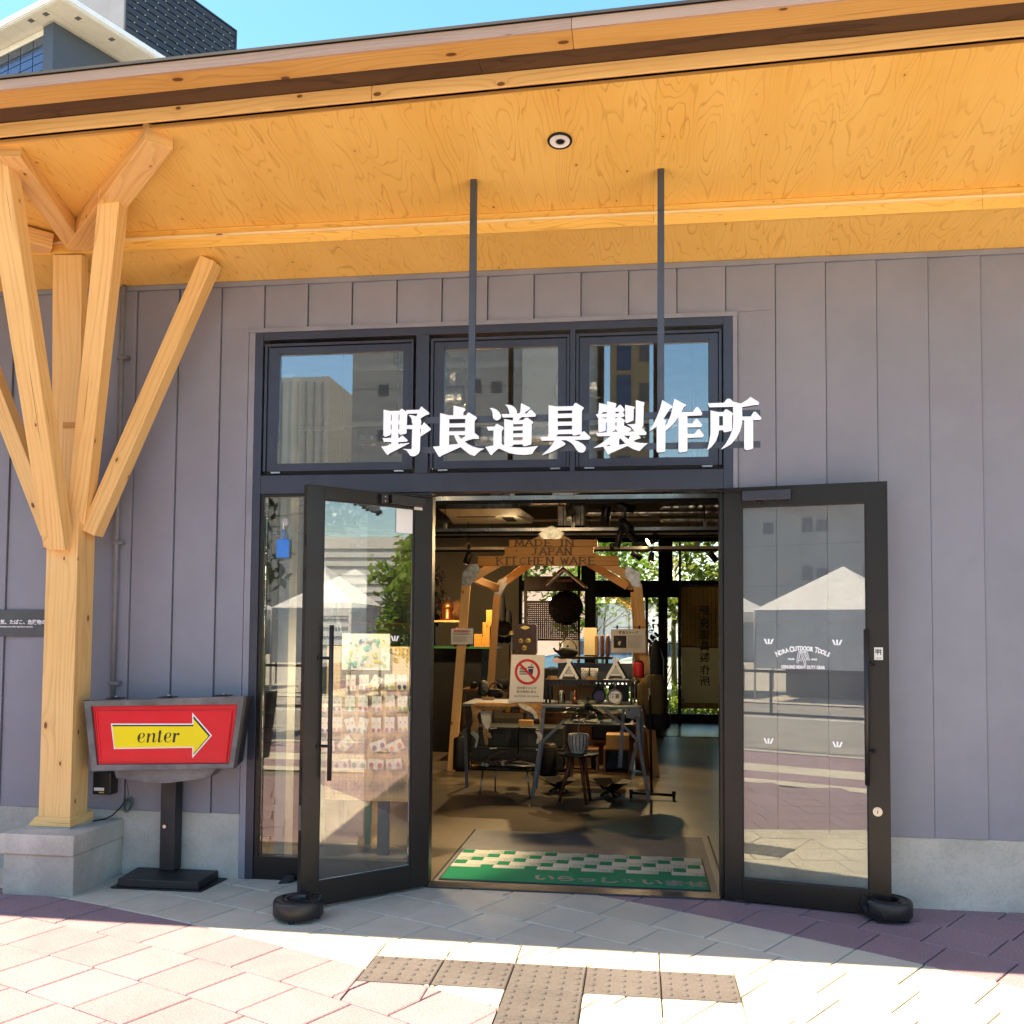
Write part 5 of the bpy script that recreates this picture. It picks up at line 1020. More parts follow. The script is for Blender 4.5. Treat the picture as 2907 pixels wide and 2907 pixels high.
def pan(cx, cz, r, label, cm, ring):
    t = thing('frying_pan', label, 'pan', (cx,3.69,cz)); mb = MB(); mb.lathe([(.0,.0),(r*.9,.0),(r,.012),(r,.03),(r*.96,.03),(r*.86,.006),(0,.006)], (cx,3.695,cz), 28, (0,-1,0)); mb.build('pan_body', ring, t)
    mb = MB(); mb.lathe([(0,.0085),(r*.8,.0085)], (cx,3.695,cz), 28, (0,-1,0)); o = mb.build('paper_disc', cm, t)
    mb = MB(); mb.tube([(cx-.008,3.69,cz+r),(cx-.006,3.685,cz+r+.055),(cx+.006,3.685,cz+r+.055),(cx+.008,3.69,cz+r)], .004, 6); mb.build('handle', ring, t); return t, o
p1, o1 = pan(2.966, .972, .071, 'dark frying pan hanging from the shelf with a dull blue paper disc', 'print_navy', 'dark_iron'); p2, o2 = pan(3.124, .967, .079, 'frying pan with a white paper disc and brush writing hanging from the shelf', 'white_paint', 'galvanised')
text('brush_writing', '酒宴', 'ink_black', o2, .052, lambda x, z, d: (3.124+x, 3.6855-d, .970+z), bold=.001)
mb = MB()
for i in range(9): x = 2.93+i*.009; mb.poly([(x,3.6858,.955),(x+.008,3.6858,.953),(x+.006,3.6858,.965+.008*math.sin(i)),(x+.001,3.6858,.966)])
mb.build('town_print', 'antler', o1)
GBt = thing('glass_jar', 'clear glass jar with pale stopper on the workbench', 'jar', (2.59,3.66,.893)); mb = MB(); mb.lathe([(0,.001),(.036,.001),(.038,.01),(.038,.085),(.025,.10),(.023,.115)], (2.59,3.66,.8935), 20); mb.build('jar_body', 'clear_glass', GBt); mb = MB(); mb.lathe([(0,.10),(.018,.10),(.018,.128),(0,.128)], (2.59,3.66,.8935), 14); mb.build('stopper', 'paper', GBt); mb = MB(); mb.tube([(2.59,3.66,.90),(2.59,3.66,.99)], .008, 8); mb.build('tube', 'pale_grey', GBt)
PMl = thing('pepper_mill', 'narrow copper coloured mill standing between the jar and the pans', 'mill', (2.727,3.66,.893)); mb = MB(); mb.lathe([(0,.0),(.028,.0),(.028,.07),(.019,.072),(.019,.13),(.010,.135),(0,.135)], (2.727,3.66,.8935), 18); mb.build('mill_body', 'copper', PMl)
# kettles
def kettle(x, y, z, r, h, label, hh):
    t = thing('iron_kettle', label, 'kettle', (x,y,z)); mb = MB(); mb.lathe([(0,0),(r*.75,0),(r,h*.3),(r,h*.6),(r*.8,h*.9),(r*.45,h),(0,h)], (x,y,z), 24); mb.build('kettle_body', 'black_matte', t)
    mb = MB(); mb.tube([(x+r*.85*math.cos(a), y, z+h*.75+hh*math.sin(a)) for a in [math.pi*i/12 for i in range(13)]], .006, 7); mb.build('handle', 'dark_iron', t)
    mb = MB(); mb.lathe([(.03,h),(.012,h+.012),(.012,h+.022),(0,h+.026)], (x,y,z), 12); mb.build('lid_knob', 'black_matte', t)
    mb = MB(); mb.tube([(x-r*.9,y-.02,z+h*.45),(x-r*1.25,y-.03,z+h*.65),(x-r*1.4,y-.03,z+h*.95)], [.018,.013,.01], 8); mb.build('spout', 'black_matte', t); return t
kettle(2.636, 3.90, 1.362, .105, .09, 'black iron kettle with tall loop handle above the left white stand', .105); kettle(1.822, 4.3, .894, .09, .095, 'black iron kettle on the workbench behind the tan hide', .09)
mb = MB(); mb.box(1.73, 1.86, 3.95, 3.96, .894, .925); solo(mb, 'price_card', 'cardboard', 'brown card standing under the kettle behind the hide', 'card')
mb = MB(); mb.box(2.50, 3.10, 3.85, 4.02, 1.335, 1.361, 0); mb.box(2.55, 2.58, 3.9, 3.96, 1.2905, 1.3345, 2); mb.box(3.02, 3.05, 3.9, 3.96, 1.2905, 1.3345, 2); solo(mb, 'upper_shelf', 'black_matte', 'small dark shelf carrying the black kettle above the white stands', 'shelf')
mb = MB(); P = [(2.47,1.30),(2.50,1.345),(2.53,1.35),(2.56,1.335),(2.60,1.33),(2.63,1.315),(2.60,1.295),(2.54,1.292)]; mb.prism([P], lambda a, c: (a, 3.84, c), (0,.04,0)); solo(mb, 'red_cloth', 'paper_pink', 'crumpled pink and white cloth under the black kettle', 'cloth')
# brown telephone set
TP = thing('wall_telephone', 'antique brown telephone box with two round brass bells above a mouthpiece', 'telephone', (2.153,4.25,1.37))
def rrect(x0, x1, z0, z1, r, k=5): return [(cx+r*math.cos(a), cz+r*math.sin(a)) for cx, cz, a0 in ((x1-r,z1-r,0),(x0+r,z1-r,1.5708),(x0+r,z0+r,3.1416),(x1-r,z0+r,4.7124)) for a in [a0+1.5708*i/k for i in range(k+1)]]
mb = MB(); mb.prism([rrect(2.031,2.277,1.36,1.693,.03)], lambda a, c: (a, 4.20, c), (0,.10,0)); mb.build('case', 'brown_lacquer', TP, .004); mb = MB(); mb.prism([rrect(2.068,2.243,1.385,1.584,.012), rrect(2.08,2.231,1.397,1.572,.01)], lambda a, c: (a, 4.192, c), (0,.0079,0)); mb.build('front_moulding', 'brown_lacquer', TP, .002)
mb = MB(); mb.prism([[(2.10,1.655),(2.125,1.668),(2.153,1.676),(2.18,1.668),(2.205,1.655),(2.18,1.642),(2.153,1.634),(2.125,1.642)]], lambda a, c: (a, 4.196, c), (0,.0039,0)); mb.build('badge', 'gold', TP)
for x, z, r in ((2.107,1.514,.030),(2.186,1.516,.030),(2.147,1.438,.034)):
    mb = MB(); mb.lathe([(r,0),(r*.95,.012),(r*.6,.022),(r*.25,.024),(0,.02)], (x,4.1995,z), 22, (0,-1,0)); o = mb.build('bell', 'gold', TP); mb = MB(); mb.lathe([(r*.35,.026),(0,.028)], (x,4.1995,z), 14, (0,-1,0)); mb.build('bell_centre', 'brown_lacquer', o)
OLm = thing('oil_lamp', 'narrow glass oil lamp with brass cap left of the brown telephone', 'lamp', (1.99,4.25,.9)); mb = MB(); mb.lathe([(.0,0),(.045,0),(.05,.03),(.02,.06),(.02,.35),(.028,.37),(.028,.48)], (1.995,4.28,.894), 14); mb.build('lamp_body', 'copper', OLm); mb = MB(); mb.lathe([(.026,.48),(.030,.52),(.022,.6),(.02,.68)], (1.995,4.28,.894), 14); mb.build('chimney', 'clear_glass', OLm); mb = MB(); mb.lathe([(.03,.68),(.034,.69),(.018,.72),(0,.725)], (1.995,4.28,.894), 14); mb.build('cap', 'gold', OLm)
# rolling pins / posters behind
for i, (x, m_, l) in enumerate(((2.93,'orange_pine','orange'),(2.985,'red_wood','reddish'),(3.045,'red_wood','dark red'))):
    mb = MB(); mb.lathe([(.0,0),(.019,0),(.02,.03),(.02,.2),(.012,.215),(0,.22)], (x,3.95,1.362), 12); solo(mb, 'wooden_bottle', m_, '%s wooden cylinder standing upright on the dark upper shelf'%l, 'bottle')
mb = MB(); mb.box(2.76, 2.90, 4.6, 4.605, 1.36, 1.66); solo(mb, 'brown_poster', 'scroll_cloth', 'tall pale poster hanging behind the wooden cylinders', 'poster')
mb = MB(); mb.box(2.30, 2.52, 7.4, 7.405, 1.22, 1.50); solo(mb, 'pale_poster', 'paper', 'pale notice hanging against the back window below the lattice', 'poster')
# crates and boxes under the bench
for i, (x0, x1, z0, z1) in enumerate(((1.43,1.98,.03,.28),(1.985,2.5,.03,.28),(1.43,1.98,.285,.51),(1.985,2.5,.285,.51))):
    t = thing('storage_crate', '%s %s dark plastic crate stacked under the workbench'%(('lower','upper')[i//2],('left','right')[i%2]), 'crate', ((x0+x1)/2,5.2,z0), 'dark crates under the workbench')
    mb = MB(); mb.box(x0, x1, 5.02, 5.45, z0, z1); mb.build('crate_body', 'crate_dark', t, .01); mb = MB(); mb.box(x0+.02, x1-.02, 5.008, 5.019, z1-.03, z1-.008, 0); mb.build('rim', 'black_plastic', t)
    for k in range(3): mb = MB(); mb.box(x0+.10+k*.15, x0+.115+k*.15, 5.011, 5.019, z0+.03, z1-.05, 2); mb.build('rib', 'black_plastic', t)
    mb = MB(); mb.bar(((x0+x1)/2-.05,4.995,z1-.02), ((x0+x1)/2+.03,4.99,z1-.012), .012, .012); mb.build('latch', 'pale_grey', t)
mb = MB(); mb.box(2.0, 2.16, 4.9, 5.0, .53, .60); solo(mb, 'brown_carton', 'cardboard', 'small brown carton on top of the dark crates', 'box', None, .003)
t = thing('fabric_cushion', 'red and yellow patterned cloth folded under the hide', 'cloth', (2.1,3.95,.78)); mb = MB(); mb.box(1.95, 2.26, 3.9, 4.1, .765, .855); mb.build('cloth_body', 'print_red', t, .02)
for x, m_ in ((1.99,'yellow_acrylic'),(2.06,'green_cabinet'),(2.14,'yellow_acrylic')): mb = MB(); mb.box(x, x+.05, 3.892, 3.899, .775, .84); mb.build('patch', m_, t)
def woodcrate(x0, x1, y0, y1, z0, z1, label, dark=True):
    t = thing('wooden_crate', label, 'crate', ((x0+x1)/2, y0, z0)); s = .022
    for a in ((x0,x1,y0,y1,z0,z0+s),(x0,x1,y0,y1,z1-s,z1)): mb = MB(); mb.box(*a); mb.build('board', 'old_wood', t)
    for a in ((x0,x0+s,y0,y1,z0+s+.001,z1-s-.001),(x1-s,x1,y0,y1,z0+s+.001,z1-s-.001)): mb = MB(); mb.box(*a); mb.build('side', 'old_wood', t)
    mb = MB(); mb.box(x0+s+.001, x1-s-.001, y1-.02, y1-.005, z0+s+.001, z1-s-.001); mb.build('back', 'crate_dark', t); return t
woodcrate(2.965, 3.265, 4.95, 5.3, .005, .293, 'open wooden crate on the floor below the cardboard box'); woodcrate(2.53, 2.90, 5.05, 5.4, .01, .27, 'open wooden crate on the floor behind the stool'); woodcrate(2.79, 3.335, 5.35, 5.6, .32, .535, 'wide brown wooden crate behind the cardboard box')
mb = MB(); mb.box(2.62, 2.82, 5.1, 5.3, .05, .18); solo(mb, 'brown_carton', 'cardboard', 'brown carton inside the crate behind the stool', 'box', None, .003)
t = thing('cardboard_box', 'closed brown cardboard box on the open wooden crate', 'box', (3.125,5.0,.294)); mb = MB(); mb.box(2.995, 3.255, 4.90, 5.2, .2945, .456); mb.build('carton', 'cardboard', t, .003); mb = MB(); mb.box(3.1, 3.15, 4.8985, 4.8995, .40, .456); mb.build('tape', 'reed', t)
mb = MB(); mb.box(2.55, 3.30, 4.2, 4.7, .62, .64, 0); mb.box(2.6, 2.64, 4.25, 4.65, .02, .6195, 2); solo(mb, 'under_shelf', 'crate_dark', 'dark lower shelf behind the workbench legs', 'shelf')
for i, (x, z, a) in enumerate(((2.66,.645,.2),(2.80,.645,-.1),(2.95,.645,.15))): mb = MB(); mb.hexa([(x,4.3,z),(x+.12,4.28,z),(x,4.5,z),(x+.12,4.48,z),(x,4.3,z+.012+.05*abs(a)),(x+.12,4.28,z+.012),(x,4.5,z+.012),(x+.12,4.48,z+.03)]); solo(mb, 'steel_tray', 'galvanised', '%s of three shiny metal trays on the dark lower shelf'%('leftmost','middle one','rightmost')[i], 'tray')
# fire pits
def firepit(cx, cy, s, label):
    t = thing('fire_pit', label, 'fire pit', (cx,cy,0)); mb = MB()
    for a in (.5, 2.07, 3.64, 5.21): d = Vector((math.cos(a), math.sin(a), 0)); q = Vector((-d.y, d.x, 0)); c = Vector((cx, cy, 0)); mb.hexa([c+d*.02*s-q*.07*s+Vector((0,0,.06*s)), c+d*.02*s+q*.07*s+Vector((0,0,.06*s)), c+d*.19*s-q*.10*s+Vector((0,0,.14*s)), c+d*.19*s+q*.10*s+Vector((0,0,.14*s)), c+d*.02*s-q*.07*s+Vector((0,0,.065*s)), c+d*.02*s+q*.07*s+Vector((0,0,.065*s)), c+d*.19*s-q*.10*s+Vector((0,0,.146*s)), c+d*.19*s+q*.10*s+Vector((0,0,.146*s))])
    mb.build('bowl_plate', 'dark_iron', t)
    for a in (.0, 1.57): d = Vector((math.cos(a+.4), math.sin(a+.4)*.8, 0)); mb = MB(); mb.bar(Vector((cx,cy,.0))-d*.11*s+Vector((0,0,.005)), Vector((cx,cy,.085*s))+d*.06*s, .02*s, .02); mb.bar(Vector((cx,cy,.0))+d*.11*s+Vector((0,0,.005)), Vector((cx,cy,.085*s))-d*.06*s, .02*s, .018); mb.build('cross_leg', 'dark_iron', t)
    mb = MB(); mb.lathe([(0,.02),(.03,.0),(.02,-.02)], (cx,cy-.02,.10*s), 6); mb.build('ember_block', 'orange_pine', t)
firepit(3.086, 3.58, 1.0, 'black folding fire pit on the floor right of the stool'); firepit(2.56, 3.72, .9, 'black folding fire pit on the floor left of the stool')
# T stand and backpack
TS = thing('clothes_stand', 'thin black pole stand with a wheeled T foot holding the rucksack', 'stand', (3.49,3.45,0))
mb = MB(); mb.tube([(3.487,3.45,.06),(3.469,3.45,1.0)], .013, 10); mb.build('lower_pole', 'dark_iron', TS); mb = MB(); mb.tube([(3.469,3.45,1.0),(3.464,3.45,1.485)], .007, 8); mb.build('upper_pole', 'steel', TS); mb = MB(); mb.tube([(3.469,3.45,.97),(3.4685,3.45,1.07)], .012, 10); mb.build('clamp', 'steel', TS)
mb = MB(); mb.tube([(3.29,3.47,.055),(3.70,3.44,.045)], .014, 10); mb.build('foot_bar', 'dark_iron', TS)
for x, y in ((3.29,3.47),(3.70,3.44)): mb = MB(); mb.tube([(x-.014,y,.035),(x+.014,y,.035)], .034, 14); mb.build('wheel', 'rubber', TS); mb = MB(); mb.box(x-.018, x+.018, y-.014, y+.014, .04, .085); mb.build('caster_fork', 'dark_iron', TS)
BP = thing('backpack', 'large olive brown canvas rucksack with a rolled side hanging on the pole stand', 'backpack', (3.52,3.6,.9))
mb = MB(); mb.lathe([(.0,.70),(.09,.68),(.115,.73),(.118,.9),(.11,1.08),(.095,1.18),(.06,1.20),(0,1.195)], (3.52,3.62,0), 16); mb.build('pack_body', 'pack_olive', BP)
mb = MB(); mb.lathe([(.0,.79),(.062,.795),(.066,.83),(.066,1.13),(.06,1.16),(0,1.165)], (3.548,3.545,0), 14); mb.build('front_roll', 'pack_olive', BP); mb = MB(); mb.lathe([(.0,.655),(.10,.66),(.124,.70),(.126,.79),(.118,.82),(0,.82)], (3.545,3.6,0), 16); mb.build('pack_base', 'black_matte', BP)
mb = MB(); mb.lathe([(.0,.85),(.05,.86),(.055,.95),(.05,1.10),(0,1.13)], (3.40,3.62,0), 12); mb.build('side_pocket', 'pack_olive', BP); mb = MB(); mb.lathe([(.07,1.0),(.073,1.19),(.05,1.38),(.03,1.52),(0,1.55)], (3.53,3.68,0), 12); mb.build('top_load', 'black_matte', BP)
for x, z0, z1 in ((3.62,.62,.88),(3.665,.66,.86),(3.64,.70,.95),(3.59,.60,.75)): mb = MB(); mb.bar((x,3.6,z0),(x+.01,3.6,z1), .012, .003, (0,1,0)); mb.build('strap', 'dark_iron', BP)
# left side stock seen through the doorway
CT = thing('stock_counter', 'dark low stock counter along the left of the shop', 'counter', (1.0,7.0,0)); mb = MB(); mb.box(-2.2, 1.05, 8.45, 9.3, .0, .85); mb.build('counter_body', 'crate_dark', CT); mb = MB(); mb.box(.2, 1.28, 6.6, 7.3, .0, 1.38); mb.build('counter_front', 'black_matte', CT); mb = MB(); mb.box(.15, 1.46, 6.5, 7.35, 1.381, 1.405, 0); mb.build('counter_top', 'green_cabinet', CT)
LN = thing('copper_lantern', 'round copper lantern with loop handle on the shelf left of the arch', 'lantern', (.722,7.0,1.755)); mb = MB(); mb.lathe([(0,0),(.085,0),(.09,.02),(.075,.05),(.075,.16)], (.722,7,1.762), 18); mb.build('lantern_base', 'copper', LN); mb = MB(); mb.lathe([(.072,.05),(.072,.17)], (.722,7,1.762), 18); mb.build('globe', 'clear_glass', LN); mb = MB(); mb.lathe([(.09,.16),(.10,.18),(.085,.23),(.04,.26),(.02,.275),(0,.28)], (.722,7,1.762), 18); mb.build('lantern_cap', 'copper', LN); mb = MB(); mb.tube([(.68,7,2.04),(.69,7,2.075),(.75,7,2.075),(.76,7,2.04)], .006, 6); mb.build('handle', 'steel', LN)
for a in (0, 1.05, 2.1, 3.15, 4.2, 5.25): mb = MB(); mb.tube([(.722+.09*math.cos(a),7+.09*math.sin(a),1.765),(.722+.09*math.cos(a),7+.09*math.sin(a),1.94)], .004, 5); mb.build('guard_wire', 'copper', LN)
mb = MB(); mb.box(.5, .95, 6.85, 7.3, 1.735, 1.76); solo(mb, 'lantern_shelf', 'pale_pine', 'small pale shelf under the copper lantern', 'shelf')
mb = MB(); mb.lathe([(0,.0),(.10,.02),(.14,.05),(.05,.06),(.0,.14)], (.84,7.2,1.90), 18, (.5,-1,.2)); solo(mb, 'straw_hat', 'old_wood', 'brown woven hat hanging right of the copper lantern', 'hat')
WK = thing('iron_wok', 'black wok pan hanging on a hook left of the brown telephone', 'pan', (1.655,6,1.6)); mb = MB(); mb.lathe([(0,0),(.06,.01),(.098,.04),(.102,.05)], (1.655,6,1.645), 20, (.3,-1,0)); mb.build('pan_body', 'black_matte', WK); mb = MB(); mb.tube([(1.60,5.97,1.72),(1.62,5.98,1.785),(1.55,5.98,1.74),(1.494,5.98,1.669),(1.494,6.0,1.0)], .008, 7); mb.build('hook_stand', 'dark_iron', WK)
for i, (x0, x1, z0, z1, lb) in enumerate(((1.197,1.300,1.406,1.574,'left low'),(1.302,1.437,1.406,1.55,'right low'),(1.31,1.437,1.552,1.73,'upper'),(1.355,1.434,1.732,1.894,'topmost'))): mb = MB(); mb.box(x0, x1, 6.5, 6.7, z0, z1); solo(mb, 'display_box', 'orange_pine', '%s orange wooden box in the stack behind the left arch leg'%lb, 'box', None, .003)
for i, (x, z0, z1, m_) in enumerate(((.42,1.41,1.62,'foil'),(.55,1.41,1.55,'galvanised'),(.95,1.41,1.66,'print_red'),(1.06,1.41,1.55,'crate_dark'))): mb = MB(); mb.lathe([(0,0),(.055,0),(.06,z1-z0-.03),(.03,z1-z0),(0,z1-z0)], (x,6.65,z0-.003), 12); solo(mb, 'counter_pot', m_, ('crinkled foil','dull metal','red','black')[i]+' container on the counter left of the arch', 'pot')
mb = MB(); mb.lathe([(0,0),(.04,.0),(.05,.05),(.03,.1),(0,.12)], (.08,6.0,1.05), 10); solo(mb, 'candle_lamp', 'lamp_warm', 'small glowing amber lamp low beside the left door', 'lamp')
WRv = thing('dried_wreath', 'dark dried leaf bunch hanging at the edge of the left door', 'wreath', (.55,7.5,2.3)); mb = MB()
for i in range(140):
    z = RN.uniform(1.78, 2.5); p = (.42+RN.uniform(-.1,.12), 7.5+RN.uniform(-.08,.08), z); leaf(mb, p, (RN.uniform(-.2,1), RN.uniform(-.5,.5), RN.uniform(-.8,.3)), .13, .05, (0,0,1), 3)
tag(mb.build('dried_leaves', 'cedar_ball', WRv), kind='stuff')
for x, z0, z1, yy in ((1.50,1.45,2.15,6.9),(1.58,1.45,1.92,6.95)): mb = MB(); mb.lathe([(0,0),(.05,.02),(.062,.25*(z1-z0)),(.06,.7*(z1-z0)),(.045,.95*(z1-z0)),(0,z1-z0)], (x,yy,z0), 14); solo(mb, 'dark_bolster', 'black_matte', ('tall' if z1 > 2 else 'shorter')+' dark rolled bundle standing behind the left arch leg', 'bundle')
for i, (x, z) in enumerate(((1.30,.895),(1.45,.895))): mb = MB(); mb.lathe([(0,0),(.045,0),(.05,.06),(.045,.08),(0,.085)], (x,5.9,z+.0), 14); solo(mb, 'small_pot', 'dark_iron', ('left' if i == 0 else 'right')+' small dark pot on the side rack left of the workbench', 'pot')
mb = MB(); mb.box(1.15, 2.0, 5.8, 6.3, .86, .89, 0); mb.box(1.18, 1.21, 5.82, 5.86, 0, .859, 2); mb.box(1.95, 1.98, 5.82, 5.86, 0, .859, 2); solo(mb, 'side_rack', 'old_wood', 'low wooden rack behind the left arch leg', 'rack')
# ================================================================ ceiling services
def rail(y, z, x0, x1, label):
    t = thing('lighting_track', label, 'light track', ((x0+x1)/2, y, z))
    mb = MB(); mb.box(x0, x1, y-.02, y+.02, z-.006, z+.03, 0); mb.build('track_bar', 'steel' if y < 6 else 'pale_grey', t); mb = MB(); mb.box(x0, x1, y-.016, y+.016, z-.035, z-.0065, 0); mb.build('track_slot', 'black_matte', t)
    for x in [x0+.6+i*1.5 for i in range(int((x1-x0-.6)/1.5)+1)]:
        mb = MB(); mb.tube([(x,y,z+.031),(x,y,4.165)], .005, 6); mb.build('drop_rod', 'dark_iron', t); mb = MB(); mb.box(x-.018, x+.018, y-.022, y+.022, z+.03, z+.09); mb.build('hanger', 'pale_grey', t)
    return t
rail(2.0, 2.73, .2, 6, 'nearest long metal lighting track just inside the doors'); rail(5.0, 2.785, -1, 7, 'second lighting track crossing above the arch ridge'); rail(6.5, 2.70, -1, 7, 'third lighting track behind the arch boards'); rail(8.6, 3.10, -1, 7, 'farthest lighting track near the back windows')
def spot(p, d, L, r, label, lit=False, top=None):
    p = Vector(p); d = Vector(d).normalized(); t = thing('track_spotlight', label, 'spotlight', tuple(p), 'black track spotlights')
    mb = MB(); mb.lathe([(0,0),(r*.9,.0),(r,.01),(r,L),(r*.93,L),(r*.9,L-.02),(0,L-.02)], p, 18, d); mb.build('lamp_head', 'black_plastic', t)
    if lit: mb = MB(); mb.lathe([(0,L-.015),(r*.88,L-.015)], p, 16, d); mb.build('lamp_face', 'lamp_lit', t)
    if top is not None:
        q = p+d*L*.35; mb = MB(); mb.tube([q+Vector((0,0,r)), (q.x, q.y, top)], .012, 8); mb.build('stem', 'black_plastic', t); mb = MB(); mb.box(q.x-.02, q.x+.02, q.y-.02, q.y+.02, top-.03, top+.02); mb.build('adaptor', 'black_plastic', t)
    return t
spot((3.01,4.5,2.995), (-.12,.1,-1), .215, .052, 'upright fat black spotlight left of the spotlight cluster', top=3.06)
spot((3.115,4.5,3.005), (1,.1,-.25), .20, .045, 'black spotlight lying sideways at the top of the cluster', top=3.1)
spot((3.17,4.5,2.84), (.7,-.3,-.8), .17, .045, 'black spotlight tilted right in the middle of the cluster', top=2.95)
spot((3.175,4.5,2.76), (-.25,-.15,-1), .235, .036, 'long lit spotlight pointing down in the cluster above the boards', True, top=2.85)
spot((3.23,4.55,2.72), (.8,.2,-.7), .16, .04, 'short black spotlight pointing down right below the cluster')
spot((3.60,6.5,2.86), (-1,-.5,-.6), .17, .055, 'lit round faced spotlight turned left before the back windows', True, top=2.95)
spot((3.265,6.5,2.655), (.9,.2,-.65), .15, .04, 'black spotlight tilted right below the third track', top=2.7)
spot((3.525,6.5,2.65), (-.1,-.2,-1), .13, .035, 'small lit spotlight pointing straight down below the third track', True, top=2.7)
spot((4.255,6.5,2.65), (.75,.1,-.9), .15, .04, 'black spotlight above the hanging scroll', top=2.7)
spot((1.225,6.0,2.62), (-.35,-.15,-1), .165, .045, 'lit black spotlight by the beige wall left of the arch', True, top=2.7)
spot((3.06,4.9,2.62), (0,-.1,-1), .06, .03, 'small black spotlight stub behind the boards right end')
DS = thing('ceiling_downlight', 'small lit round downlight above the left slope of the arch', 'light', (1.76,6,2.9)); mb = MB(); mb.lathe([(0,.0),(.035,.0),(.04,.008),(.035,.02),(0,.02)], (1.76,6,2.885), 16); mb.build('lamp_body', 'lamp_lit', DS)
ACt = thing('air_conditioner', 'pale ceiling cassette air conditioner with dark vent left of the arch', 'air conditioner', (1.35,6.2,3.12))
mb = MB(); mb.hexa([(.95,5.95,3.075),(1.80,5.95,3.075),(.83,6.8,3.075),(1.92,6.8,3.075),(.83,5.85,3.16),(1.88,5.85,3.16),(.78,6.9,3.16),(1.95,6.9,3.16)]); mb.build('cassette_panel', 'pale_grey', ACt, .01); mb = MB(); mb.box(.95, 1.75, 6.0, 6.8, 3.162, 3.4); mb.build('cassette_body', 'galvanised', ACt)
mb = MB(); mb.box(1.62, 1.76, 6.05, 6.5, 3.066, 3.0745); mb.build('vent', 'black_matte', ACt); mb = MB(); mb.box(1.05, 1.55, 5.96, 6.0, 3.066, 3.0745); mb.build('vent', 'black_matte', ACt)
def duct(nm, label, pts, r):
    t = thing(nm, label, 'duct', pts[0]); P = []
    for a, c in zip(pts[:-1], pts[1:]):
        a, c = Vector(a), Vector(c); k = max(2, int((c-a).length/.035)); P += [a+(c-a)*i/k for i in range(k)]
    P.append(Vector(pts[-1])); R_ = [r*(1+.10*math.sin(i*2.4)+RN.uniform(-.06,.06)) for i in range(len(P))]
    mb = MB(); mb.tube(P, R_, 14); mb.build('foil_skin', 'foil', t); return t
duct('foil_duct', 'long wrinkled foil duct running along the ceiling at the right', [(2.75,5.0,2.985),(4.4,5.05,2.99)], .032); duct('foil_duct', 'thick crumpled foil duct at the upper right of the doorway', [(3.60,5.3,3.08),(4.6,5.3,3.10)], .075); duct('foil_duct', 'lower thick foil duct at the right edge of the doorway', [(3.61,5.5,2.96),(4.6,5.5,2.95)], .035)
duct('foil_duct', 'thin foil duct above the air conditioner running right', [(1.7,6.9,3.36),(2.4,6.95,3.36)], .03); duct('foil_duct', 'bent foil hose hanging from the grey duct box', [(2.30,6.7,3.36),(2.42,6.7,3.33),(2.46,6.68,3.2),(2.44,6.66,3.1)], .06)
duct('foil_duct', 'big foil duct behind the left transom window', [(1.45,1.6,3.9),(1.75,1.5,3.72),(1.95,1.5,3.66)], .14); duct('foil_duct', 'curled foil duct behind the left transom window below the first', [(1.60,1.4,3.52),(1.75,1.4,3.47),(1.98,1.45,3.50)], .10); duct('foil_duct', 'foil duct behind the middle transom window', [(2.72,1.5,3.60),(2.90,1.5,3.56),(3.05,1.5,3.58)], .11); duct('foil_duct', 'long foil duct crossing behind the three transom windows', [(.6,3.2,3.55),(2.2,3.2,3.5),(3.9,3.2,3.62)], .09)
GB2 = thing('duct_box', 'square grey metal duct box above the arch ridge', 'duct', (2.43,7,3.2)); mb = MB(); mb.box(2.252, 2.61, 7.0, 7.35, 3.065, 3.34); mb.build('box_shell', 'galvanised', GB2, .004); mb = MB(); mb.box(2.24, 2.62, 6.98, 7.37, 3.04, 3.064); mb.build('grille', 'black_matte', GB2)
for x0, x1, y, z in ((0,6,8.2,3.28),(0,6,3.6,3.25),(0,6,2.8,3.55)): mb = MB(); mb.tube([(x0,y,z),(x1,y,z)], .02, 8); solo(mb, 'ceiling_pipe', 'pale_grey', {8.2:'far thin pale pipe near the back of the ceiling',3.6:'middle thin pale pipe under the ceiling',2.8:'nearest thin pale pipe seen through the transom windows'}[y], 'pipe')
t = thing('strip_light', 'white tube light fitting just inside the top of the doorway', 'light', (2.9,2.3,2.78)); mb = MB(); mb.box(2.64, 2.84, 2.0, 2.06, 2.765, 2.80, 0); mb.build('fitting', 'white_paint', t); mb = MB(); mb.bar((2.82,2.0,2.775),(2.99,1.9,2.83), .03, .025); mb.build('arm', 'pale_grey', t)
t = thing('exit_sign', 'small green sign with white running figure behind the spotlight cluster', 'sign', (3.28,9,2.8)); mb = MB(); mb.box(3.24, 3.50, 9, 9.03, 2.86, 3.02); mb.build('sign_face', 'green_cabinet', t)
mb = MB(); mb.bar((3.33,8.997,2.90),(3.38,8.997,2.95), .012, .004, (0,1,0)); mb.bar((3.38,8.997,2.95),(3.44,8.997,2.90), .012, .003, (0,1,0)); mb.bar((3.36,8.996,2.96),(3.42,8.996,2.985), .012, .003, (0,1,0)); mb.build('figure', 'paper', t)
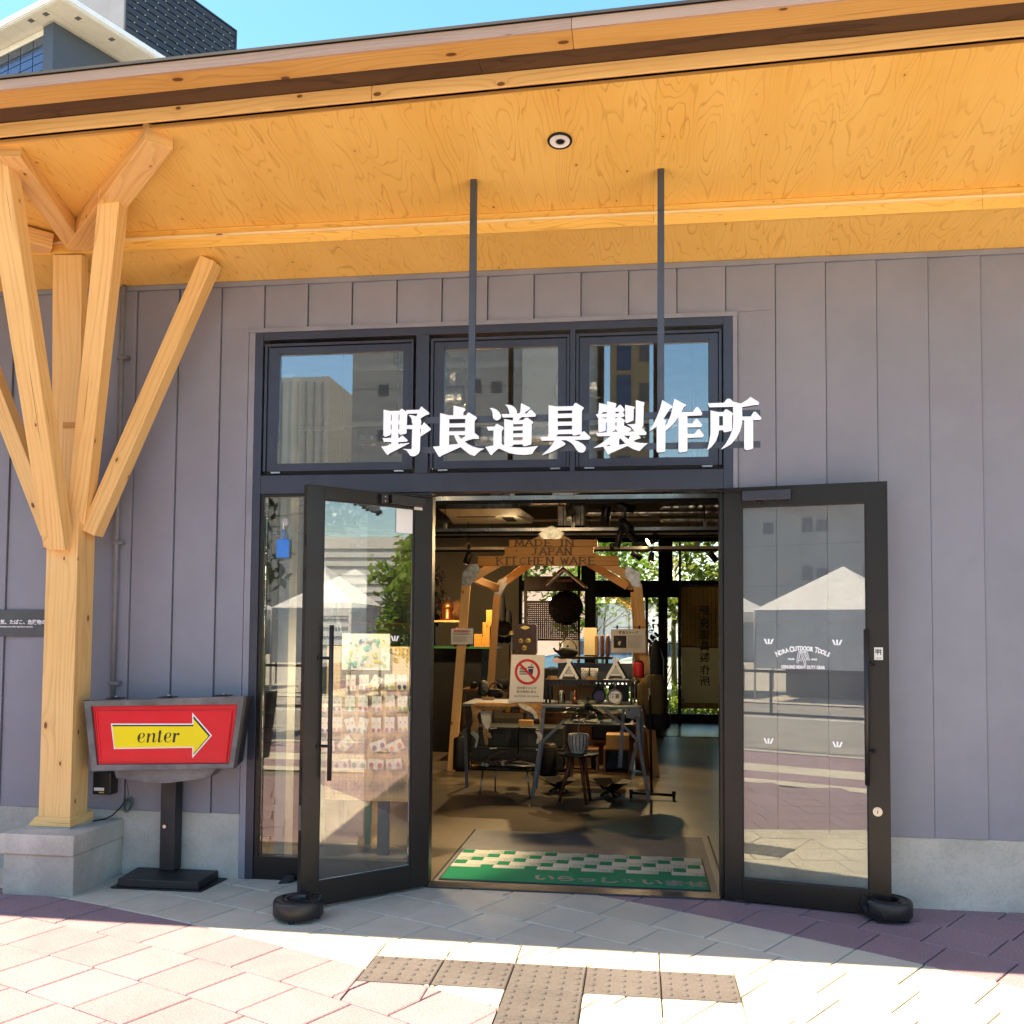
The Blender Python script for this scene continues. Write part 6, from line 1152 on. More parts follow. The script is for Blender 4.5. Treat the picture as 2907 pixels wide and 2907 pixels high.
# scroll
SCR = thing('hanging_scroll', 'tall beige reed blind with brushed kanji seen from behind at the back window', 'scroll', (4.43,11,1.3))
mb = MB(); mb.box(4.087, 4.785, 11.0, 11.006, 1.375, 2.43); mb.build('reed_blind', 'reed', SCR)
for i in range(10): x = 4.115+i*.07; mb = MB(); mb.tube([(x,10.996,1.38),(x,10.996,2.425)], .0035, 5); mb.build('blind_cord', 'lattice_wood', SCR)
mb = MB(); mb.box(4.087, 4.785, 10.997, 11.0, .30, 1.374); mb.build('cloth_panel', 'scroll_cloth', SCR); mb = MB(); mb.box(4.087, 4.785, 10.992, 10.9965, .30, .40, 0); mb.build('bottom_band', 'reed', SCR); mb = MB(); mb.tube([(4.06,11,2.435),(4.81,11,2.435)], .02, 8); mb.build('roller', 'old_wood', SCR); mb = MB(); mb.tube([(4.06,10.99,1.375),(4.81,10.99,1.36)], .012, 8); mb.build('joint_rod', 'old_wood', SCR)
for ch, z in zip('野良道具製作所', (1.995,1.775,1.575,1.37,1.175,.96,.765)): text('brush_character', ch, 'ink_black', SCR, .185, (lambda zz: lambda x, y, d: (4.49+x*.95, 10.990-d, zz+y))(z), bold=.002, flip=True)
mb = MB(); mb.box(4.10, 4.13, 10.99, 10.9965, .43, .46); mb.build('seal', 'ink_brown', SCR); mb = MB(); mb.box(4.045, 4.085, 10.98, 11.02, .0, 3.2, 2); mb.build('red_post', 'lattice_wood', SCR)
BG = MB(); BG.box(4.66, 4.95, 9.6, 9.9, .0, .30); BG.box(4.72, 4.9, 9.65, 9.85, .301, .42); solo(BG, 'black_bag', 'black_matte', 'black bag on the floor below the hanging scroll', 'bag', None, .02)
t = thing('dried_branches', 'vase of dark bare branches standing by the back window', 'branches', (3.75,10.5,0)); mb = MB()
for i in range(9): a = RN.uniform(-.3,.5); mb.tube([(3.70,10.4,.3),(3.74+a*.3,10.4,.8),(3.74+a*.9+RN.uniform(-.05,.05),10.4,1.0+RN.uniform(0,.5))], [.012,.008,.004], 6)
mb.build('branch', 'dark_iron', t); mb = MB(); mb.lathe([(0,0),(.10,.0),(.12,.1),(.08,.3),(.06,.33)], (3.70,10.4,0.002), 14); mb.build('vase', 'crate_dark', t)
t = thing('flower_vase', 'dark red flowers in a vase behind the right arch leg', 'flowers', (3.55,9,1.3)); mb = MB()
for i in range(60): p = Vector((3.60+RN.gauss(0,.09), 9+RN.gauss(0,.06), 1.55+RN.gauss(0,.12))); leaf(mb, p, (RN.gauss(0,1),RN.gauss(0,1),RN.gauss(0,1)), .09, .06, (.1,.2,1), 3)
tag(mb.build('petals', 'lattice_wood', t), kind='stuff'); mb = MB(); mb.lathe([(0,.0),(.14,.0),(.14,1.2),(.07,1.4)], (3.6,9,.001), 14); mb.build('vase', 'crate_dark', t)
# ================================================================ behind the side window and left door: card board
OS = thing('pegboard', 'tall pale pegboard stand hung with rows of small earring cards', 'display board', (1.49,.62,.4))
mb = MB(); mb.box(1.165, 1.80, .60, .618, .415, 1.497, 2); mb.build('board', 'osb', OS, .002)
mb = MB()
for i in range(22):
    for j in range(37):
        x = 1.18+i*.0285; z = .43+j*.029; mb.poly([(x-.0028,.5992,z-.0028),(x+.0028,.5992,z-.0028),(x+.0028,.5992,z+.0028),(x-.0028,.5992,z+.0028)])
tag(mb.build('peg_hole', 'ink_brown', OS), kind='stuff')
mb = MB(); mb.box(1.545, 1.625, .619, .66, .035, 1.45, 2); mb.build('stand_leg', 'tile_grey', OS); mb = MB(); mb.hexa([(1.30,.45,.002),(1.72,.40,.002),(1.42,.82,.002),(1.80,.82,.002),(1.30,.45,.034),(1.72,.40,.034),(1.42,.82,.034),(1.80,.82,.034)]); mb.build('stand_foot', 'tile_grey', OS)
PO = thing('pale_poster', 'pale blue poster with butterfly and flowers at the top of the pegboard', 'poster', (1.46,.56,1.33))
mb = MB(); mb.box(1.285, 1.633, .566, .570, 1.333, 1.588); mb.build('poster_sheet', 'paper', PO)
for i in range(46):
    x = RN.uniform(1.33,1.61); z = RN.uniform(1.35,1.55); r = RN.uniform(.006,.018); m_ = RN.choice(['poster_blue','poster_green','poster_yellow','poster_white','poster_teal'])
    if m_ not in M: pm(m_, {'poster_blue':(.35,.5,.72),'poster_green':(.35,.55,.35),'poster_yellow':(.75,.65,.2),'poster_white':(.8,.78,.8),'poster_teal':(.2,.5,.5)}[m_], None, 30, .7)
    mb = MB(); mb.prism([[(x+r*RN.uniform(.6,1.2)*math.cos(a), z+r*RN.uniform(.6,1.2)*math.sin(a)) for a in [k*.9 for k in range(7)]]], lambda a, c: (a, .5655-.00015*i/4, c), (0,.0004,0)); mb.build('paint_blot', m_, PO)
for P in ([(1.305,1.44),(1.345,1.42),(1.36,1.385),(1.335,1.375),(1.315,1.40)],[(1.36,1.385),(1.40,1.40),(1.395,1.36),(1.37,1.355)],[(1.34,1.375),(1.36,1.384),(1.352,1.35),(1.325,1.345)]): mb = MB(); mb.prism([P], lambda a, c: (a, .5630, c), (0,.0004,0)); mb.build('butterfly_wing', 'poster_teal' if P[0][0] > 1.33 else 'poster_green', PO)
text('script_word', 'Spring', 'print_navy', PO, .04, lambda x, z, d: (1.455+x, .5625-d, 1.535+z), shear=.4)
cards = [(1.351,1.289,0),(1.447,1.291,.02),(1.551,1.281,-.5),(1.632,1.297,0),(1.72,1.297,.03),(1.17,1.135,0),(1.252,1.133,0),(1.346,1.139,.03),(1.442,1.14,0),(1.542,1.142,-.03),(1.634,1.147,.08),(1.728,1.147,-.02),(1.17,.985,0),(1.255,.99,0),(1.341,.984,.3),(1.452,.987,-.2),(1.539,.992,.02),(1.636,.997,0),(1.73,1.003,.04)]
wide = [(1.18,.82,.1),(1.298,.833,.75),(1.546,.832,.35),(1.668,.831,.45),(1.286,.697,.08),(1.416,.701,-.02),(1.541,.704,-.04),(1.668,.711,.1)]
cc = ['ear_red','ear_orange','ear_gold','ear_green','ear_navy','ear_pink','ear_grey','ear_lime']; ecol = dict(zip(cc, [(.4,.02,.05),(.75,.25,.08),(.6,.4,.05),(.05,.3,.16),(.03,.03,.12),(.5,.2,.3),(.15,.15,.16),(.4,.5,.05)]))
for k, v in ecol.items(): pm(k, v, None, 20, .35)
def card(x, z, rot, w2, h2, i, wd):
    ca, sa = math.cos(rot), math.sin(rot); F2 = lambda a, c: (x+a*ca-c*sa, z+a*sa+c*ca)
    row = {0:'top',1:'second',2:'third',3:'fourth',4:'bottom'}[0 if z > 1.25 else 1 if z > 1.1 else 2 if z > .9 else 3 if z > .76 else 4]
    side = 'far left' if x < 1.2 else 'left' if x < 1.30 else 'centre left' if x < 1.40 else 'middle' if x < 1.50 else 'centre right' if x < 1.6 else 'right' if x < 1.69 else 'far right'
    k1 = cc[(i*5) % 8]; cn = k1.split('_')[1]
    t = thing('earring_card', '%s card with %s earrings at the %s of the %s row'%('wide white' if wd else 'white', cn, side, row), 'card', (x,.57,z), 'earring cards on the pegboard')
    mb = MB(); mb.prism([[F2(-w2,-h2*1.85),F2(w2,-h2*1.85),F2(w2,h2*.15),F2(-w2,h2*.15)]], lambda a, c: (a, .572, c), (0,.0012,0)); mb.build('card_sheet', 'paper', t)
    for s in (-1, 1):
        mb = MB(); c0 = F2(s*w2*.55, -h2*(1.0 if wd else 1.45)); r = w2*(.30 if wd else .38)
        mb.prism([[(c0[0]+r*math.cos(a), c0[1]+r*1.1*math.sin(a)) for a in [q*6.283/(4 if i % 3 == 0 else 9) for q in range(4 if i % 3 == 0 else 9)]]], lambda a, c: (a, .569, c), (0,.0025,0)); mb.build('earring', k1, t)
        mb = MB(); c1 = F2(s*w2*.5, -h2*.55); mb.lathe([(.0,.002),(.005,0)], (c1[0],.5715,c1[1]), 7, (0,-1,0)); mb.build('ear_stud', cc[(i*3+2) % 8], t)
    mb = MB(); mb.tube([(x,.599,z+.008),(x,.568,z+.006),(x,.565,z+.016)], .0018, 5); mb.build('peg_hook', 'dark_iron', t)
for i, (x, z, r) in enumerate(cards): card(x, z, r, .035, .055, i, False)
for i, (x, z, r) in enumerate(wide): card(x, z, r, .056, .036, i+2, True)
WP = MB(); WP.box(.895, .97, .35, .5, .0, 3.4, 2); solo(WP, 'white_pillar', 'pale_grey', 'white pillar just inside the left edge of the side window', 'pillar')
GC = thing('green_rack', 'green steel display rack behind the side window', 'rack', (1.05,1.2,0))
for x, y in ((.98,1.1),(1.34,1.1),(.98,1.6),(1.34,1.6)): mb = MB(); mb.box(x-.02, x+.02, y-.02, y+.02, 0.001, 1.55, 2); mb.build('rack_post', 'green_cabinet', GC)
for z in (.5, .95, 1.4): mb = MB(); mb.box(.96, 1.36, 1.12, 1.6, z, z+.025, 0); mb.build('rack_shelf', 'dark_iron', GC)
t = thing('gas_lantern', 'beige boxy camping item with wire handle on the green rack', 'lantern', (1.1,1.2,1.42)); mb = MB(); mb.box(1.07, 1.24, 1.2, 1.35, .976, 1.10); mb.build('lantern_body', 'scroll_cloth', t, .01); mb = MB(); mb.tube([(1.07,1.27,1.09),(1.08,1.27,1.17),(1.23,1.27,1.17),(1.24,1.27,1.09)], .005, 6); mb.build('wire_handle', 'dark_iron', t)
PB = thing('plastic_bag', 'clear crumpled plastic bag hanging behind the side window', 'bag', (1.1,.8,1.7)); mb = MB(); mb.lathe([(.0,0),(.06,.03),(.09,.15),(.06,.3),(.08,.42),(.03,.5)], (1.08,.9,1.45), 9); mb.build('bag_skin', 'clear_glass', PB)
mb = MB(); mb.tube([(1.10,.7,2.05),(1.09,.7,1.65),(1.10,.7,1.4)], .012, 8); solo(mb, 'dark_pole', 'dark_iron', 'thin dark pole hanging behind the blue charm', 'pole')
# ================================================================ interior lamps (lit spotlights and downlights, some lamps without a head)
def slamp(nm, p, tgt, e, ang, r=.04, c=(1,.78,.5)):
    l = bpy.data.lights.new(nm, 'SPOT'); l.energy = e; l.spot_size = math.radians(ang); l.spot_blend = .5; l.color = c; l.shadow_soft_size = r
    o = bpy.data.objects.new(nm, l); col.objects.link(o); o.location = p; o.rotation_euler = (Vector(p)-Vector(tgt)).to_track_quat('Z', 'Y').to_euler()
slamp('spot_light', (3.10,4.42,2.50), (2.5,4.1,.9), 36, 75)
slamp('spot_light', (3.42,6.4,2.74), (2.4,4.9,2.5), 32, 60)
slamp('spot_light', (3.50,6.46,2.50), (3.1,4.5,.6), 32, 80)
slamp('spot_light', (1.165,5.95,2.43), (1.0,7.2,1.6), 28, 95)
slamp('spot_light', (1.76,5.9,2.87), (1.3,3.9,.0), 43, 110)
slamp('spot_light', (2.95,1.95,2.70), (2.35,2.2,0), 32, 26, .015)  # added lamp without a head, stands in for reflected sunlight on the floor
slamp('spot_light', (2.2,2.0,2.70), (2.35,3.6,1.9), 32, 70)
for i, (x, y, lb) in enumerate(((1.55,1.0,'round lit ceiling downlight above the pegboard'),(1.25,2.4,'round lit ceiling downlight behind the side window'))):
    t = thing('ceiling_downlight', lb, 'light', (x,y,3.2)); mb = MB(); mb.lathe([(.075,.0),(.08,.02),(.08,.10),(0,.10)], (x,y,3.0), 20); mb.build('lamp_can', 'white_paint', t); mb = MB(); mb.lathe([(0,.012),(.07,.012)], (x,y,3.0), 20); mb.build('lamp_face', 'lamp_lit', t); mb = MB(); mb.tube([(x,y,3.1),(x,y,4.165)], .008, 6); mb.build('drop_rod', 'dark_iron', t)
slamp('spot_light', (1.55,.98,2.98), (1.48,.55,1.0), 14, 60, .06, (1,.86,.66)); slamp('spot_light', (1.5,.2,2.9), (1.48,.6,.95), 95, 46, .06, (1,.86,.66))  # second lamp has no fixture, added to brighten the pegboard front
# ================================================================ beyond the back windows
sheet('back_lane', -40, 40, 16.5, 26, -.03, 'lane_pale'); sheet('back_lawn', -40, 40, 12.0, 16.5, -.02, 'hedge_under')
def tree(base, h, spread, nleaf, label, leafm, ls=.11, trunks=1, group=None, low=.3, barkr=.05):
    t = thing('leafy_tree', label, 'tree', base, group); mb = MB(); b0 = Vector(base); tips = []
    for k in range(trunks):
        a = RN.uniform(0, 6.28); top = b0+Vector((math.cos(a)*.35*spread*(trunks > 1), math.sin(a)*.3*spread*(trunks > 1), h*.75)); mid = (b0+top)/2+Vector((RN.uniform(-.1,.1), RN.uniform(-.1,.1), 0))
        mb.tube([b0+Vector((RN.uniform(-.1,.1)*(trunks-1),0,0)), mid, top], [barkr, barkr*.7, barkr*.25], 8); tips.append(top)
        for j in range(7):
            s = mid.lerp(top, RN.uniform(0, 1)); e = s+Vector((RN.gauss(0,.5)*spread, RN.gauss(0,.45)*spread, RN.uniform(.1,.5)*h*.4)); mb.tube([s, s.lerp(e,.5)+Vector((0,0,.06)), e], [barkr*.35, barkr*.22, .006], 5); tips.append(e)
    mb.build('trunk', 'bark', t)
    mb = MB(); cl = [tips[RN.randrange(len(tips))]+Vector((RN.gauss(0,.3)*spread, RN.gauss(0,.3)*spread, RN.gauss(0,.22)*h*.5)) for _ in range(26)]
    cl = [c for c in cl if c.z > b0.z+h*low*.6] or tips
    for i in range(nleaf):
        c = cl[RN.randrange(len(cl))]; p = c+Vector((RN.gauss(0,.22), RN.gauss(0,.22), RN.gauss(0,.2)))*spread*.75
        if p.z < b0.z+.05: continue
        d = Vector((RN.gauss(0,1), RN.gauss(0,1), RN.gauss(-.3,.6))).normalized(); s = d.cross(Vector((RN.gauss(0,.4),RN.gauss(0,.4),1))).normalized(); L = ls*RN.uniform(.6,1.3)
        mb.poly([tuple(p-d*L), tuple(p+s*L*.5), tuple(p+d*L), tuple(p-s*L*.5)])
    tag(mb.build('crown', leafm, t), kind='stuff'); return t
tree((2.55,14.2,0), 4.2, 1.1, 1900, 'multi stemmed young tree outside the middle back window', 'leaf_sun', .085, 4, 'trees behind the shop', .25, .035)
tree((4.1,14.4,0), 4.3, 1.0, 2200, 'bright green tree outside the right back window', 'leaf_yellow', .085, 1, 'trees behind the shop', .35, .075)
tree((5.6,13.9,0), 4.4, 1.2, 2600, 'leafy tree behind the hanging scroll', 'leaf_sun', .085, 2, 'trees behind the shop', .25, .05)
tree((.9,14.6,0), 4.0, 1.1, 1500, 'green tree outside the left back window', 'leaf_sun', .085, 2, 'trees behind the shop', .3, .04)
tree((3.3,16.0,0), 4.4, 1.3, 1300, 'pale green tree farther behind the middle back window', 'leaf_yellow', .10, 3, 'trees behind the shop', .3, .04)
mb = MB()
for i in range(9000):
    p = Vector((RN.uniform(-2,9), RN.uniform(12.4,14.2), abs(RN.gauss(0,.28))+.02)); d = Vector((RN.gauss(0,1), RN.gauss(0,1), RN.gauss(0,.7))).normalized(); s = d.cross(Vector((.1,.2,1))).normalized(); L = RN.uniform(.04,.08); mb.poly([tuple(p-d*L), tuple(p+s*L*.5), tuple(p+d*L), tuple(p-s*L*.5)])
tag(mb.build('low_shrubs', 'leaf_yellow'), 'low bright green shrubs under the trees behind the shop', 'shrubs', None, 'stuff')
def car(x, y, m_, label, rz=0):
    t = thing('parked_car', label, 'car', (x,y,0)); P = [(-2.0,.35),(-2.05,.7),(-1.7,.9),(-1.1,1.0),(-.6,1.42),(.8,1.45),(1.5,1.0),(2.0,.9),(2.1,.5),(2.05,.3)]
    mb = MB(); mb.prism([[(x+a, c) for a, c in P]], lambda a, c: (a, y-.8, c), (0,1.6,0)); mb.build('car_body', m_, t, .06)
    mb = MB(); mb.prism([[(x+a, c) for a, c in ((-.95,1.0),(-.52,1.36),(.05,1.38),(.05,1.0))]], lambda a, c: (a, y-.806, c), (0,.005,0)); mb.build('side_window', 'far_glass', t); mb = MB(); mb.prism([[(x+a, c) for a, c in ((.12,1.0),(.12,1.38),(.75,1.38),(1.25,1.0))]], lambda a, c: (a, y-.806, c), (0,.005,0)); mb.build('side_window', 'far_glass', t)
    for a in (-1.25, 1.3): mb = MB(); mb.tube([(x+a,y-.82,.32),(x+a,y-.62,.32)], .32, 20); mb.build('wheel', 'rubber', t)

car(4.6, 19.5, 'car_white', 'white parked car in the lane behind the shop'); car(2.2, 21.5, 'car_blue', 'blue parked car farther along the lane behind the shop')
t = thing('lane_wall', 'pale pinkish building wall beyond the trees behind the shop', 'wall', (0,26,0)); mb = MB(); mb.box(-14, 1.9, 25, 25.3, -.03, 6.5); mb.build('wall_body', 'wall_pink', t); mb = MB(); mb.box(1.91, 14, 26, 26.3, -.03, 2.6); mb.build('low_wall', 'pale_grey', t)
# ================================================================ across the street (seen mirrored in the glass)
def tent(x, y, s, label):
    t = thing('market_tent', label, 'tent', (x,y,0), 'white market tents across the road'); h0, h1 = 2.2, 3.35
    for a, c in (((-s,-s),(s,-s)),((s,-s),(s,s)),((s,s),(-s,s)),((-s,s),(-s,-s))):
        mb = MB(); mb.poly([(x+a[0],y+a[1],h0),(x+c[0],y+c[1],h0),(x,y,h1)]); mb.poly([(x+a[0],y+a[1],h0-.28),(x+c[0],y+c[1],h0-.28),(x+c[0],y+c[1],h0),(x+a[0],y+a[1],h0)]); mb.build('roof_panel', 'tent_white', t)
    for a in (-s, s):
        for c in (-s, s): mb = MB(); mb.tube([(x+a*.99,y+c*.99,0),(x+a*.99,y+c*.99,h0)], .03, 8); mb.build('tent_pole', 'pale_grey', t)
    mb = MB(); mb.box(x-s, x+s, y+s-.05, y+s-.03, .75, h0-.3); mb.build('front_curtain', 'tent_white', t); mb = MB(); mb.box(x-s*.8, x+s*.8, y-.3, y+.3, .0, .75); mb.build('stall_table', 'far_dark', t)
for i, (x, y) in enumerate(((-.3,-19.5),(-4.6,-20),(-9.2,-19.8),(4.6,-20.2),(9.4,-20))): tent(x, y, 1.75, ('white market tent opposite the shop doors','second white tent to the left across the road','third white tent far left across the road','white tent to the right across the road','white tent far right across the road')[i])
RG = thing('railing', 'dark grey street railing along the kerb opposite the shop', 'railing', (0,-8.2,0))
for x in (-9,-6,-3,0,3,6,9,12):
    mb = MB(); mb.bar((x-.035,-8.2,0),(x-.035,-8.2,1.06), .03, .05); mb.bar((x+.035,-8.2,0),(x+.035,-8.2,1.06), .03, .05); mb.build('rail_post', 'rail_grey', RG); mb = MB(); mb.hexa([(x-.13,-8.26,0),(x+.13,-8.26,0),(x-.13,-8.14,0),(x+.13,-8.14,0),(x-.05,-8.23,.22),(x+.05,-8.23,.22),(x-.05,-8.17,.22),(x+.05,-8.17,.22)]); mb.build('post_foot', 'rail_grey', RG)
for z in (.44, 1.06): mb = MB(); mb.box(-10, 13, -8.225, -8.175, z-.02, z+.02, 0); mb.build('rail_bar', 'rail_grey', RG)
for x in (-7.5,-4.5,-1.5,1.5,4.5,7.5,10.5): mb = MB(); mb.box(x-.018, x+.018, -8.218, -8.182, .4605, 1.0395, 2); mb.build('rail_baluster', 'rail_grey', RG)
FB = thing('grey_hall', 'large plain grey building with small square windows across the road', 'building', (-7,-48,0))
mb = MB(); mb.box(-13.5, .3, -75, -48, -.09, 38); mb.build('hall_wall', 'far_grey', FB)
for i, x in enumerate((-11.6,-9.4,-8.6,-6.1,-4.9,-2.2)):
    for j in range(7):
        if (i*3+j) % 5 == 0: continue
        z = 4.6+j*2.7; mb = MB(); mb.box(x-.30, x+.30, -48.0, -47.96, z, z+(.8 if i % 2 else .65)); mb.build('window', 'far_dark', FB)
for z in (10.6, 13.6, 16.9, 20.2): mb = MB(); mb.box(-13.5, .3, -48.35, -48.001 if False else -47.97, z, z+.35); mb.build('ledge', 'pale_grey', FB)
mb = MB(); mb.box(-3.2, -.4, -48.0, -46.5, 12.5, 17.5); mb.build('stair_block', 'slab_white', FB)
mb = MB()
for i in range(16): mb.box(-13.5, .3, -47.995, -47.985, 2+i*2.3, 2.03+i*2.3)
tag(mb.build('panel_joint', 'far_dark', FB), kind='stuff')
TW = thing('apartment_tower', 'beige apartment tower with a blue glazed bay across the road', 'building', (2.6,-62,0)); mb = MB(); mb.box(1.2, 4.0, -75, -62, -.09, 45); mb.build('tower_wall', 'stone_beige', TW)
for j in range(14): z = 3+j*2.9; mb = MB(); mb.box(1.7, 2.7, -62, -61.94, z, z+2.5); mb.build('window', 'far_glass', TW); mb = MB(); mb.box(3.3, 4.0, -62, -61.94, z+.6, z+1.9); mb.build('window', 'far_dark', TW)
WB2 = thing('ribbed_block', 'white ribbed building at the left across the road', 'building', (-24,-60,0)); mb = MB(); mb.box(-34, -19, -72, -60, -.09, 20); mb.build('block_wall', 'slab_white', WB2)
for i in range(24): x = -33.6+i*.61; mb = MB(); mb.box(x, x+.12, -60, -59.85, 0, 19.6); mb.build('rib', 'pale_grey', WB2)
LB = thing('low_shed', 'low grey shed with slanted roof behind the tents', 'building', (12,-40,0)); mb = MB(); mb.hexa([(6,-46,-.09),(20,-46,-.09),(6,-38,-.09),(20,-38,-.09),(6,-46,7),(20,-46,5),(6,-38,7),(20,-38,5)]); mb.build('shed_body', 'far_grey', LB)
for i in range(18): x = 6.3+i*.75; mb = MB(); mb.box(x, x+.1, -38, -37.92, 0, 6.9-(x-6)*.143); mb.build('shed_rib', 'pale_grey', LB)
UP = thing('utility_pole', 'grey utility pole beside the tents across the road', 'pole', (1.2,-13,0)); mb = MB(); mb.tube([(1.2,-17.6,0),(1.2,-17.6,7)], [.13,.09], 12); mb.build('pole_shaft', 'far_grey', UP)
SCF = thing('scaffold', 'pale tube scaffolding under construction behind the tents', 'scaffold', (4,-27,0)); mb = MB()
for i in range(7):
    x = .5+i*1.1; mb.tube([(x,-27,0),(x,-27,5.5-abs(i-3)*.6)], .05, 6); mb.tube([(x-2.6,-25.5,1.0),(x,-27,4.4)], .05, 6)
for z in (1.5,3,4.2): mb.tube([(.5,-27,z),(7.1,-27,z)], .05, 6)
mb.build('scaffold_tubes', 'pale_grey', SCF); mb = MB(); mb.box(1.2, 6.8, -28, -27.8, 1.2, 4.3); mb.build('sheeting', 'tent_white', SCF)
VN = thing('white_van', 'white van parked to the left across the pavement', 'van', (-7.5,-9.6,0)); mb = MB(); P = [(-9.6,.35),(-9.7,1.0),(-9.2,1.2),(-8.6,1.95),(-5.4,2.0),(-5.3,.35)]; mb.prism([P], lambda a, c: (a, -12.0, c), (0,1.7,0)); mb.build('van_body', 'car_white', VN, .08)
for a in (-8.7, -6.1): mb = MB(); mb.tube([(a,-10.25,.33),(a,-10.45,.33)], .33, 18); mb.build('wheel', 'rubber', VN)
mb = MB(); mb.prism([[(-9.1,1.25),(-8.6,1.8),(-7.9,1.82),(-7.9,1.25)]], lambda a, c: (a, -10.29, c), (0,-.006,0)); mb.build('side_window', 'far_glass', VN)
tree((-4.6,-8.9,0), 4.6, 1.4, 2600, 'street tree on the pavement to the left of the shop', 'leaf_dark', .12, 1, None, .45, .07); tree((-11,-13.5,0), 6, 1.9, 2600, 'larger street tree far left across the road', 'leaf_sun', .14, 1, None, .35, .1)
tree((8.5,-24,0), 6, 1.8, 2200, 'street tree to the right across the road', 'leaf_sun', .14, 1, None, .4, .1)

GBL = thing('brick_office', 'mid rise tan building with rows of windows far to the left along the road', 'building', (-38,-16,0)); mb = MB(); mb.box(-52, -36, -34, -4, -.09, 9); mb.build('office_wall', 'stone_beige', GBL)
for j in range(3):
    for i in range(9): y = -32.5+i*3.1; mb = MB(); mb.box(-36, -35.94, y, y+1.9, 1.2+j*2.7, 2.8+j*2.7); mb.build('window', 'far_glass', GBL)
for i, (x, y, h, m_) in enumerate(((-13,-8.9,4.2,'leaf_sun'),(-17.5,-9.3,4.8,'leaf_dark'),(-23,-10,5.2,'leaf_sun'),(-9,-15.5,4.4,'leaf_dark'),(-15,-18,5,'leaf_sun'))): tree((x,y,0), h, 1.5, 1800, ('street tree second from the shop on the left','street tree third from the shop on the left','farthest street tree on the left pavement','dark street tree left of the second tent','street tree beyond the third tent')[i], m_, .16, 1, None, .35, .08)

tent(17.2, -5.6, 1.4, 'white canopy tent on the pavement right of the shop')
tree((14.6,-2.7,0), 3.5, .9, 1700, 'street tree near the right end of the shop front', 'leaf_sun', .11, 1, None, .4, .06); tree((18.5,-3.3,0), 3.8, 1.0, 1500, 'street tree beyond the canopy on the right', 'leaf_yellow', .12, 1, None, .4, .06); tree((13.0,-1.7,0), 3.6, .8, 1200, 'small tree close to the right end wall', 'leaf_sun', .10, 1, None, .4, .05)
VR = thing('delivery_van', 'tall white van parked right of the canopy tent', 'van', (22,-4,0)); mb = MB(); P = [(-5.2,.35),(-5.25,1.2),(-4.9,2.25),(-4.5,2.5),(-2.6,2.5),(-2.5,.35)]; mb.prism([P], lambda a, c: (21.0, a, c), (3.6,0,0)); mb.build('van_body', 'car_white', VR, .1); mb = MB(); mb.prism([[(-4.8,1.45),(-4.55,2.1),(-3.0,2.1),(-2.9,1.45)]], lambda a, c: (20.992, a, c), (.006,0,0)); mb.build('windscreen', 'far_glass', VR)
PH = thing('pale_hall', 'long pale hall with horizontal siding far right down the street', 'building', (46,-10,0)); mb = MB(); mb.box(44, 60, -32, 6, -.09, 6.4); mb.build('hall_wall', 'slab_white', PH)
for i in range(12): mb = MB(); mb.box(43.95, 43.999, -32, 6, .8+i*.45, .86+i*.45); mb.build('siding_line', 'far_dark', PH)
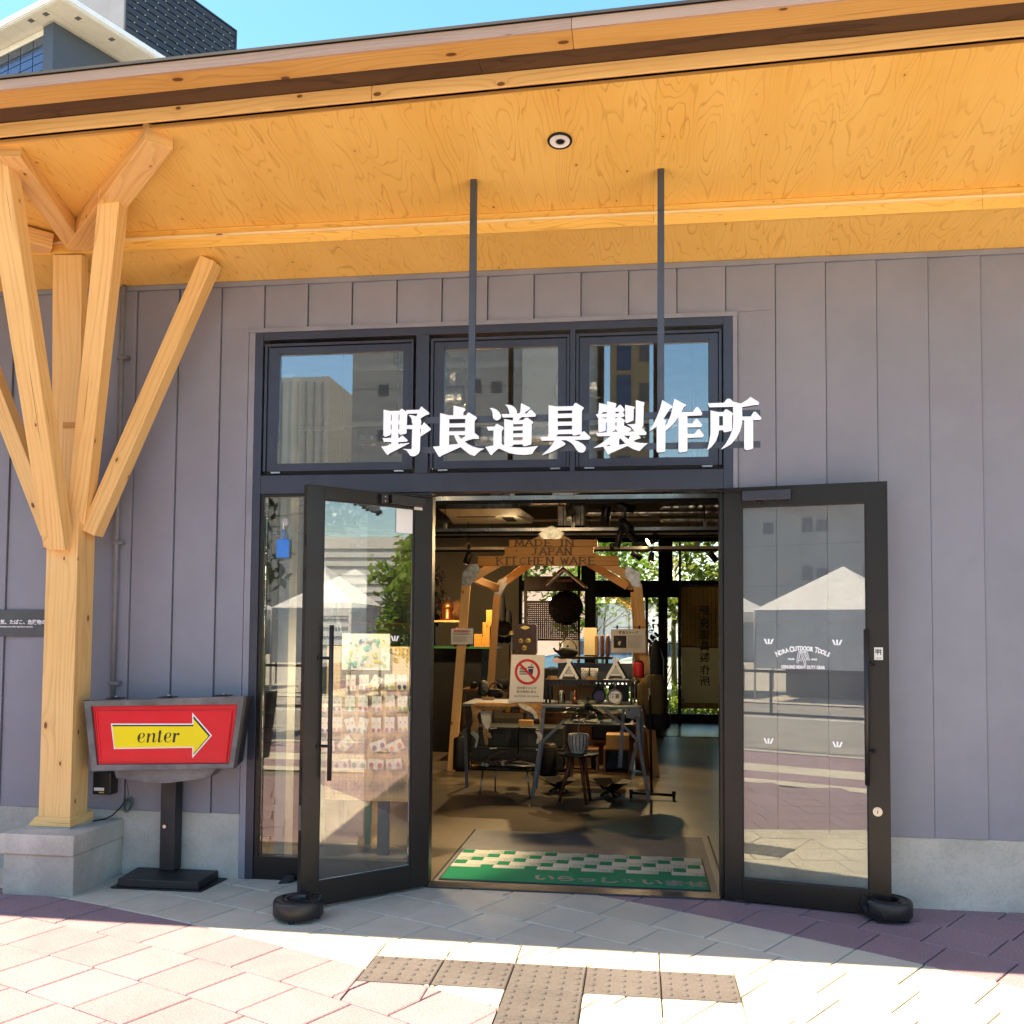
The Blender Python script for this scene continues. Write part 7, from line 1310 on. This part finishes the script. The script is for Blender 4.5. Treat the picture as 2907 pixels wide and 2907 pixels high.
# more goods inside
goods = [(.10,6.3,1.05,.09,.30,'crate_dark','tall black canister low at the left of the shop'),(.28,6.35,1.05,.07,.22,'print_red','dull red tin beside the black canister'),(.42,6.3,1.05,.08,.16,'cardboard','squat brown carton left of the dark counter'),(-.02,6.4,1.42,.07,.2,'foil','shiny foil roll high at the left edge of the doorway'),(1.30,5.0,.02,.12,.42,'dark_iron','dark iron stove body on the floor beside the left arch leg'),(1.62,4.7,.895,.06,.16,'crate_dark','black flask on the workbench behind the hide'),(1.98,4.5,.895,.05,.12,'copper','small copper cup beside the oil lamp'),(1.68,5.9,.892,.09,.13,'black_matte','round black pot on the low wooden rack'),(1.86,5.95,.892,.07,.18,'tile_grey','grey jar on the right end of the low wooden rack'),(2.36,4.8,.02,.10,.34,'black_matte','black bucket between the crates and the stool'),(3.42,5.3,.02,.10,.5,'old_wood','brown wooden drum behind the right arch leg'),(3.33,4.5,.9,.05,.2,'dark_iron','dark flask at the right end of the workbench'),(3.36,4.6,1.12,.06,.18,'print_red','dark red patterned jar beside the right white stand'),(2.68,4.1,.9,.04,.1,'pale_grey','small grey cup behind the glass jar'),(2.85,4.55,.645,.05,.09,'dark_iron','dark bowl on the lower shelf'),(3.2,4.5,.645,.08,.10,'dark_iron','black lidded pan at the right of the lower shelf')]
for x, y, z, r, h, m_, lb in goods:
    t = thing('shop_item', lb, 'goods', (x,y,z)); mb = MB(); mb.lathe([(0,0),(r,0),(r*1.02,h*.1),(r*.98,h*.85),(r*.8,h*.95),(0,h*.95)], (x,y,z), 16); mb.build('item_body', m_, t); mb = MB(); mb.lathe([(r*.82,h*.955),(r*.7,h),(0,h*1.02)], (x,y,z), 16); mb.build('item_lid', 'dark_iron', t)
WS = thing('wall_shelving', 'dark wall shelving packed with small goods at the left of the shop', 'shelving', (-.3,8.2,0))
for z in (.9, 1.3, 1.7): mb = MB(); mb.box(-1.6, .35, 8.0, 8.4, z, z+.03, 0); mb.build('shelf_board', 'old_wood', WS)
for x in (-1.6, -.6, .33): mb = MB(); mb.box(x-.02, x+.02, 8.0, 8.05, .0, 1.9, 2); mb.build('shelf_post', 'dark_iron', WS)
mb = MB()
for z in (.93, 1.33, 1.73):
    x = -1.55
    while x < .25:
        w_ = RN.uniform(.06,.16); mb.box(x, x+w_, 8.03, 8.3, z+.001, z+RN.uniform(.1,.3)); x += w_+RN.uniform(.01,.06)
tag(mb.build('packed_goods', 'crate_dark', WS), kind='stuff')
CS = thing('stacked_chests', 'dark wooden chests stacked behind the workbench', 'chests', (2.4,5.9,0)); mb = MB(); mb.box(2.05, 3.3, 5.8, 6.3, .0, .62); mb.build('lower_chest', 'old_wood', CS); mb = MB(); mb.box(2.15, 2.75, 5.85, 6.25, .621, 1.15); mb.build('upper_chest', 'crate_dark', CS)
for i in range(3): mb = MB(); mb.box(2.1+i*.4, 2.45+i*.4, 5.785, 5.799, .1, .55); mb.build('drawer', 'old_wood', CS)
